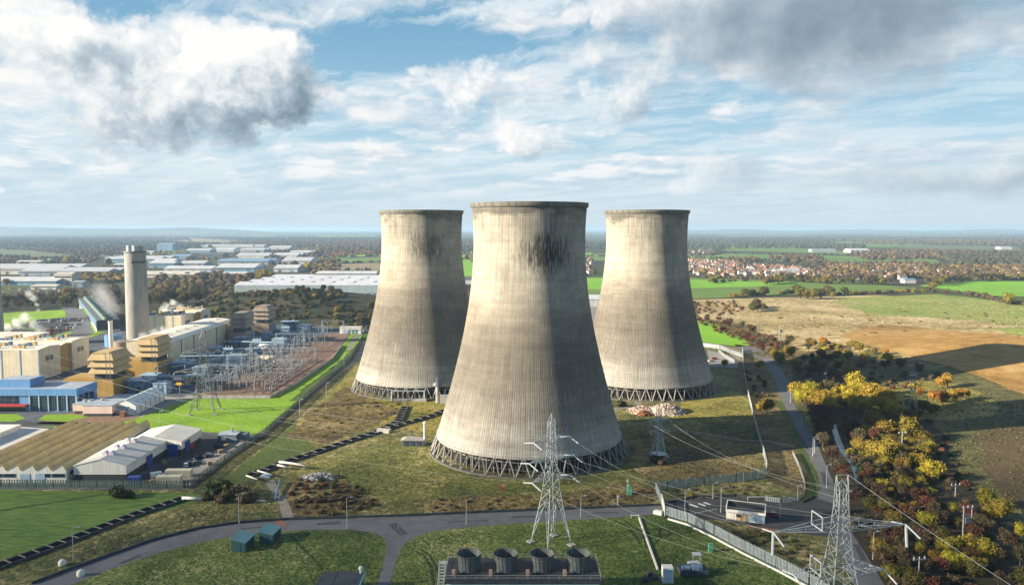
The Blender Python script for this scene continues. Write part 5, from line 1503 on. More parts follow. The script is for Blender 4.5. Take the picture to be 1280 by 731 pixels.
# --- gatehouse
ga, gb_ = G(906, 646), G(957, 652)
t = thing('gatehouse', 'flat-roofed white gatehouse with a deep black and white fascia on the apron', 'gatehouse', (ga + gb_) / 2, math.atan2((gb_ - ga).y, (gb_ - ga).x))
L = (gb_ - ga).length / 2
MB().box(-L + .5, L - .3, -1.9, 2.6, 0, 2.7).build('wall', M_WHITE, t)
MB().box(-L + .4, L, -2.6, 3.2, 2.72, 3.5).build('fascia', M_WSTRIP, t)
MB().box(-L + .8, L - .4, -2.2, 2.8, 3.52, 3.6).build('roof', M_DARKW, t)
pm = MB()
for xa, xb, ya, yb in ((-L + .4, L, 2.9, 3.2), (-L + .4, -L + .7, -2.6, 2.89), (L - .3, L, -2.6, 2.89)): pm.box(xa, xb, ya, yb, 3.51, 4.6)
pm.build('parapet', M_WSTRIP, t)
MB().box(-L + .72, L - .32, 2.82, 2.89, 3.62, 4.5).build('parapet_lining', M_DARKW, t)
MB().box(-L + 3.4, -L + 7.0, -1.98, -1.91, .1, 2.2).build('brick_panel', mat('buff_brick', [(.42, .30, .17), (.52, .38, .22)], 2, 4, coord='obj'), t)
MB().box(-L + 1.6, -L + 2.8, -1.98, -1.91, .1, 2.3).build('door', M_WSTRIP, t)
MB().box(-L + 3.5, -L + 4.9, -2.05, -1.985, 1.2, 2.2).build('window', M_GLASS, t)
MB().box(-L + 7.2, L - .5, -1.98, -1.91, .3, 2.3).build('window', M_EQL, t)
q = G(968, 647); put_car(q.x, q.y + 2, R(95), 'red', 'dark red car parked at the right end of the gatehouse', None)

# --- two teal sheds
M_TEALW = clad('teal_wall', (.035, .095, .105), .6, .7)
M_TEALR = clad('teal_roof', (.13, .30, .32), .8, .85, axis='x')
def teal_shed(px, py, label, rz):
    p = G(px, py)
    t = thing('shed', label, 'shed', (p.x, p.y, 0), rz, 'teal sheds')
    MB().prism([(-2.0, 0), (2.0, 0), (2.0, 2.7), (-2.0, 3.5)], -3.0, 3.0, 0, 'y').build('wall', M_TEALW, t, False, True)
    MB().prism([(-2.25, 3.6), (2.25, 2.70), (2.25, 2.85), (-2.25, 3.75)], -3.3, 3.3, 0, 'y').build('roof', M_TEALR, t, False, True)
    MB().box(-.7, .7, -3.08, -3.01, .1, 2.2).build('door', M_TEALW, t)
    MB().box(2.01, 2.07, -1.8, 1.8, .5, 1.9).build('louvre', M_EQD, t)
teal_shed(304, 684, 'teal mono-pitch shed on the grass, nearer and left of the two', R(-6))
teal_shed(338, 674, 'teal mono-pitch shed beside the red paving on the road', R(-6))

# --- four-fan cooler building at the bottom edge
x0, x1 = -15.4, 20.4
t = TB('cooler_house', 'white-fronted cooler house with four big tapering fan stacks at the bottom edge', 'cooler house', 2, 182)
M_STACK = mat('stained_grey_panels', [(.055, .065, .062), (.105, .12, .115), (.17, .185, .175)], .8, 6, coord='obj', stretch=(2.2, 2.2, .35))
t.part('wall', box(x0, x1, 176.6, 188.1, 0, 7.2), clad('pale_blue_white_cladding', (.50, .60, .60), .6, .9, axis='x'))
t.part('deck', box(x0 - .3, x1 + .3, 176.3, 188.4, 7.22, 7.5), M_DARKW)
edge = MB()
for ya, yb, xa, xb in ((176.2, 176.28, x0 - .3, x1 + .3), (188.42, 188.5, x0 - .3, x1 + .3)):
    for zz in (8.0, 8.6): edge.bar((xa, (ya + yb) / 2, zz), (xb, (ya + yb) / 2, zz), .07)
    for xx in np.linspace(xa, xb, 16): edge.bar((xx, (ya + yb) / 2, 7.5), (xx, (ya + yb) / 2, 8.6), .06)
for xx in (x0 - .35, x1 + .35):
    for zz in (8.0, 8.6): edge.bar((xx, 176.3, zz), (xx, 188.4, zz), .07)
t.part('handrail', edge, M_STEEL)
t.part('gutter', box(x0 - .4, x1 + .4, 175.9, 176.28, 6.7, 7.2), M_EQD)
for k in range(4):
    cx = -10.3 + 8.75 * k
    st = t.part('fan_stack', MB().lathe([(2.55, 7.5), (2.5, 8.2), (2.62, 9.6), (2.92, 11.4), (3.0, 11.5), (2.86, 11.5), (2.5, 9.6), (2.36, 8.2), (2.36, 7.9)], 40, (cx, 182.2, 0)), M_STACK, smooth=True)
    st.data.set_sharp_from_angle(angle=R(35))
    rb = MB()
    for j in range(20):
        a = 2 * math.pi * j / 20
        rb.bar((cx + 2.60 * math.cos(a), 182.2 + 2.60 * math.sin(a), 7.5), (cx + 2.68 * math.cos(a), 182.2 + 2.68 * math.sin(a), 9.6), .09).bar((cx + 2.68 * math.cos(a), 182.2 + 2.68 * math.sin(a), 9.6), (cx + 2.97 * math.cos(a), 182.2 + 2.97 * math.sin(a), 11.4), .09)
    for zz, rr in ((8.5, 2.57), (9.5, 2.66), (10.5, 2.82)): rb.lathe([(rr, zz), (rr + .06, zz), (rr + .06, zz + .1), (rr, zz + .1), (rr, zz)], 40, (cx, 182.2, 0))
    t.part('stiffener', rb, M_STEELD, st)
    fan = MB()
    for j in range(6):
        a = math.pi * j / 3; c_, s_ = math.cos(a), math.sin(a)
        fan.add([(cx + c_ * .3 - s_ * .25, 182.2 + s_ * .3 + c_ * .25, 8.35), (cx + c_ * .3 + s_ * .25, 182.2 + s_ * .3 - c_ * .25, 8.2), (cx + c_ * 2.25 + s_ * .18, 182.2 + s_ * 2.25 - c_ * .18, 8.25), (cx + c_ * 2.25 - s_ * .18, 182.2 + s_ * 2.25 + c_ * .18, 8.35)], [(0, 1, 2, 3)])
    t.part('fan', fan.lathe([(.4, 8.0), (.4, 8.5), (.05, 8.6)], 10, (cx, 182.2, 0), close=True), M_EQD, st)
    t.part('fan_drive', box(cx - 3.9, cx - 3.1, 178.2, 179.4, 7.51, 8.7), mat('motor_paint', [(.34, .22, .17), (.42, .30, .24)], 1, 3, coord='obj') if k == 0 else bpy.data.materials['motor_paint'])
stair = MB()
for k in range(14): stair.box(x0 - 2.3, x0 - .9, 176.4 + k * .62, 176.9 + k * .62, .5 + k * .5, .58 + k * .5)
for xx in (x0 - 2.35, x0 - .9): stair.bar((xx, 176.2, .2), (xx, 185.2, 7.4), .14).bar((xx, 176.2, 1.3), (xx, 185.2, 8.5), .07)
for xx in (x0 - 2.35, x0 - .9):
    stair.bar((xx, 185.2, 0), (xx, 185.2, 8.5), .14).bar((xx, 180.6, 0), (xx, 180.6, 4.6), .12)
stair.box(x0 - 2.4, x0 - .32, 185.2, 187, 7.3, 7.42)
t.part('stair', stair, M_PYL)

# --- flat dark building and vent at the bottom
p = G(436, 714, 4.0)
t = TB('flat_roof_building', 'dark flat-roofed building with a teal edge, cut by the bottom edge beside the side road', 'building', p.x, p.y - 4)
t.part('wall', box(p.x - 6.3, p.x + 3.8, p.y - 9, p.y - .3, 0, 3.6), M_TEALW)
t.part('roof', box(p.x - 6.6, p.x - 2.6, p.y - 9.2, p.y, 3.62, 3.9).box(p.x - 2.4, p.x + 4.0, p.y - 9.2, p.y + .1, 3.62, 4.05), M_EQD)
t.part('roof_edge', box(p.x + 4.02, p.x + 4.3, p.y - 9.2, p.y + .1, 3.4, 4.2), M_TEALR)
t.part('vent_cowl', MB().lathe([(.35, 4.06), (.35, 4.9), (.6, 5.0), (.55, 5.6), (.1, 5.8)], 12, (p.x + 3.2, p.y - .8, 0), close=True), M_WSTRIP)

# --- small equipment by the right of the cooler house
p = G(834, 726)
t = TB('equipment_cabinet', 'tall white equipment cabinet among dark pumps near the bottom edge', 'cabinet', p.x, p.y)
t.part('body', box(p.x - 1.3, p.x + 1.3, p.y - 1.1, p.y + 1.1, .3, 4.0), M_WSTRIP); t.part('plinth', box(p.x - 1.5, p.x + 1.5, p.y - 1.3, p.y + 1.3, 0, .29), M_CONC)
t.part('door', box(p.x - .95, p.x + .95, p.y - 1.17, p.y - 1.11, .5, 3.6), M_EQL)
p = G(868, 712)
t = TB('pump_skid', 'dark pump skid with pale pipes and a small canopy beside the white cabinet', 'pump skid', p.x, p.y)
t.part('frame', box(p.x - 4.6, p.x + 2.6, p.y - 4.2, p.y, .2, 1.6), M_EQD)
t.part('pipe', MB().tube([(p.x - 2, p.y - 1, 2.4), (p.x + .6, p.y - 1, 2.6), (p.x + 1.2, p.y - 1.3, 2.0), (p.x + 1.3, p.y - 1.5, 1.2)], .45, 10), M_ALU)
t.part('canopy', MB().box(p.x - .2, p.x + 2, p.y + .6, p.y + 2.6, 3.6, 3.8), M_ALU)
for dx in (0, 1.8):
    for dy in (.8, 2.4): t.part('post', MB().bar((p.x + dx, p.y + dy, 0), (p.x + dx, p.y + dy, 3.6), .14), M_STEEL)
t.part('motor', MB().tube([(p.x - 4, p.y - 3, 2.0), (p.x - 1.8, p.y - 3, 2.0)], .55, 10).box(p.x - 1.4, p.x + 1.2, p.y - 4, p.y - 2.2, 1.62, 2.6), M_EQB)
for px, py in ((812, 720), (818, 724), (806, 727)):
    q = G(px, py); solo(MB().tube([(-.8, 0, .7), (.8, 0, .8)], .55, 9).box(-1, 1, -.6, .6, 0, .2).tube([(.2, .2, .9), (.2, .2, 1.9)], .18, 8), 'pump', M_EQD, 'dark pump on the grass left of the tall white cabinet', 'pump', (q.x, q.y, 0), R(20), 'pumps left of the white cabinet')
M_GRN = mat('green_cabinet_paint', [(.06, .28, .16), (.10, .36, .22)], 1, 3, coord='obj', rough=.5)
p = G(888, 689)
t = TB('green_cabinet', 'small green utility cabinet alone on the grass above the pump skid', 'cabinet', p.x, p.y)
t.part('body', box(p.x - .55, p.x + .55, p.y - .5, p.y + .5, .1, 2.2), M_GRN); t.part('cap', box(p.x - .62, p.x + .62, p.y - .56, p.y + .56, 2.21, 2.35), M_GRN); t.part('plinth', box(p.x - .7, p.x + .7, p.y - .6, p.y + .6, 0, .09), M_CONC)
p = G(786, 618)
t = TB('green_cabinet', 'green valve kiosk with a white mast in the brown grass above the road', 'kiosk', p.x, p.y)
t.part('body', MB().prism([(p.x - .6, 0), (p.x + .9, 0), (p.x + .9, 2.6), (p.x + .1, 3.3), (p.x - .6, 3.0)], p.y - .6, p.y + .6, axis='y'), M_GRN); t.part('mast', MB().bar((p.x - .4, p.y + .7, 0), (p.x - .4, p.y + .7, 5.2), .18).box(p.x - .75, p.x - .05, p.y + .6, p.y + .8, 4.2, 4.7), M_INS)
p = G(772, 631); solo(MB().bar((0, 0, 0), (0, 0, 2.8), .28).box(-.3, .5, -.3, .3, 2.8, 3.1), 'marker_post', M_INS, 'short pale marker post at the road edge left of the green kiosk', 'post', (p.x, p.y, 0))
for px, py, lb in ((78, 706, 'pale grey concrete bollard block beside the dark trench lamp post'), (101, 719, 'pale grey concrete bollard block on the near road edge, lower left')):
    q = G(px, py); solo(MB().lathe([(.9, 0), (1.0, .3), (.95, 1.1), (.6, 1.5), (.1, 1.6)], 14, close=True), 'bollard', M_WSTRIP, lb, 'bollard', (q.x, q.y, 0), 0, None, True)
p = G(627, 613); solo(MB().box(-.4, .4, -.3, .3, .5, 1.7).bar((-.3, 0, 0), (-.3, 0, .5), .1).bar((.3, 0, 0), (.3, 0, .5), .1), 'hydrant_box', M_RED, 'small red box in the heath below the largest cooling tower', 'box', (p.x, p.y, 0))
p = G(804, 616); solo(MB().box(-.4, .4, -.3, .3, .4, 1.3).bar((-.3, 0, 0), (-.3, 0, .4), .1).bar((.3, 0, 0), (.3, 0, .4), .1), 'hydrant_box', M_RED, 'small red box in the brown grass right of the green kiosk', 'box', (p.x, p.y, 0))
wall_strip('pipe_run', 'straight white pipe lying across the grass right of the tall pylon', 'pipe', [G(799, 648), G(822, 712)], .5, .45, M_WSTRIP)
wall_strip('kerb_line', 'black kerb wall along the far edge of the main road', 'kerb', [G(*q) + Vector((0, .5, 0)) for q in far_e[1:]], .7, .35, M_EQD)
wall_strip('kerb_line', 'black kerb wall round the grass corner at the apron', 'kerb', [G(*q) + Vector((0, .4, 0)) for q in ((834, 629), (870, 621.5), (920, 620.5), (965, 626), (1004, 628.5), (1019, 621))], .6, .35, M_EQD)

M_BEAM = mat('dirty_beam', [(.10, .10, .095), (.17, .165, .155)], .6, 4, coord='obj')
# --- conveyor / pipe trench with cross beams
def trench(pts, wd, label, nb, m=M_EQD):
    P_ = V2(pts)
    t = thing('pipe_trench', label, 'trench', P_[0]); o = P_[0]
    fl, w1 = MB(), MB()
    out_ = ribbon(P_, wd); n_ = len(P_)
    fl.add([(p.x - o.x, p.y - o.y, .035) for p in out_], [(i, i + 1, 2 * n_ - 2 - i, 2 * n_ - 1 - i) for i in range(n_ - 1)])
    fl.build('channel', mat('trench_floor', [(.006, .007, .008), (.014, .015, .016)], .5, 4) if 'trench_floor' not in bpy.data.materials else bpy.data.materials['trench_floor'], t, False, True)
    for s in (1, -1):
        for a, b in zip(P_[:-1], P_[1:]):
            d = (b - a).normalized(); n2 = Vector((-d.y, d.x, 0)) * wd / 2 * s
            w1.bar((a + n2 - o) + Vector((0, 0, .5)), (b + n2 - o) + Vector((0, 0, .5)), .35)
            w1.add([a + n2 - o, b + n2 - o, b + n2 - o + Vector((0, 0, .7)), a + n2 - o + Vector((0, 0, .7))], [(0, 1, 2, 3)])
    w1.build('side_wall', m, t)
    tot = sum((b - a).length for a, b in zip(P_[:-1], P_[1:])); step = tot / nb; acc = 0; k = .5
    for a, b in zip(P_[:-1], P_[1:]):
        L_ = (b - a).length
        while k * step < acc + L_:
            p = a.lerp(b, (k * step - acc) / L_); d = (b - a).normalized(); n2 = Vector((-d.y, d.x, 0)) * wd / 2
            bm_ = MB().bar(p + n2 - o + Vector((0, 0, .80)), p - n2 - o + Vector((0, 0, .80)), .24).build('cross_beam', M_BEAM, t)
            k += 1
        acc += L_
trench([(-20, 714), (0, 708), (60, 686.5), (120, 663), (180, 640), (236, 622)], 3.6, 'long dark trench with pale cross beams running below the paddock on the left', 17)
trench([(312, 595), (330, 589), (350, 581), (385, 569), (420, 557), (470, 541), (498, 527), (507, 508)], 3.4, 'dark trench with cross beams curving up to the base of the left cooling tower', 24)
trench([(470, 541), (505, 530), (535, 522), (560, 512)], 3.0, 'short dark trench branching towards the gap between the cooling towers', 10)
M_PIPE = mat('lagged_pipe', [(.52, .50, .44), (.66, .64, .58)], .8, 4, coord='pos', rough=.5)
for pts, r_, lb in ((((228, 622, .9), (252, 623, .9)), .55, 'pale pipe end lying by the dark bush above the trench'), (((308, 594, 1.5), (322, 599, 1.4)), .3, 'pale pipe crossing the trench beside the blue sheet'), (((322, 588, 1.5), (340, 593, 1.4)), .3, 'pale pipe crossing the trench above the blue sheet'), (((349, 577, 1.8), (366, 579, 1.8), (381, 581, 1.8), (381, 585, .2)), .42, 'thick pale pipe bending down over the trench'), (((347, 581, 1.4), (358, 583, 1.4), (363, 585, .2)), .38, 'lower pale pipe beside the thick bent one'), (((320, 625, .6), (333, 626, .6)), .25, 'short pale pipe lying in the dark bushes by the track')):
    o = MB().tube([G(a, b, c) for a, b, c in pts], r_, 9).build('pipe', M_PIPE, None, True); tag(o, lb, 'pipe')
p = G(332, 596); solo(MB().prism([(-1.8, .3), (1.6, 0), (1.8, .5), (.4, .9), (-1.6, .8)], -1, 1, 0, 'y'), 'tarpaulin', mat('blue_sheet', [(.20, .30, .48), (.34, .44, .62)], 1, 4, coord='obj'), 'crumpled pale blue sheet in the trench by the worn track', 'tarpaulin', (p.x, p.y, 0))
a, b = G(344, 626), G(350, 604, 0); o = MB().tube([a + Vector((0, 0, .6)), b + Vector((0, 0, 1.2))], .3, 8).build('pipe', clad('blue_pipe', (.10, .22, .42), 1.0), None); tag(o, 'slanting blue pipe beside the worn track', 'pipe')
p = G(264, 622); solo(MB().prism([(-.7, 0), (.3, 0), (1.2, 1.8), (.5, 2.0)], -.4, .4, 0, 'y'), 'warning_board', mat('yellow_board', [(.55, .42, .06), (.66, .5, .08)], 1, 3, coord='obj'), 'tilted yellow board in front of the dark bush by the trench', 'board', (p.x, p.y, 0))
p = G(480, 540); solo(MB().box(-3, 3, -1.2, 1.2, 0, 1.4).box(-3.3, 3.3, -.5, .5, 1.4, 1.7), 'concrete_block', M_CONC, 'pale concrete block where the trench forks', 'block', (p.x, p.y, 0), R(-20))
# valve stack and small pump house between the towers
p = G(531, 556)
t = TB('vent_post', 'white ribbed vent post beside the small plant left of the largest tower base', 'vent post', p.x, p.y)
t.part('post', MB().lathe([(.5, 0), (.5, 3), (.75, 3.1), (.5, 3.3), (.5, 6), (.75, 6.1), (.5, 6.3), (.5, 9), (.9, 9.2), (.3, 10)], 12, (p.x, p.y, 0), close=True), M_INS)
t = TB('pump_house', 'low grey pump house with dark bays at the left foot of the largest tower', 'pump house', *G(518, 556)[:2]); p = G(518, 556)
t.part('wall', box(p.x - 5, p.x + 4, p.y - 2, p.y + 2, 0, 2.4), M_STEELD); t.part('roof', MB().prism([(p.x - 5.4, 2.42), (p.x + 4.4, 2.42), (p.x + 4.4, 2.6), (p.x - 3.6, 3.2)], p.y - 2.4, p.y + 2.4, axis='y'), M_CONC)
for k in range(3): t.part('bay', box(p.x - 4 + k * 2.6, p.x - 2.2 + k * 2.6, p.y - 2.1, p.y - 2.01, .2, 2.0), M_EQD)
p = G(547, 503)
t = TB('valve_tower', 'grey valve tower with a domed hood at the foot of the left cooling tower', 'valve tower', p.x, p.y)
t.part('column', MB().lathe([(1.0, 0), (.9, 9)], 14, (p.x, p.y, 0)), M_CONC); t.part('hood', MB().lathe([(2.6, 9), (1.9, 10.4), (.4, 11.2), (.3, 13.2), (.1, 13.3)], 16, (p.x, p.y, 0), close=True), M_STEELD)
t.part('base', box(p.x + 1.4, p.x + 6, p.y - 3, p.y + 1.5, 0, 4.2), M_CONC)
p = G(512, 500)
t = TB('inlet_frame', 'grey pipe frame and pale culvert at the front of the left cooling tower', 'culvert', p.x, p.y - 2)
t.part('culvert', box(p.x - 8, p.x + 9, p.y - 3.4, p.y - 1, 0, 1.2), M_CONC)
t.part('pipe', MB().tube([(p.x - 9, p.y - 1.8, 5.2), (p.x + 8, p.y - 1.8, 5.2)], .4, 8).tube([(p.x - 9, p.y - 1.8, 0), (p.x - 9, p.y - 1.8, 5.2)], .4, 8).tube([(p.x + 8, p.y - 1.8, 0), (p.x + 8, p.y - 1.8, 5.2)], .4, 8), M_STEEL)

# --- far compound trucks
for px, py, pn, lb in ((893, 449, 'red', 'red truck in the fenced compound behind the right-hand cooling tower'), (889, 452, 'white', 'white car next to the red truck in the far compound')):
    q = G(px, py); put_car(q.x, q.y, R(20), pn, lb, None)
# --- small wooden poles in the right wood
def wood_pole(px, py, h, label, kind=1):
    p = G(px, py); t = thing('power_pole', label, 'power pole', (p.x, p.y, p.z), R(10), 'power poles')
    xs = (0,) if kind == 1 else (-1.3, 1.3)
    for xx in xs: MB().tube([(xx, 0, 0), (xx, 0, h)], [.2, .14], 8).build('pole', M_STEEL, t)
    for zz in ((h - .4,) if kind == 1 else (h - .3, h - 2.4)):
        MB().box(-1.8, 1.8, -.1, .1, zz, zz + .22).build('cross_arm', M_STEEL, t)
    for xx in (-1.5, 0, 1.5): MB().lathe([(.12, h - .15), (.2, h + .1), (.06, h + .5)], 7, (xx, 0, 0)).build('insulator', M_INS, t)
    if kind == 2: MB().box(-.9, .9, -.5, .5, h - 4.6, h - 3.0).build('transformer', M_STEELD, t)
wood_pole(1208, 676, 10, 'twin wooden pole carrying a transformer among the dark bushes at lower right', 2)
wood_pole(1127, 565, 8, 'single T-shaped pole in the dark wood right of the stream')
wood_pole(976, 425, 11, 'twin pole at the head of the lane beside the red bushes', 2)
wood_pole(907, 405, 12, 'single pole on the heath above the bright green field'); wood_pole(1082, 515, 8, 'single pole among the yellow trees')
wood_pole(1148, 726, 6, 'white pole at the lane edge below the hanging bushing'); wood_pole(1194, 620, 4, 'short pole in the grass between dark bushes')
# --- rubble heaps
M_RUB = mat('rubble', [(.22, .17, .13), (.36, .30, .24), (.50, .44, .37)], 1.5, 4, coord='pos')
def rubble(px, py, rx, ry, h, n_, label, m=M_RUB, sz=(.4, 1.4), seed=0):
    r_ = random.Random(seed); p = G(px, py); mb = MB()
    prof = [(1, 0), (.9, .35), (.65, .75), (.3, .95), (.02, 1.0)]
    b0 = len(mb.v); mb.lathe([(a, b) for a, b in prof], 24)
    mb.v = [(x * rx * (1 + .15 * noise.noise((x * 2, y * 2, seed))), y * ry * (1 + .15 * noise.noise((x * 2, y * 2, seed + 5))), z * h * (.8 + .5 * noise.noise((x * 1.7 + 3, y * 1.7, seed)))) for x, y, z in mb.v]
    for _ in range(n_):
        a = r_.uniform(0, 6.283); q = math.sqrt(r_.random()) * 1.05
        c = Vector((rx * q * math.cos(a), ry * q * math.sin(a), h * max(0, (1 - q ** 1.6)) * .9))
        s = r_.uniform(*sz); k = len(mb.v)
        mb.box(-s / 2, s / 2, -s * r_.uniform(.25, .6), s * r_.uniform(.2, .5), -s * .3, s * .3)
        M_ = Matrix.Rotation(r_.uniform(0, 6), 3, 'Z') @ Matrix.Rotation(r_.uniform(-.8, .8), 3, 'X')
        for i in range(k, k + 8): mb.v[i] = tuple(M_ @ Vector(mb.v[i]) + c)
    o = mb.build('rubble_heap', m); o.location = p
    return tag(o, label, 'rubble heap')
rubble(832, 515, 9.5, 8, 4.6, 420, 'large pale heap of broken concrete in front of the right-hand cooling tower', seed=1)
rubble(806, 514, 8, 8, 2.6, 260, 'lower pinkish spread of rubble left of the large pale heap', mat('pink_rubble', [(.24, .17, .14), (.40, .31, .26)], 1.2, 4), seed=2)
rubble(805, 518, 3.2, 3, 2.0, 60, 'small rust-brown heap in front of the rubble', mat('rust_heap', [(.10, .04, .02), (.20, .085, .035)], 1, 4), seed=3)
rubble(400, 597, 7, 3.4, 1.2, 140, 'grey scatter of broken slabs on the heath left of the largest tower', mat('grey_rubble', [(.20, .20, .19), (.36, .36, .35)], 1, 4), (.4, 1.5), seed=4)
# ------------------------------------------------------------------ trees and bushes
F_YEL = mat('leaf_yellow', [(.17, .135, .012), (.33, .265, .022), (.48, .40, .05)], 1.3, 4, coord='obj', rand=.5, transl=.25, rough=.8)
F_GOLD = mat('leaf_olive_gold', [(.10, .085, .012), (.20, .16, .018), (.31, .235, .035)], 1.2, 4, coord='obj', rand=.6, transl=.22, rough=.8)
F_ORG = mat('leaf_orange', [(.19, .11, .018), (.36, .22, .03), (.52, .35, .07)], 1.2, 4, coord='obj', rand=.7, transl=.22, rough=.8)
F_GRN = mat('leaf_dark_green', [(.014, .026, .008), (.030, .048, .012), (.055, .075, .018)], 1.2, 4, coord='obj', rand=.6, transl=.15, rough=.8)
F_BRN = mat('twig_brown', [(.040, .033, .017), (.088, .068, .034), (.15, .115, .058)], 1.2, 4, coord='obj', rand=.8, transl=.1, rough=.9)
F_RED = mat('twig_russet', [(.070, .030, .016), (.13, .058, .030), (.21, .105, .055)], 1.2, 4, coord='obj', rand=.6, transl=.1, rough=.9)
F_OLV = mat('leaf_olive', [(.050, .052, .012), (.100, .094, .020), (.165, .140, .034)], 1.2, 4, coord='obj', rand=.7, transl=.18, rough=.85)
M_BARK = mat('bark', [(.05, .04, .03), (.10, .085, .065)], 3, 4, coord='obj')


def leaf_cloud(rng, lobes, n, size, mb, flat=.75, stretch=1.0):
    """many small crossed leaf clumps spread through several lobes: (centre, radii)"""
    wt = [l[1][0] * l[1][1] * l[1][2] for l in lobes]
    tot = sum(wt)
    for (c, r), w_ in zip(lobes, wt):
        k = max(6, int(n * w_ / tot))
        for _ in range(k):
            d = Vector((rng.gauss(0, 1), rng.gauss(0, 1), rng.gauss(0, 1)))
            if d.length < 1e-3: continue
            d.normalize()
            q = rng.uniform(.55, 1.08) if rng.random() < .85 else rng.uniform(1.0, 1.22)
            p = Vector((c[0] + d.x * r[0] * q, c[1] + d.y * r[1] * q, c[2] + d.z * r[2] * q))
            if p.z < .1: p.z = rng.uniform(.1, .6)
            s = size * rng.uniform(.55, 1.35)
            a = Vector((rng.gauss(0, 1), rng.gauss(0, 1), rng.gauss(0, .6))).normalized()
            b = a.cross(d + Vector((rng.gauss(0, .5), rng.gauss(0, .5), rng.gauss(0, .5)))).normalized()
            a, b = a * s * stretch, b * s * flat
            nn = a.cross(b).normalized() * s * .25
            mb.add([p - a, p - b * .9 + nn, p + a * .9, p + b + nn * .5, p - a * .3 + b * 1.1], [(0, 1, 2, 3, 4)])


def core(mb, lobes, rng, f=.74):
    for c, r in lobes:
        n1, n2 = 8, 5
        b = len(mb.v); vs = []
        for i in range(n2 + 1):
            th = math.pi * i / n2
            for j in range(n1):
                ph = 2 * math.pi * j / n1
                k = f * rng.uniform(.78, 1.08)
                vs.append((c[0] + r[0] * k * math.sin(th) * math.cos(ph), c[1] + r[1] * k * math.sin(th) * math.sin(ph), max(.05, c[2] + r[2] * k * math.cos(th))))
        mb.add(vs, [(i * n1 + j, (i + 1) * n1 + j, (i + 1) * n1 + (j + 1) % n1, i * n1 + (j + 1) % n1) for i in range(n2) for j in range(n1)])


def make_tree(name, label, cat, m, seed, h=8.0, w_=3.6, trunk=.28, n=620, size=.42, kind='round', solid=True):
    rng = random.Random(seed)
    t = thing(name, label, cat)
    lobes = []
    if kind == 'round':
        lobes.append(((0, 0, h * .58), (w_ * .72, w_ * .72, h * .36)))
        for _ in range(6):
            a = rng.uniform(0, 6.28); rr = w_ * rng.uniform(.35, .62); s = w_ * rng.uniform(.34, .52)
            lobes.append(((rr * math.cos(a), rr * math.sin(a), h * rng.uniform(.36, .80)), (s, s, s * rng.uniform(.8, 1.1))))
    elif kind == 'bush':
        for _ in range(5):
            a = rng.uniform(0, 6.28); rr = w_ * rng.uniform(.0, .62); s = w_ * rng.uniform(.36, .6)
            lobes.append(((rr * math.cos(a), rr * math.sin(a), h * rng.uniform(.28, .5)), (s, s, h * rng.uniform(.36, .5))))
    elif kind == 'tall':
        for k in range(5):
            z = h * (.3 + .14 * k); s = w_ * (1.0 - .15 * k) * rng.uniform(.7, 1)
            lobes.append(((rng.uniform(-.2, .2) * w_, rng.uniform(-.2, .2) * w_, z), (s * .7, s * .7, h * .16)))
    c = MB()
    if solid: core(c, lobes, rng)
    leaf_cloud(rng, lobes, n, size, c)
    c.build('crown', m, t)
    tr = MB().tube([(0, 0, 0), (rng.uniform(-.1, .1), rng.uniform(-.1, .1), h * .3), (rng.uniform(-.3, .3), rng.uniform(-.3, .3), h * .62)], [trunk * 1.25, trunk, trunk * .4], 7)
    for l in lobes[1:6]:
        tr.tube([(0, 0, h * .25), tuple(Vector((0, 0, h * .35)).lerp(Vector(l[0]), .6)), l[0]], [trunk * .6, trunk * .4, trunk * .12], 5)
    tr.build('trunk', M_BARK, t)
    return t


def make_bare(name, label, m, seed, h=8.0, w_=3.4):
    """leafless autumn tree: forked limbs with a haze of twigs"""
    rng = random.Random(seed)
    t = thing(name, label, 'tree')
    tr, tips = MB(), []
    tr.tube([(0, 0, 0), (0, 0, h * .3), (0, 0, h * .5)], [.26, .2, .12], 6)
    for k in range(8):
        a = rng.uniform(0, 6.28); e = rng.uniform(.35, 1.0)
        p = Vector((w_ * .8 * e * math.cos(a), w_ * .8 * e * math.sin(a), h * rng.uniform(.62, .95)))
        tr.tube([(0, 0, h * rng.uniform(.18, .4)), tuple(Vector((0, 0, h * .4)).lerp(p, .5)), tuple(p)], [.13, .09, .03], 5)
        tips.append(p)
    tr.build('trunk', M_BARK, t)
    c = MB()
    lobes = [((0, 0, h * .6), (w_ * .75, w_ * .75, h * .34))] + [((p.x * .8, p.y * .8, p.z * .88), (w_ * .36, w_ * .36, h * .17)) for p in tips]
    for cc, r in lobes:
        for _ in range(70 if cc[0] else 130):
            d = Vector((rng.gauss(0, 1), rng.gauss(0, 1), rng.gauss(0, 1))).normalized() * rng.uniform(.35, 1.05)
            p = Vector((cc[0] + d.x * r[0], cc[1] + d.y * r[1], max(.2, cc[2] + d.z * r[2])))
            u = (d + Vector((rng.gauss(0, .4), rng.gauss(0, .4), rng.uniform(.2, .9)))).normalized() * rng.uniform(.5, 1.1)
            v = u.cross(Vector((rng.gauss(0, 1), rng.gauss(0, 1), rng.gauss(0, 1)))).normalized() * .13
            c.add([p - u * .4 - v, p - u * .3 + v, p + u * .6 + v * .6, p + u * .7 - v * .3], [(0, 1, 2, 3)])
            c.add([p - u * .2 + v, p + v * 2.2 + u * .3, p + v * 2.6 + u * .2], [(0, 1, 2)])
    core(c, lobes[:1], rng, .42)
    c.build('crown', m, t)
    return t


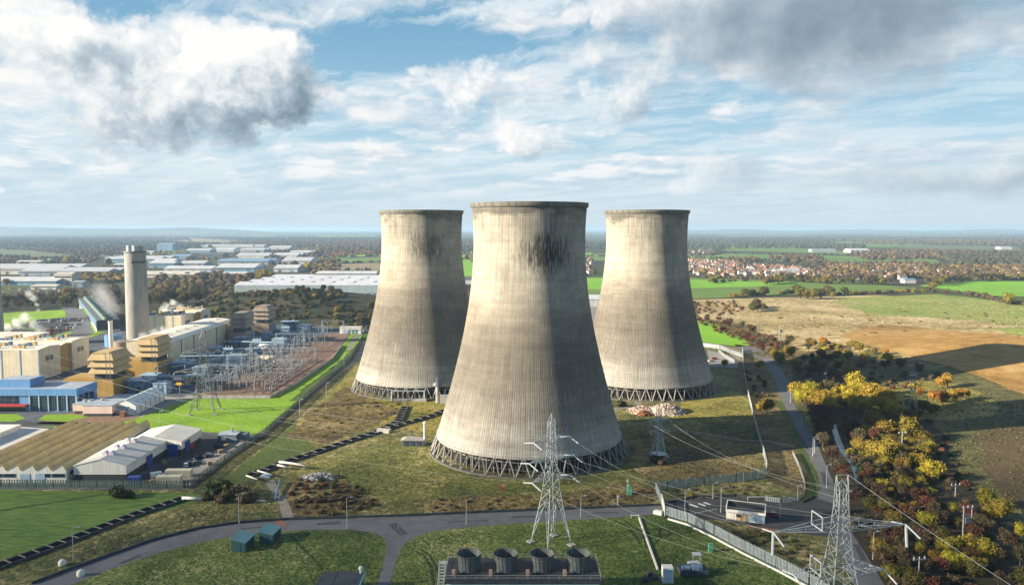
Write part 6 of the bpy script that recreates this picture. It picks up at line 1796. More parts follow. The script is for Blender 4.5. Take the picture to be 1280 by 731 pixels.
PROTO = {}
def protos(key, lst): PROTO[key] = [lst, 0]
protos('yellow', [make_tree('willow_tree', '', 'tree', F_YEL, 100 + i, 7.4, 4.1, .3, 1700, .27) for i in range(3)])
protos('gold', [make_tree('sallow_tree', '', 'tree', F_GOLD, 110 + i, 6.4, 4.0, .26, 1500, .27) for i in range(3)])
protos('orange', [make_tree('autumn_tree', '', 'tree', F_ORG, 120 + i, 7.4, 3.4, .26, 1200, .27) for i in range(3)])
protos('green', [make_tree('evergreen_tree', '', 'tree', F_GRN, 130 + i, 8, 3.6, .3, 620, .42) for i in range(2)])
protos('olive', [make_tree('leafy_tree', '', 'tree', F_OLV, 140 + i, 6.6, 3.8, .28, 1300, .28) for i in range(3)])
protos('brown', [make_bare('bare_tree', '', F_BRN, 150 + i, 8, 3.6) for i in range(4)])
protos('russet', [make_bare('bare_tree', '', F_RED, 160 + i, 7, 3.6) for i in range(2)])
protos('bush_brown', [make_tree('bush', '', 'bush', F_BRN, 170 + i, 3.2, 2.8, .12, 340, .36, 'bush') for i in range(3)])
protos('bush_green', [make_tree('bush', '', 'bush', F_GRN, 180 + i, 3.0, 2.8, .12, 340, .36, 'bush') for i in range(2)])
protos('bush_gold', [make_tree('bush', '', 'bush', F_GOLD, 190 + i, 3.0, 2.7, .12, 340, .36, 'bush') for i in range(2)])
protos('bush_russet', [make_tree('bush', '', 'bush', F_RED, 195 + i, 2.6, 2.7, .12, 340, .36, 'bush') for i in range(2)])
trng = random.Random(5)


BUSHES = []


def plant(kind, x, y, s, label, group=None, zs=1.0, now=False):
    if kind.startswith('bush_') and not now:
        BUSHES.append((kind, x, y, s, label, group, zs)); return None
    lst, used = PROTO[kind]
    root = trng.choice(lst)
    sc_ = (s * trng.uniform(.9, 1.12), s * trng.uniform(.9, 1.12), s * zs * trng.uniform(.9, 1.1))
    r = dup(root, (x, y, hz(x, y) - .05), trng.uniform(0, 6.28), sc_, label)
    if group: r['group'] = group
    elif 'group' in r: del r['group']
    return r


def plant_px(kind, px, py, s, label, group=None, zs=1.0):
    p = G(px, py); return plant(kind, p.x, p.y, s, label, group, zs)


# single trees that stand out (base pixel, size factor)
YEL = [(996, 503, .95, 'yellow willow at the left end of the bright yellow group beside the lane'), (1003, 511, .8, 'smaller yellow willow in front of the left end of the bright group'), (1014, 506, 1.15, 'tall yellow willow second from the lane in the bright group'), (1026, 518, 1.15, 'broad yellow willow at the front left of the bright group'), (1037, 521, .9, 'low yellow willow against the shaded gap in the bright group'), (1046, 506, .9, 'yellow willow at the back of the bright group, left of its tallest'),
       (1061, 509, 1.0, 'yellow willow just left of the tallest in the bright group'), (1071, 501, 1.25, 'tallest yellow willow at the back of the bright group'), (1072, 521, .9, 'yellow-green willow at the front middle of the bright group'), (1082, 512, 1.1, 'yellow willow in the middle right of the bright group'), (1095, 514, 1.3, 'broad yellow willow at the right of the bright group'), (1106, 517, 1.1, 'yellow willow second from the right end of the bright group'), (1117, 526, .9, 'rounded yellow willow at the right end of the bright group'),
       (1162, 568, .62, 'small lone yellow tree on the edge of the dark wood, upper of two'), (1163, 600, .92, 'large lone yellow tree on the edge of the dark wood, lower of two'), (1193, 640, .5, 'small yellow tree by the post at the foot of the pasture'), (1277, 672, .6, 'bright yellow tree at the right edge of the photo'),
       (1192, 712, .78, 'yellow tree at the left of the bottom right clump'), (1210, 696, .86, 'tallest yellow tree in the bottom right clump'), (1220, 718, .7, 'low yellow tree in the middle of the bottom right clump'), (1237, 704, .86, 'yellow tree at the right of the bottom right clump')]
for px, py, s, lb in YEL: plant_px('yellow', px, py - (6 if py < 540 else 0), s * (1.25 if py < 630 else .95), lb)
for px, py, s in ((1000, 508, .8), (1009, 514, .9), (1020, 512, 1.0), (1031, 513, 1.0), (1041, 515, .8), (1052, 507, .9), (1056, 515, .8), (1066, 512, 1.0), (1077, 506, 1.0), (1087, 520, .9), (1089, 506, 1.0), (1100, 510, 1.0), (1100, 522, .9), (1110, 523, .9), (1112, 512, .8)):
    plant_px('yellow', px, py - 8, s * 1.15, 'yellow willow crown packed between the taller ones of the bright group', 'filler willows of the bright group')
GOLD = [(975, 455, 1.1, 'olive-gold sallow right beside the lane bend'), (985, 449, 1.2, 'tall olive-gold sallow behind the lane bend'), (995, 462, 1.0, 'olive-gold sallow in front of the lane bend group'), (968, 447, .8, 'small olive-gold sallow at the lane head'), (1092, 536, 1.15, 'shaded olive-gold sallow below the bright yellow group'), (1103, 549, 1.15, 'wide shaded olive-gold sallow below the bright yellow group'), (1120, 548, .9, 'small shaded sallow between two wide ones'), (1137, 551, 1.25, 'wide shaded olive-gold sallow right of the pair below the yellow group'), (1150, 553, .9, 'right end sallow of the shaded row'), (1130, 576, .95, 'olive sallow beside the T-shaped pole'), (1142, 584, .9, 'olive-gold sallow just below the T-shaped pole'),
        (1097, 580, 1.3, 'tall olive-gold sallow in the dark wood left of the T-shaped pole'), (1112, 560, .8, 'golden bush tree in the middle of the dark wood, below the shaded row'), (1126, 590, .75, 'golden bush tree below the T-shaped pole, left of two'), (1150, 572, .8, 'golden bush tree between the T-shaped pole and the lone yellow tree'), (1083, 548, .8, 'golden bush tree on the stream bank below the bright group'), (1090, 566, .7, 'low golden bush tree by the stream, below another'), (1234, 636, .85, 'olive-gold sallow on the pasture, upper of two'), (1246, 651, .95, 'olive-gold sallow on the pasture, lower of two'), (957, 517, 1.0, 'golden bush tree between fence and lane'), (949, 460, .6, 'small golden sallow by the compound fence'), (906, 458, .7, 'round golden bush tree inside the far compound'), (1060, 471, .9, 'long olive-gold clump left of the shadow, nearest'), (1066, 480, .9, 'olive-gold clump standing by the stream bank'), (1050, 458, .7, 'olive-gold clump above the stream bank')]
for px, py, s, lb in GOLD: plant_px('gold', px, py, s * 1.2, lb)
ORG = [(1144, 491, 1.0, 'orange tree behind the slim pylon'), (1149, 497, .8, 'small orange tree at the slim pylon foot'), (1166, 503, .9, 'orange-gold tree at the left of the autumn group on the hill foot'), (1176, 486, 1.0, 'bright orange tree at the back of the autumn group'), (1184, 484, 1.15, 'tallest orange tree in the autumn group'), (1178, 506, 1.15, 'golden brown tree at the front of the autumn group'), (1191, 503, .95, 'russet tree in the middle of the autumn group'), (1200, 500, .9, 'orange tree second from the right of the autumn group'), (1208, 498, .7, 'small orange tree at the right end of the autumn group'), (1112, 452, .75, 'slim orange tree on the heath above the shadow'), (1081, 452, .7, 'small orange bush on the heath above the shadow')]
for px, py, s, lb in ORG: plant_px('orange', px, py, s, lb)
# belts of the right-hand wood
def belt(poly_px, mix, n, mind, smin, smax, label, group, zs=1.0, seed=1, world=None):
    rng = random.Random(seed)
    poly = world or [tuple(G(*p)[:2]) for p in poly_px]
    ks = [k for k, c in mix for _ in range(c)]
    names = dict(brown='bare brown tree', russet='bare russet tree', green='dark evergreen tree', olive='dull olive tree', gold='olive-gold tree', yellow='yellow tree', orange='orange autumn tree', bush_brown='low brown bush', bush_green='low dark green bush', bush_gold='low olive-gold bush', bush_russet='low russet bush')
    for x, y in scatter(poly, n, mind, rng):
        k = rng.choice(ks)
        plant(k, x, y, rng.uniform(smin, smax), names[k] + ' ' + label, names[k] + 's ' + group, zs)
belt([(1000, 500), (1036, 522), (1040, 560), (1062, 600), (1082, 660), (1060, 655), (1046, 605), (1028, 560)], [('russet', 4), ('brown', 3), ('bush_brown', 2)], 34, 4.0, .6, .95, 'between the lane and the stream', 'by the stream', seed=1)
belt([(1010, 440), (1040, 450), (1058, 486), (1042, 498), (1012, 490), (995, 470)], [('brown', 3), ('olive', 2), ('russet', 1), ('green', 1)], 26, 6, .7, 1.1, 'above the bright yellow group by the lane', 'above the yellow group', seed=2)
belt([(1052, 530), (1120, 555), (1150, 580), (1160, 640), (1185, 700), (1190, 760), (1120, 760), (1090, 690), (1085, 640), (1072, 580)], [('brown', 5), ('bush_brown', 4), ('olive', 2), ('gold', 2), ('russet', 2), ('bush_green', 1), ('bush_gold', 2)], 130, 4.0, .5, .88, 'in the dark wood right of the stream', 'in the dark right-hand wood', seed=3)
belt([(1085, 530), (1130, 540), (1160, 552), (1165, 600), (1140, 610), (1100, 580), (1080, 560)], [('gold', 5), ('olive', 1), ('bush_gold', 2)], 34, 4.4, .5, .85, 'in the olive-gold scrub below the bright yellow group', 'of the olive-gold scrub', .85, seed=31)
belt([(1160, 630), (1200, 640), (1240, 680), (1300, 700), (1330, 790), (1190, 790), (1180, 690)], [('brown', 4), ('bush_brown', 3), ('olive', 2), ('russet', 2), ('bush_green', 1)], 52, 4.6, .5, .85, 'round the yellow clump at the bottom right', 'round the bottom right clump', seed=4)
belt([(1080, 690), (1110, 690), (1150, 740), (1130, 790), (1110, 740)], [('olive', 2), ('brown', 3), ('gold', 1)], 16, 4.2, .55, .9, 'on the verge beside the lane under the pylon arm', 'on the lane verge', seed=5)
belt([(1060, 560), (1160, 600), (1180, 640), (1120, 640), (1080, 620)], [('bush_brown', 3), ('bush_green', 2), ('bush_gold', 2), ('bush_russet', 1)], 70, 3.4, .5, .9, 'in the clearing of the dark wood', 'in the wood clearing', seed=6)
belt([(1180, 545), (1215, 600), (1260, 660), (1300, 680), (1240, 680), (1190, 620), (1165, 570)], [('bush_brown', 3), ('bush_green', 2), ('bush_russet', 2)], 48, 5, .4, .8, 'dotted on the rough pasture slope', 'on the rough pasture', seed=7)
belt([(1010, 430), (1060, 428), (1120, 445), (1135, 455), (1080, 455), (1030, 445)], [('bush_gold', 3), ('bush_brown', 2), ('orange', 1), ('gold', 2)], 34, 7, .6, 1.0, 'on the heath edge above the tower shadow', 'on the heath edge', seed=8)
belt([(1120, 505), (1160, 505), (1170, 515), (1165, 530), (1125, 530)], [('bush_green', 2), ('olive', 2)], 12, 4, .7, 1.1, 'at the foot of the slim pylon', 'at the slim pylon foot', seed=9)
belt([(1060, 455), (1100, 452), (1180, 470), (1180, 480), (1110, 486), (1075, 478)], [('bush_brown', 4), ('bush_russet', 1), ('brown', 1)], 34, 7, .6, 1.0, 'inside the tower shadow band below the hill', 'inside the shadow band', seed=10)
belt([(868, 400), (900, 402), (935, 412), (970, 425), (1000, 438), (960, 447), (935, 432), (905, 420), (880, 408)], [('bush_russet', 3), ('bush_brown', 3), ('russet', 2), ('bush_gold', 1), ('brown', 1)], 80, 6.5, .6, 1.15, 'on the reddish heath above the bright green strip', 'on the reddish heath', seed=11)
belt([(866, 378), (915, 376), (935, 386), (900, 398), (870, 396)], [('bush_russet', 4), ('bush_brown', 2), ('bush_gold', 1)], 46, 9, .7, 1.3, 'on the red patch of heath beside the right-hand tower', 'on the red heath patch', seed=12)
belt([(965, 398), (1060, 388), (1180, 384), (1290, 400), (1290, 420), (1100, 420), (1000, 425)], [('bush_gold', 4), ('bush_brown', 1)], 40, 22, .5, 1.1, 'dotted over the straw-coloured field', 'on the straw field', .6, seed=13)
belt([(935, 388), (945, 384), (958, 383), (956, 388), (942, 391)], [('bush_green', 1), ('olive', 1)], 8, 9, 1.2, 1.6, 'in the oval dark thicket on the straw field', 'in the oval thicket', seed=14)
belt([(924, 462), (952, 470), (962, 500), (945, 520), (938, 500)], [('bush_brown', 2), ('bush_gold', 1), ('bush_green', 1)], 16, 5, .4, .8, 'between the pale fence and the lane', 'between fence and lane', seed=15)
# hedges and copses beyond
def hedge(name, pts, n, smin, smax, mix, label, group, seed, jit=4):
    rng = random.Random(seed); W_ = V2(pts); ks = [k for k, c in mix for _ in range(c)]
    names = dict(brown='bare brown tree', russet='bare russet tree', green='dark evergreen tree', olive='dull olive tree', gold='olive-gold tree', yellow='yellow tree', orange='orange autumn tree', bush_brown='brown hedge bush', bush_green='dark green hedge bush', bush_gold='olive-gold hedge bush', bush_russet='russet hedge bush')
    tot = sum((b - a).length for a, b in zip(W_[:-1], W_[1:]))
    for k in range(n):
        d = (k + rng.uniform(.1, .9)) / n * tot
        for a, b in zip(W_[:-1], W_[1:]):
            L_ = (b - a).length
            if d <= L_:
                p = a.lerp(b, d / L_); break
            d -= L_
        kk = rng.choice(ks)
        plant(kk, p.x + rng.uniform(-jit, jit), p.y + rng.uniform(-jit, jit), rng.uniform(smin, smax), names[kk] + ' ' + label, names[kk] + ' row ' + group)
hedge('h', [(915, 371), (945, 370), (960, 369)], 14, 1.2, 2.0, [('bush_gold', 2), ('bush_green', 1), ('olive', 1)], 'in the hedge between green crop and straw field', 'by the green crop', 1)
hedge('h', [(975, 368), (1000, 366), (1030, 366), (1038, 370)], 18, 1.6, 2.4, [('bush_gold', 2), ('bush_green', 2), ('olive', 1)], 'in the dark hedge curving below the green crop', 'below the crop', 2)
hedge('h', [(1045, 369), (1090, 367), (1140, 365), (1190, 366)], 26, 1.2, 2.2, [('bush_gold', 3), ('bush_brown', 2), ('olive', 1)], 'in the long hedge under the houses right of centre', 'under the houses', 3)
hedge('h', [(1190, 366), (1230, 371), (1255, 378), (1285, 384)], 20, 1.4, 2.2, [('bush_brown', 3), ('bush_green', 1)], 'in the brown hedge along the brightest crop', 'along the brightest crop', 4)
hedge('h', [(995, 374), (1010, 374), (1030, 374)], 5, 2.0, 2.6, [('gold', 1), ('olive', 1)], 'standing free below the dark hedge', 'below the dark hedge', 5)
plant_px('gold', 1262, 381, 2.1, 'large olive-gold tree in the brown hedge by the right edge'); plant_px('gold', 1167, 362, 1.9, 'tall gold tree at the corner of the brightest crop')
hedge('h', [(885, 354), (895, 353), (905, 353)], 5, 1.4, 2.4, [('gold', 2), ('bush_gold', 1)], 'standing in the pale crop below the housing estate', 'in the pale crop', 6)
hedge('h', [(900, 352), (935, 351)], 9, 1.0, 1.6, [('bush_brown', 1), ('bush_green', 1)], 'in the thin hedge below the estate', 'below the estate', 16)
hedge('h', [(958, 356), (975, 354)], 7, 1.6, 2.6, [('gold', 2), ('brown', 1)], 'in the clump at the left end of the brown wood', 'at the clump', 7)
hedge('h', [(975, 352), (1010, 353), (1050, 355), (1110, 356)], 46, 1.5, 2.2, [('brown', 3), ('gold', 2), ('olive', 1)], 'in the brown belt below the village houses', 'below the village', 8, 12)
hedge('h', [(1160, 357), (1200, 352), (1250, 350), (1300, 350)], 36, 1.4, 2.2, [('brown', 3), ('gold', 2), ('olive', 1)], 'in the belt behind the brightest crop', 'behind the brightest crop', 9, 12)
# left: belt behind the car park, scrub bank, round the estate
belt(None, [('brown', 6), ('olive', 3), ('green', 2), ('gold', 1)], 150, 13, 1.2, 1.9, 'in the dark belt behind the car park and cooling bank', 'behind the car park', 1, 20, world=[(-800, 800), (-590, 800), (-545, 850), (-470, 880), (-420, 850), (-340, 770), (-320, 860), (-420, 970), (-620, 960), (-820, 900)])
belt(None, [('brown', 5), ('orange', 1), ('gold', 4), ('olive', 2)], 110, 14, 1.1, 1.8, 'in the autumn belt between the scrub bank and the business park', 'before the business park', 1, 21, world=[(-420, 920), (-330, 930), (-300, 980), (-280, 1060), (-330, 1130), (-450, 1160), (-580, 1120), (-620, 1000)])
for px, py, s, k, lb in ((328, 352, 3.2, 'yellow', 'tall bright yellow tree left of the big distribution shed'), (338, 350, 2.2, 'yellow', 'shorter yellow tree right beside the tall one by the distribution shed'), (385, 339, 2.4, 'yellow', 'yellow tree behind the distribution shed near its middle'), (84, 328, 2.6, 'yellow', 'lone yellow tree behind the long grey roofs on the left'), (136, 333, 2.6, 'green', 'dark evergreen clump between two long roofs on the left'), (300, 352, 1.8, 'orange', 'orange tree in front of the white business units'), (22, 338, 1.9, 'green', 'dark evergreen tree before the long grey roof at far left'), (275, 345, 1.8, 'orange', 'orange-brown tree by the business unit car park'), (8, 357, 1.8, 'orange', 'small orange tree at the far left by the parked lorries')):
    plant_px(k, px, py, s, lb)
belt([(225, 395), (300, 375), (380, 368), (455, 395), (462, 412), (400, 400), (300, 405), (240, 412)], [('bush_green', 4), ('bush_brown', 3), ('bush_gold', 1)], 330, 5.2, .8, 1.6, 'on the dark scrub bank behind the switchyard', 'on the scrub bank', 1, 22)
belt([(360, 372), (395, 364), (430, 378), (440, 395), (400, 392), (370, 385)], [('green', 3), ('bush_green', 2), ('olive', 1)], 60, 6.5, .7, 1.2, 'in the dark thicket crowning the scrub bank', 'crowning the scrub bank', 1, 23)
hedge('h', [(452, 408), (460, 400), (466, 392), (472, 384)], 16, 1.0, 1.7, [('bush_green', 2), ('olive', 1), ('brown', 1)], 'beside the left tower at the end of the bank', 'beside the left tower', 10)
# foreground bushes
for px, py, s, k, lb in ((145, 621, 1.5, 'bush_green', 'dark rounded bush on the paddock edge below the white warehouse'), (158, 622, 1.0, 'bush_green', 'smaller dark bush touching the rounded one on the paddock'), (268, 622, 1.6, 'bush_green', 'large dark bush at the fence corner, left of the thicket'), (282, 618, 2.0, 'bush_green', 'large dark bush in the middle of the fence corner thicket'), (296, 622, 1.8, 'bush_brown', 'brown bush right of the middle in the fence corner thicket'), (308, 628, 1.3, 'bush_brown', 'low brown bush at the right end of the fence corner thicket'), (275, 628, 1.1, 'bush_brown', 'low brown bush in front of the fence corner thicket'), (258, 624, 1.0, 'bush_brown', 'brown bush behind the tilted yellow board'),
                         (820, 578, 1.0, 'bush_brown', 'brown bush at the foot of the small pylon'), (828, 581, .8, 'bush_brown', 'second brown bush right of the small pylon foot'), (775, 508, 1.2, 'bush_green', 'dark bush between the largest and the right-hand tower')):
    plant_px(k, px, py, s, lb)
belt([(368, 600), (420, 596), (466, 620), (470, 632), (420, 644), (376, 644), (362, 625)], [('bush_brown', 5), ('bush_russet', 1)], 44, 3.0, .35, .75, 'in the dark bramble patch above the road, left of centre', 'in the bramble patch', .7, 24)
belt([(535, 625), (600, 620), (735, 622), (820, 610), (815, 628), (700, 632), (600, 637), (540, 640)], [('bush_brown', 5), ('bush_gold', 1)], 40, 3.2, .25, .5, 'low in the heath strip between road and largest tower', 'in the heath strip', .6, 25)
belt([(850, 612), (950, 604), (955, 618), (900, 622), (850, 624)], [('bush_brown', 5), ('bush_gold', 1)], 20, 3.0, .25, .5, 'in the dark grass between grey fence and apron', 'between fence and apron', .6, 26)
belt([(870, 655), (930, 665), (990, 672), (1030, 690), (1010, 705), (940, 680)], [('bush_brown', 4), ('bush_green', 1)], 26, 3.0, .3, .6, 'on the rough bank between gatehouse and fence', 'between gatehouse and fence', .6, 27)
belt([(455, 505), (480, 500), (545, 505), (560, 515), (520, 540), (480, 528)], [('bush_gold', 3), ('bush_brown', 1)], 24, 4, .3, .6, 'on the sunny grass where the trench forks', 'where the trench forks', .6, 28)
belt([(400, 505), (440, 490), (470, 505), (440, 545), (400, 550), (365, 545)], [('bush_brown', 3), ('bush_gold', 2)], 36, 5, .25, .55, 'on the brown heath left of the trench', 'on the brown heath', .5, 29)
# the 280 bushes that show largest are things of their own; the small rest is one mass of scrub
BUSHES.sort(key=lambda b: -b[3] / math.hypot(b[1], b[2]) * (1 if 0 < b[2] and abs(b[1] / b[2]) < .70 else .1))
for b in BUSHES[:280]: plant(*b, now=True)
smb = MB(); smats = [F_BRN, F_GRN, F_GOLD, F_RED]
for kind, x, y, s, label, group, zs in BUSHES[280:]:
    root = trng.choice(PROTO[kind][0]); me = next(c for c in root.children if c.name.startswith('crown')).data
    a = trng.uniform(0, 6.28); ca, sa = math.cos(a) * s, math.sin(a) * s; z0 = hz(x, y) - .05
    b0 = len(smb.v)
    smb.v.extend((x + v.co.x * ca - v.co.y * sa, y + v.co.x * sa + v.co.y * ca, z0 + v.co.z * s * zs) for v in me.vertices)
    smb.f.extend(tuple(b0 + i for i in p.vertices) for p in me.polygons)
    smb.m.extend([smats.index(me.materials[0])] * len(me.polygons))
if smb.f:
    o = smb.build('low_scrub', smats); o['kind'] = 'stuff'
for lst, _ in PROTO.values():
    for o in lst:
        for ch in list(o.children): bpy.data.objects.remove(ch)
        bpy.data.objects.remove(o)

# ---- tussocks: one ground-cover object per kind of grass
def tussocks(name, polys, n, m, hmin, hmax, seed):
    rng = random.Random(seed); vs, fs = [], []
    for poly_px, k in polys:
        poly = [tuple(G(*p)[:2]) for p in poly_px]
        xs = [p[0] for p in poly]; ys = [p[1] for p in poly]; c = 0
        while c < k * n:
            x, y = rng.uniform(min(xs), max(xs)), rng.uniform(min(ys), max(ys))
            if noise.noise((x * .09, y * .09, seed)) + .35 * noise.noise((x * .3, y * .3, 4)) < rng.uniform(-.35, .25):
                c += .25; continue
            c += 1
            if not in_poly(x, y, poly): continue
            h = rng.uniform(hmin, hmax); z = hz(x, y); r = h * rng.uniform(.5, 1.0)
            b = len(vs)
            a0 = rng.uniform(0, 6.28)
            for j in range(5):
                a = a0 + j * 1.257; vs.append((x + r * math.cos(a), y + r * math.sin(a), z - .02))
            vs.append((x + rng.uniform(-.3, .3) * r, y + rng.uniform(-.3, .3) * r, z + h))
            for j in range(5): fs.append((b + j, b + (j + 1) % 5, b + 5))
    mb = MB(); mb.v, mb.f, mb.m = vs, fs, [0] * len(fs)
    o = mb.build(name, m, None, True); o['kind'] = 'stuff'
    return o
T_STRAW = mat('straw_tussock', [(.07, .065, .020), (.13, .11, .042), (.20, .165, .075)], .5, 4)
T_DARK = mat('dark_tussock', [(.028, .034, .010), (.06, .062, .018), (.10, .085, .035)], .5, 4)
T_GRN = mat('green_tussock', [(.022, .058, .010), (.045, .092, .014), (.085, .125, .026)], .5, 4)
front = ((470, 668), (480, 700), (470, 735), (200, 735), (100, 735), (200, 698), (320, 670), (400, 664)), 1.0
front2 = ((515, 674), (600, 660), (830, 648), (960, 700), (1000, 735), (495, 735)), 1.4
tow = ((360, 600), (420, 570), (520, 560), (560, 595), (640, 612), (790, 590), (950, 570), (950, 592), (820, 604), (815, 630), (600, 638), (380, 645)), 1.6
verge = ((100, 688), (240, 640), (340, 628), (340, 648), (220, 662), (100, 700)), .8
sunny = ((345, 560), (432, 480), (470, 500), (560, 510), (545, 545), (480, 535), (380, 570)), 1.0
rt = ((790, 545), (930, 490), (945, 540), (952, 585), (850, 590)), 1.0
tussocks('grass_tussocks', [front, front2], 5200, T_GRN, .12, .32, 1)
tussocks('dry_grass_tussocks', [(front[0], .12), (front2[0], .12), tow, verge, rt, (sunny[0], .7)], 3600, T_STRAW, .12, .40, 2)
straw_p = ((870, 378), (960, 374), (1100, 372), (1280, 382), (1280, 432), (1180, 462), (1090, 448), (1000, 440), (930, 412)), 1.0
hill_p = ((1060, 460), (1130, 500), (1180, 540), (1215, 600), (1290, 650), (1290, 500), (1190, 470), (1100, 455)), 1.0
T_PALE = mat('pale_tussock', [(.16, .13, .05), (.32, .26, .13), (.50, .42, .26)], .3, 4)
tussocks('straw_tussocks', [straw_p], 7000, T_PALE, .35, 1.0, 5)
tussocks('hill_tussocks', [(hill_p[0], .25), (straw_p[0], .3)], 5000, T_STRAW, .3, .8, 6)
tussocks('hill_dark_tussocks', [(hill_p[0], 1.2), (straw_p[0], .25)], 4000, T_DARK, .3, .8, 7)
tussocks('dark_grass_tussocks', [tow, verge, rt, (sunny[0], .6), (front2[0], .2)], 3600, T_DARK, .12, .42, 3)
# ------------------------------------------------------------------ business park, village, far country
M_FROOF = clad('far_pale_roof', (.46, .48, .50), 6.0, .9, weather=.18, axis='x')
M_FWHITE = clad('far_white_roof', (.52, .54, .56), 6.0, .9, weather=.15, axis='x')
M_FBLUE = clad('far_blue_wall', (.18, .30, .42), 6.0, .85)
M_FGREY = clad('far_grey_wall', (.30, .34, .37), 6.0, .85)
M_FDARK = clad('far_dark_roof', (.10, .11, .12), 6.0, .85)
M_FCREAM = clad('far_cream_wall', (.55, .52, .45), 6.0, .85)


def shed(px0, px1, py, depth, h, roof, wall, label, rz=0.0, doors=True, name='business_unit', cat='warehouse', group='business park units'):
    """gabled industrial shed; px0..px1 along its front at ground row py"""
    a, b = G(px0, py), G(px1, py)
    c = (a + b) / 2; L = (b - a).length
    t = thing(name, label, cat, (c.x, c.y, hz(c.x, c.y)), rz, group)
    MB().box(-L / 2, L / 2, 0, depth, -3, h).build('wall', wall, t)
    n_ = max(1, int(depth / 45)); r = MB()
    for k in range(n_):
        y0, y1 = depth * k / n_, depth * (k + 1) / n_
        r.prism([(y0 - (.6 if k == 0 else -.05), h + .02), (y1 + (.6 if k == n_ - 1 else -.05), h + .02), ((y0 + y1) / 2, h + .02 + depth / n_ * .10)], -L / 2 - .6, L / 2 + .6, 0, 'x')
    r.build('roof', roof, t, False, True)
    if doors:
        d = MB()
        k = max(2, int(L / 22))
        for i in range(k):
            x = -L / 2 + (i + .5) * L / k
            MB().box(x - 3, x + 3, -.25, -.05, 0, min(5.5, h * .55)).build('door', M_FBLUE if i % 2 else M_FDARK, t)
        MB().box(-L / 2 + 1, L / 2 - 1, -.22, -.05, h * .68, h * .80).build('window_strip', M_GLASS, t)
    return t


# the big distribution shed (its yard with lorries in front)
a = G(290, 372); b = G(500, 373)
t = TB('distribution_shed', 'huge pale grey distribution shed with many roof lights behind the scrub bank', 'warehouse', (a.x + b.x) / 2, a.y)
X0, X1, Y0, Y1, HH = a.x, b.x + 30, a.y + 10, a.y + 205, 15.5
t.part('wall', box(X0, X1, Y0, Y1, -3, HH), clad('pale_green_grey_wall', (.30, .37, .40), 8, .85, weather=.1))
rf = MB()
for k in range(4):
    y0, y1 = Y0 + (Y1 - Y0) * k / 4, Y0 + (Y1 - Y0) * (k + 1) / 4
    rf.prism([(y0 + .05, HH + .02), (y1 - .05, HH + .02), ((y0 + y1) / 2, HH + 3.2)], X0 - .5, X1 + .5, 0, 'x')
t.part('roof', rf, clad('pale_lilac_roof', (.56, .57, .61), 9, .9, weather=.12, axis='x'))
for k in range(9):
    for j in range(3):
        xx = X0 + (X1 - X0) * (k + .5) / 9; yy = Y0 + (Y1 - Y0) * (.12 + .25 * j)
        t.part('roof_light', box(xx - 1.6, xx + 1.6, yy - 5, yy + 5, HH + 2.2, HH + 3.3), M_FBLUE)
for k in range(12):
    xx = X1 - 8 - k * 9.5
    t.part('dock_door', box(xx - 3, xx + 3, Y0 - .3, Y0 - .05, 0, 5), M_FDARK)
def lorry(x, y, rz, m, label, group):
    t = thing('lorry', label, 'lorry', (x, y, hz(x, y)), rz, group)
    MB().box(-6.5, 4, -1.3, 1.3, 1.1, 4.0).build('trailer', m, t); MB().prism([(4.3, .5), (6.4, .5), (6.4, 1.9), (6.0, 3.3), (4.3, 3.4)], -1.25, 1.25, 0, 'y').build('cab', M_CARS['white'], t, False, True)
    w_ = MB()
    for xx in (-5, -3.8, 2.5, 5.4):
        for s in (-1, 1): w_.tube([(xx, s * 1.0, .5), (xx, s * 1.3, .5)], .5, 8)
    w_.build('wheels', M_TYRE, t)
lr = random.Random(3)
for k in range(15):
    xx = a.x + 120 + k * 8.5
    if xx > b.x + 25: break
    lorry(xx, Y0 - 12 - lr.uniform(0, 6), R(90), lr.choice((M_FWHITE, M_FWHITE, M_FGREY, M_FBLUE)), 'lorry parked in the row along the docks of the distribution shed', 'lorries along the distribution shed')
for k in range(22):
    pn = lr.choice(('white', 'silver', 'white', 'black', 'blue'))
    q = G(265 + lr.uniform(0, 24), 371 + lr.uniform(0, 5)); put_car(q.x, q.y, lr.uniform(0, 3), pn, pn + ' car in the car park left of the distribution shed', pn + ' cars left of the distribution shed')
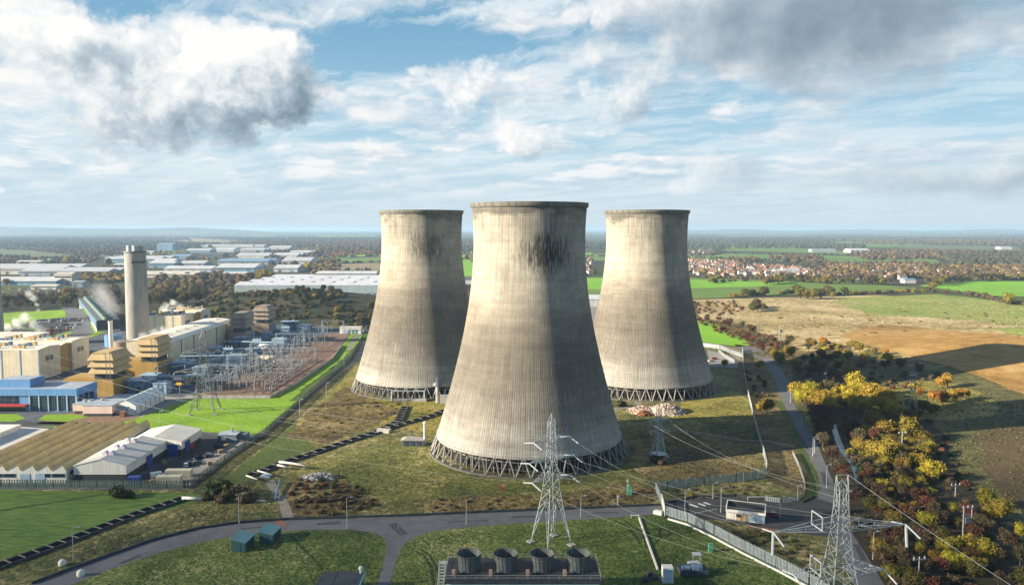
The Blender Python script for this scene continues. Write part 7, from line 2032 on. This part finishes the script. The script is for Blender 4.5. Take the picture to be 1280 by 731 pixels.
# rows of business units (front left px, front right px, ground row, depth, height)
UNITS = [(25, 135, 345, 90, 9, M_FROOF, M_FGREY, 'long ribbed grey-roofed shed at the far left, right part'), (-60, 78, 343, 120, 11, M_FROOF, M_FCREAM, 'long pale grey-roofed shed at the far left edge'), (-40, 70, 357, 55, 7, M_FWHITE, M_FBLUE, 'low white-roofed unit with blue wall at the far left'), (68, 90, 356, 26, 17, M_FCREAM, M_FCREAM, 'tall cream block in front of the far left sheds'), (38, 70, 362, 22, 5, M_FCREAM, M_FCREAM, 'low cream unit left of the tall cream block'),
         (90, 104, 359, 20, 8, M_FGREY, M_FGREY, 'small grey unit right of the tall cream block'), (130, 200, 328, 120, 9, M_FROOF, M_FBLUE, 'wide blue-walled unit behind the tall chimney'), (142, 156, 336, 30, 9, M_FWHITE, M_FWHITE, 'small white block just left of the tall chimney'), (186, 218, 335, 40, 11, M_FWHITE, M_FBLUE, 'white and blue block right beside the tall chimney'), (190, 216, 333, 60, 12, M_FWHITE, M_FWHITE, 'stepped white office right of the tall chimney'),
         (205, 264, 340, 50, 7, M_FWHITE, M_FWHITE, 'long low white unit with flat front right of the chimney'), (170, 245, 347, 50, 6, M_FCREAM, M_FCREAM, 'cream-roofed low unit before the long white one'), (215, 255, 333, 60, 7, M_FROOF, M_FGREY, 'grey-roofed unit behind the long white one'), (270, 318, 340, 70, 9, M_FWHITE, M_FBLUE, 'white hipped-roof unit with dark gable, left of the yellow trees'), (278, 310, 346, 30, 6, M_FWHITE, M_FWHITE, 'small white unit in front of the hipped-roof one'),
         (272, 335, 331, 100, 9, M_FBLUE, M_FGREY, 'wide blue-grey roofed unit in the middle of the park'), (295, 335, 323, 80, 8, M_FROOF, M_FCREAM, 'grey-roofed unit with cream front behind the wide blue-grey one'), (248, 278, 322, 60, 9, M_FDARK, M_FDARK, 'dark brown-roofed unit in the middle of the park'), (212, 236, 324, 50, 9, M_FBLUE, M_FBLUE, 'blue-roofed unit left of the dark brown one'), (342, 372, 340, 60, 8, M_FWHITE, M_FWHITE, 'white unit with pitched roof right of the yellow trees'), (340, 390, 349, 30, 5, M_FWHITE, M_FDARK, 'low dark-fronted unit just behind the distribution shed'),
         (395, 470, 346, 40, 6, M_FWHITE, M_FCREAM, 'long low cream-fronted row behind the right part of the distribution shed'), (352, 388, 330, 80, 8, M_FROOF, M_FWHITE, 'pale-roofed unit far right in the park, front'), (338, 372, 322, 100, 8, M_FWHITE, M_FWHITE, 'white-roofed unit far right in the park, middle'), (362, 388, 318, 90, 8, M_FWHITE, M_FBLUE, 'white-roofed unit far right in the park, back'), (300, 330, 315, 90, 9, M_FWHITE, M_FGREY, 'far white unit at the back of the park'), (268, 292, 315, 70, 9, M_FWHITE, M_FWHITE, 'far white unit with a peaked roof at the back of the park'), (232, 262, 316, 70, 9, M_FROOF, M_FBLUE, 'far blue-grey unit at the back of the park, left'),
         (196, 216, 313, 60, 24, M_FBLUE, M_FBLUE, 'tall blue office block at the back of the park'), (336, 362, 312, 80, 8, M_FROOF, M_FWHITE, 'farthest pale unit at the back right of the park'), (250, 330, 309, 60, 7, M_FROOF, M_FWHITE, 'low pale row at the very back of the park'), (164, 190, 318, 50, 7, M_FROOF, M_FWHITE, 'small pale unit behind the chimney top'), (20, 50, 330, 30, 6, M_FCREAM, M_FCREAM, 'small cream shed in the hedge behind the long grey roof'), (48, 62, 328, 24, 6, M_FWHITE, M_FCREAM, 'small white shed beside the lone yellow tree')]
for i, u in enumerate(UNITS): shed(*u[:3], u[3], u[4], u[5], u[6], u[7], doors=u[2] > 325)
for k in range(60):
    pn = lr.choice(('white', 'white', 'silver', 'red', 'blue'))
    q = G(lr.uniform(0, 100), lr.uniform(361, 366)); put_car(q.x, q.y, lr.choice((0, 1.57)), pn, pn + ' van or car in the crowded yard at the far left', pn + ' cars in the far left yard')
for px, py, w_, dp, h, m, lb in ((560, 349, 26, 60, 9, M_FWHITE, 'small white unit glimpsed between the left and largest towers'), (742, 383, 22, 40, 8, M_FWHITE, 'pale unit glimpsed between the largest and right-hand towers'), (575, 355, 30, 40, 7, M_FDARK, 'dark low unit glimpsed between the left and largest towers'), (1075, 316, 24, 60, 10, M_FWHITE, 'white farm buildings among trees beyond the village'), (1030, 315, 30, 40, 8, M_FGREY, 'grey farm sheds left of the white ones beyond the village'), (1258, 312, 14, 40, 9, M_FWHITE, 'lone white barn on the far plain at right'), (1212, 326, 6, 20, 7, M_FWHITE, 'small white house by the dark wood at right'), (1138, 354, 14, 16, 6, M_FBLUE, 'blue-roofed low building below the village'), (990, 342, 20, 26, 7, M_FWHITE, 'white flat-roofed school block in the estate'), (975, 343, 12, 22, 7, M_FWHITE, 'pale flat-roofed block beside the school in the estate')):
    shed(px - w_ / 2, px + w_ / 2, py, dp, h, m, M_FWHITE if m is not M_FGREY else M_FGREY, lb, 0, False, 'far_building', 'building', 'far low buildings')

# houses of the village: one small mesh each
HW = [mat('house_wall_' + str(i), [c], .3, 3, coord='obj') for i, c in enumerate(((.52, .48, .43), (.34, .20, .14), (.66, .64, .61), (.50, .42, .36)))]
HR = [mat('house_roof_' + str(i), [c], .3, 3, coord='obj') for i, c in enumerate(((.19, .085, .06), (.15, .09, .07), (.11, .10, .095), (.24, .12, .085)))]
hm = []
hr = random.Random(9)
for i in range(8):
    L_, W_, H_ = hr.uniform(9, 14), hr.uniform(7.5, 9), hr.uniform(4.6, 5.6)
    m = MB().box(-L_ / 2, L_ / 2, -W_ / 2, W_ / 2, 0, H_)
    m.prism([(-W_ / 2 - .4, H_ + .02), (W_ / 2 + .4, H_ + .02), (0, H_ + W_ * .42)], -L_ / 2 - .3, L_ / 2 + .3, 1, 'x')
    m.prism([(-W_ / 2 + .4, H_ - .1), (W_ / 2 - .4, H_ - .1), (0, H_ + W_ * .36)], -L_ / 2 - .32, -L_ / 2 - .31, 0, 'x')
    m.box(L_ * .25, L_ * .25 + .9, -.4, .5, H_ + W_ * .3, H_ + W_ * .42 + 1.3, 0)
    for x in (-L_ * .3, L_ * .1, L_ * .34):
        for z in (.9, 3.1): m.box(x - .6, x + .6, -W_ / 2 - .05, -W_ / 2 - .01, z, z + 1.2, 2)
    o = m.build('house', [HW[i % 4], HR[(i * 3 + i // 4) % 4], M_GLASS], None, False, True); hm.append(o.data); bpy.data.objects.remove(o)
def houses(poly_px, n, mind, label, group, seed):
    r_ = random.Random(seed); poly = [tuple(G(*p)[:2]) for p in poly_px]
    for x, y in scatter(poly, n, mind, r_, 60):
        o = bpy.data.objects.new('house', r_.choice(hm)); col.objects.link(o)
        o.location = (x, y, hz(x, y)); o.rotation_euler = (0, 0, r_.choice((0, 0, R(90), R(20), R(-25), R(110))))
        tag(o, label, 'house', group)
houses([(862, 326), (900, 327), (960, 334), (1010, 337), (1012, 343), (980, 347), (920, 346), (862, 344)], 150, 15, 'small house with tiled roof in the dense estate right of the right-hand tower', 'houses of the dense estate', 1)
houses([(1010, 340), (1060, 333), (1120, 333), (1160, 338), (1160, 345), (1110, 352), (1040, 350), (1012, 348)], 85, 19, 'small house with tiled roof among the village trees', 'houses of the village', 2)
houses([(1160, 341), (1290, 340), (1290, 348), (1180, 349)], 30, 22, 'small house with tiled roof among the trees near the right edge', 'houses near the right edge', 3)
houses([(690, 324), (742, 324), (742, 345), (690, 345)], 36, 16, 'small house with tiled roof seen in the gap between the largest and right-hand towers', 'houses in the tower gap', 4)
houses([(858, 314), (900, 314), (900, 318), (858, 318)], 14, 30, 'small house in the far hamlet beyond the dense estate', 'houses of the far hamlet', 5)
hv = dict(jit=14)
belt([(862, 326), (960, 333), (1010, 337), (1010, 345), (920, 347), (862, 345)], [('gold', 2), ('orange', 2), ('olive', 2), ('green', 1)], 46, 20, .8, 1.3, 'among the estate houses', 'among the estate houses', 1, 31) if False else None
# ------------------------------------------------------------------ far woods, hedgerows and hills (masses nobody could count)
def blobs_mesh(pts, m, name, rng, hmin, hmax, flat=1.0):
    """low leafy humps, one per (x, y): five-lobed jittered domes"""
    vs, fs = [], []
    for x, y in pts:
        h = rng.uniform(hmin, hmax); r = h * rng.uniform(.5, .85) * flat; z0 = hz(x, y)
        b = len(vs); n1 = 7
        for i, (q, zz) in enumerate(((.75, 0), (1.05, .35), (.8, .72), (.38, .95))):
            for j in range(n1):
                a = 6.283 * (j + .5 * i) / n1; k = rng.uniform(.7, 1.2)
                vs.append((x + r * q * k * math.cos(a), y + r * q * k * math.sin(a), z0 + h * (zz + rng.uniform(-.09, .09))))
        vs.append((x, y, z0 + h))
        for i in range(3):
            for j in range(n1): fs.append((b + i * n1 + j, b + i * n1 + (j + 1) % n1, b + (i + 1) * n1 + (j + 1) % n1, b + (i + 1) * n1 + j))
        for j in range(n1): fs.append((b + 3 * n1 + j, b + 3 * n1 + (j + 1) % n1, b + 4 * n1))
    mb = MB(); mb.v, mb.f, mb.m = vs, fs, [0] * len(fs)
    o = mb.build(name, m); o['kind'] = 'stuff'
    return o
W_DARK = mat('far_wood_dark', [(.028, .032, .022), (.055, .055, .034), (.085, .075, .045)], .02, 5, rough=.95, spec=.1)
W_BRN = mat('far_wood_brown', [(.050, .036, .022), (.085, .060, .034), (.13, .09, .045)], .02, 5, rough=.95, spec=.1)
W_GOLD = mat('far_wood_gold', [(.075, .060, .018), (.14, .10, .028), (.21, .14, .04)], .03, 5, rough=.95, spec=.1)
W_ORG = mat('far_wood_rust', [(.09, .045, .022), (.15, .075, .032), (.22, .12, .05)], .03, 5, rough=.95, spec=.1)
wr = random.Random(21)
def wood(name, poly_px, n, m, hmin, hmax, flat=1.0):
    poly = [tuple(G(*p)[:2]) for p in poly_px]; pts = []
    xs = [p[0] for p in poly]; ys = [p[1] for p in poly]
    while len(pts) < n:
        x, y = wr.uniform(min(xs), max(xs)), wr.uniform(min(ys), max(ys))
        if in_poly(x, y, poly): pts.append((x, y))
    return blobs_mesh(pts, m, name, wr, hmin, hmax, flat)
def far_row(name, lines, m, dens, hmin, hmax, jit=6):
    pts = []
    for ln in lines:
        W_ = V2(ln)
        for a, b in zip(W_[:-1], W_[1:]):
            for _ in range(max(2, int((b - a).length * dens))):
                p = a.lerp(b, wr.random()); pts.append((p.x + wr.uniform(-jit, jit), p.y + wr.uniform(-jit, jit)))
    return blobs_mesh(pts, m, name, wr, hmin, hmax)
# village and estate trees
wood('village_trees', [(862, 327), (1012, 337), (1012, 346), (862, 346)], 120, W_GOLD, 4, 9)
wood('village_trees', [(1012, 332), (1165, 330), (1165, 350), (1012, 349)], 260, W_BRN, 6, 13)
wood('village_trees', [(1030, 334), (1160, 332), (1165, 348), (1040, 349)], 140, W_GOLD, 6, 12)
wood('village_trees', [(1160, 336), (1300, 334), (1300, 350), (1170, 351)], 240, W_BRN, 6, 13)
wood('village_trees', [(1160, 336), (1300, 334), (1300, 350), (1170, 351)], 110, W_GOLD, 6, 12)
wood('village_trees', [(690, 324), (742, 324), (742, 346), (690, 346)], 70, W_BRN, 5, 9)
wood('dark_copse', [(1000, 333), (1022, 332), (1024, 339), (1002, 340)], 60, W_DARK, 8, 14)
wood('dark_copse', [(924, 332), (940, 331), (940, 336), (924, 337)], 24, W_DARK, 8, 13)
wood('brown_copse', [(955, 322), (1020, 320), (1035, 330), (990, 329)], 90, W_BRN, 7, 13)
wood('brown_copse', [(905, 325), (945, 324), (950, 328), (910, 329)], 46, W_BRN, 7, 12)
wood('dark_wood', [(1170, 322), (1290, 318), (1290, 332), (1200, 334)], 420, W_DARK, 9, 17)
wood('brown_wood', [(1060, 316), (1170, 314), (1180, 324), (1080, 325)], 260, W_BRN, 7, 13)
# long dark belts across the plain
for k, (poly, n, m) in enumerate([
    (((690, 302), (1040, 300), (1045, 310), (860, 312), (690, 312)), 1500, W_DARK), (((860, 313), (905, 312), (905, 319), (860, 320)), 120, W_DARK), (((1020, 308), (1080, 306), (1080, 310), (1020, 312)), 120, W_DARK),
    (((1040, 300), (1290, 300), (1290, 307), (1100, 306)), 800, W_BRN), (((860, 296), (1000, 297), (1290, 296), (1290, 300), (860, 301)), 900, W_DARK), (((860, 292), (1290, 291), (1290, 294), (860, 294)), 900, W_BRN), (((1030, 312), (1290, 314), (1290, 319), (1100, 318)), 380, W_BRN),
    (((-20, 300), (130, 299), (215, 303), (300, 306), (230, 312), (120, 312), (-20, 308)), 1500, W_DARK), (((-20, 296), (230, 296), (240, 301), (-20, 302)), 900, W_BRN), (((-20, 312), (110, 312), (190, 310), (190, 316), (100, 318), (40, 313)), 420, W_BRN), (((230, 297), (475, 297), (475, 303), (330, 303)), 900, W_DARK), (((290, 303), (475, 302), (475, 309), (310, 309)), 900, W_BRN),
    (((400, 306), (475, 306), (475, 318), (395, 318)), 420, W_BRN), (((-20, 291), (475, 290), (475, 294), (-20, 294)), 1100, W_DARK), (((560, 300), (600, 300), (600, 316), (560, 316)), 200, W_DARK), (((690, 290), (745, 290), (745, 300), (690, 300)), 200, W_BRN),
    (((-20, 318), (60, 323), (140, 321), (140, 328), (20, 333), (-20, 333)), 190, W_BRN), (((100, 338), (150, 334), (158, 345), (110, 350)), 170, W_BRN), (((90, 345), (158, 342), (158, 352), (100, 356)), 120, W_GOLD), (((190, 345), (330, 345), (345, 356), (260, 366), (190, 362)), 170, W_BRN), (((150, 312), (240, 316), (280, 325), (230, 335), (190, 326)), 110, W_GOLD), (((290, 318), (400, 310), (400, 330), (300, 340)), 150, W_BRN), (((385, 328), (420, 322), (430, 345), (390, 347)), 90, W_GOLD), (((405, 318), (470, 314), (470, 317), (405, 322)), 80, W_ORG)]):
    wood('far_woodland', poly, n, m, 5 if poly[0][1] > 310 else 8, 10 if poly[0][1] > 310 else 15, 1.15)
far_row('far_hedgerow', [[(690, 320), (860, 322), (960, 326), (1060, 329), (1180, 331)], [(860, 308), (960, 308), (1100, 313)], [(860, 315), (960, 318), (1060, 319)], [(1080, 314), (1280, 318)], [(400, 323), (480, 319)], [(400, 330), (480, 328)], [(400, 338), (480, 338)]], W_DARK, .12, 4, 8)
far_row('far_hedgerow', [[(-20, 309), (40, 313), (95, 319)], [(-20, 328), (60, 323), (160, 317)], [(860, 347), (940, 349), (1010, 352)], [(945, 345), (1000, 346), (1060, 350)], [(215, 304), (322, 303)]], W_BRN, .16, 4, 8)
for poly, n, m in ((((475, 290), (690, 290), (690, 300), (475, 301)), 700, W_DARK), (((475, 300), (690, 300), (690, 310), (475, 312)), 420, W_BRN), (((1290, 291), (1500, 291), (1500, 302), (1290, 302)), 700, W_DARK), (((1290, 304), (1500, 304), (1500, 318), (1290, 318)), 420, W_BRN), (((-220, 292), (-20, 292), (-20, 304), (-220, 304)), 600, W_DARK), (((-220, 308), (-20, 308), (-20, 330), (-220, 330)), 260, W_BRN), (((475, 316), (690, 316), (690, 330), (475, 330)), 120, W_GOLD), (((1290, 334), (1480, 330), (1480, 350), (1290, 350)), 120, W_BRN)):
    wood('far_woodland', poly, n, m, 7, 14, 1.15)
# low hills on the horizon (left)
hb = MB(); hx = np.linspace(-11500, -2600, 90); rows = 7
for j in range(rows):
    f = j / (rows - 1)
    for x in hx:
        y = 11500 + 2600 * f
        e = math.exp(-((x + 8200) / 2300) ** 2) * 125 + math.exp(-((x + 5100) / 1200) ** 2) * 85 + math.exp(-((x + 11000) / 1500) ** 2) * 75
        hb.v.append((x, y, -2 + (e + 14 * noise.noise((x / 600, f, 2)) * min(1, e / 30)) * math.sin(math.pi * min(1, f * 1.0)) ** .8))
hb.f = [(j * 90 + i, j * 90 + i + 1, (j + 1) * 90 + i + 1, (j + 1) * 90 + i) for j in range(rows - 1) for i in range(89)]; hb.m = [0] * len(hb.f)
o = hb.build('hills', mat('hill_fields', [(.035, .045, .025), (.07, .085, .035), (.12, .12, .06)], .0016, 6, spread=(.4, .6)), None, True); o['kind'] = 'structure'
hb = MB(); hx = np.linspace(3000, 16000, 80)
for j in range(rows):
    f = j / (rows - 1)
    for x in hx:
        y = 17000 + 3000 * f
        hb.v.append((x, y, -2 + (62 + 40 * noise.noise((x / 1500, 3, 2)) + 10 * noise.noise((x / 400, 9, 1))) * math.sin(math.pi * f) ** .8))
hb.f = [(j * 80 + i, j * 80 + i + 1, (j + 1) * 80 + i + 1, (j + 1) * 80 + i) for j in range(rows - 1) for i in range(79)]; hb.m = [0] * len(hb.f)
o = hb.build('hills', bpy.data.materials['hill_fields'], None, True); o['kind'] = 'structure'

# ------------------------------------------------------------------ steam
def steam(name, label, puffs, dens, seed, px_loc):
    """a cloud of steam: soft volume of its own density inside a lumpy shell"""
    m = bpy.data.materials.new(name + '_vapour'); m.use_nodes = True
    t = N(m.node_tree); t.n.remove(t.n['Principled BSDF'])
    v = t.n.new('ShaderNodeVolumePrincipled'); v.inputs['Color'].default_value = (.97, .97, .97, 1); v.inputs['Anisotropy'].default_value = .2
    ob = t.n.new('ShaderNodeTexCoord').outputs['Object']
    d = None
    for (x, y, z, r) in puffs:
        q = t.math('SUBTRACT', 1.0, t.math('DIVIDE', t.vmath('DISTANCE', ob, (x, y, z)), r), clamp=True)
        d = q if d is None else t.math('MAXIMUM', d, q)
    nn = t.noise(t.vmath('ADD', ob, (seed * 13, 0, 0)), .30, 6, .65)
    dd = t.math('MULTIPLY', t.maprange(t.math('ADD', d, t.math('MULTIPLY', t.math('SUBTRACT', nn, .5), 2.0)), .25, .8), dens)
    t.put(v.inputs['Density'], dd)
    t.l.new(v.outputs[0], t.n['Material Output'].inputs['Volume'])
    xs, ys, zs, rs = zip(*puffs)
    o = MB().box(min(x - r for x, r in zip(xs, rs)), max(x + r for x, r in zip(xs, rs)), min(y - r for y, r in zip(ys, rs)), max(y + r for y, r in zip(ys, rs)), min(z - r for z, r in zip(zs, rs)), max(z + r for z, r in zip(zs, rs))).build(name, m)
    o.location = px_loc; tag(o, label, 'steam', None, 'stuff')
    m.cycles.volume_step_rate = 2.0 if hasattr(m.cycles, 'volume_step_rate') else 1
    return o
steam('steam', 'dense white steam cloud drifting off behind the nearest boiler house', [(0, 0, 0, 5), (5, 0, 4, 6), (11, 3, 7, 7), (17, 4, 11, 6.5), (23, 5, 6, 6), (28, 5, 2, 5)], .28, 1, (-420, 640, 4))
steam('steam', 'small steam plume rising beyond the green bank at far left', [(0, 0, 0, 3), (-1, 0, 6, 4), (-5, 2, 13, 6), (-10, 3, 17, 6)], .14, 2, (-503, 826, 3))
steam('steam', 'steam puffs on the roof of the boiler house beside the tall chimney', [(0, 0, 0, 3.5), (4, 0, 3, 4.5), (9, 2, 5, 5), (14, 4, 2, 4)], .20, 3, (-288, 640, 23))
steam('steam', 'faint steam on the near end of the long hall roof', [(0, 0, 0, 5), (6, 3, 2, 5), (11, 6, 3, 5)], .12, 4, (-244, 514, 18))
steam('steam', 'thin steam veil hanging over the long cooling bank', [(0, 0, 0, 11), (-18, 30, 2, 13), (-38, 62, 4, 14), (-60, 98, 6, 15), (-84, 136, 8, 16)], .020, 5, (-362, 706, 15))

# ------------------------------------------------------------------ haze
hz_m = bpy.data.materials.new('haze_air'); hz_m.use_nodes = True
t = N(hz_m.node_tree); t.n.remove(t.n['Principled BSDF'])
v = t.n.new('ShaderNodeVolumePrincipled'); v.inputs['Color'].default_value = (.48, .70, .96, 1); v.inputs['Density'].default_value = HAZE; v.inputs['Anisotropy'].default_value = 0.1
t.l.new(v.outputs[0], t.n['Material Output'].inputs['Volume'])
o = MB().box(-41500, 41500, -4000, 46500, -3.5, 118).build('haze', hz_m); o['kind'] = 'stuff'
# render settings
sc.cycles.max_bounces = 5; sc.cycles.diffuse_bounces = 2; sc.cycles.glossy_bounces = 2; sc.cycles.transmission_bounces = 2; sc.cycles.transparent_max_bounces = 8; sc.cycles.volume_bounces = 1
sc.cycles.use_denoising = True
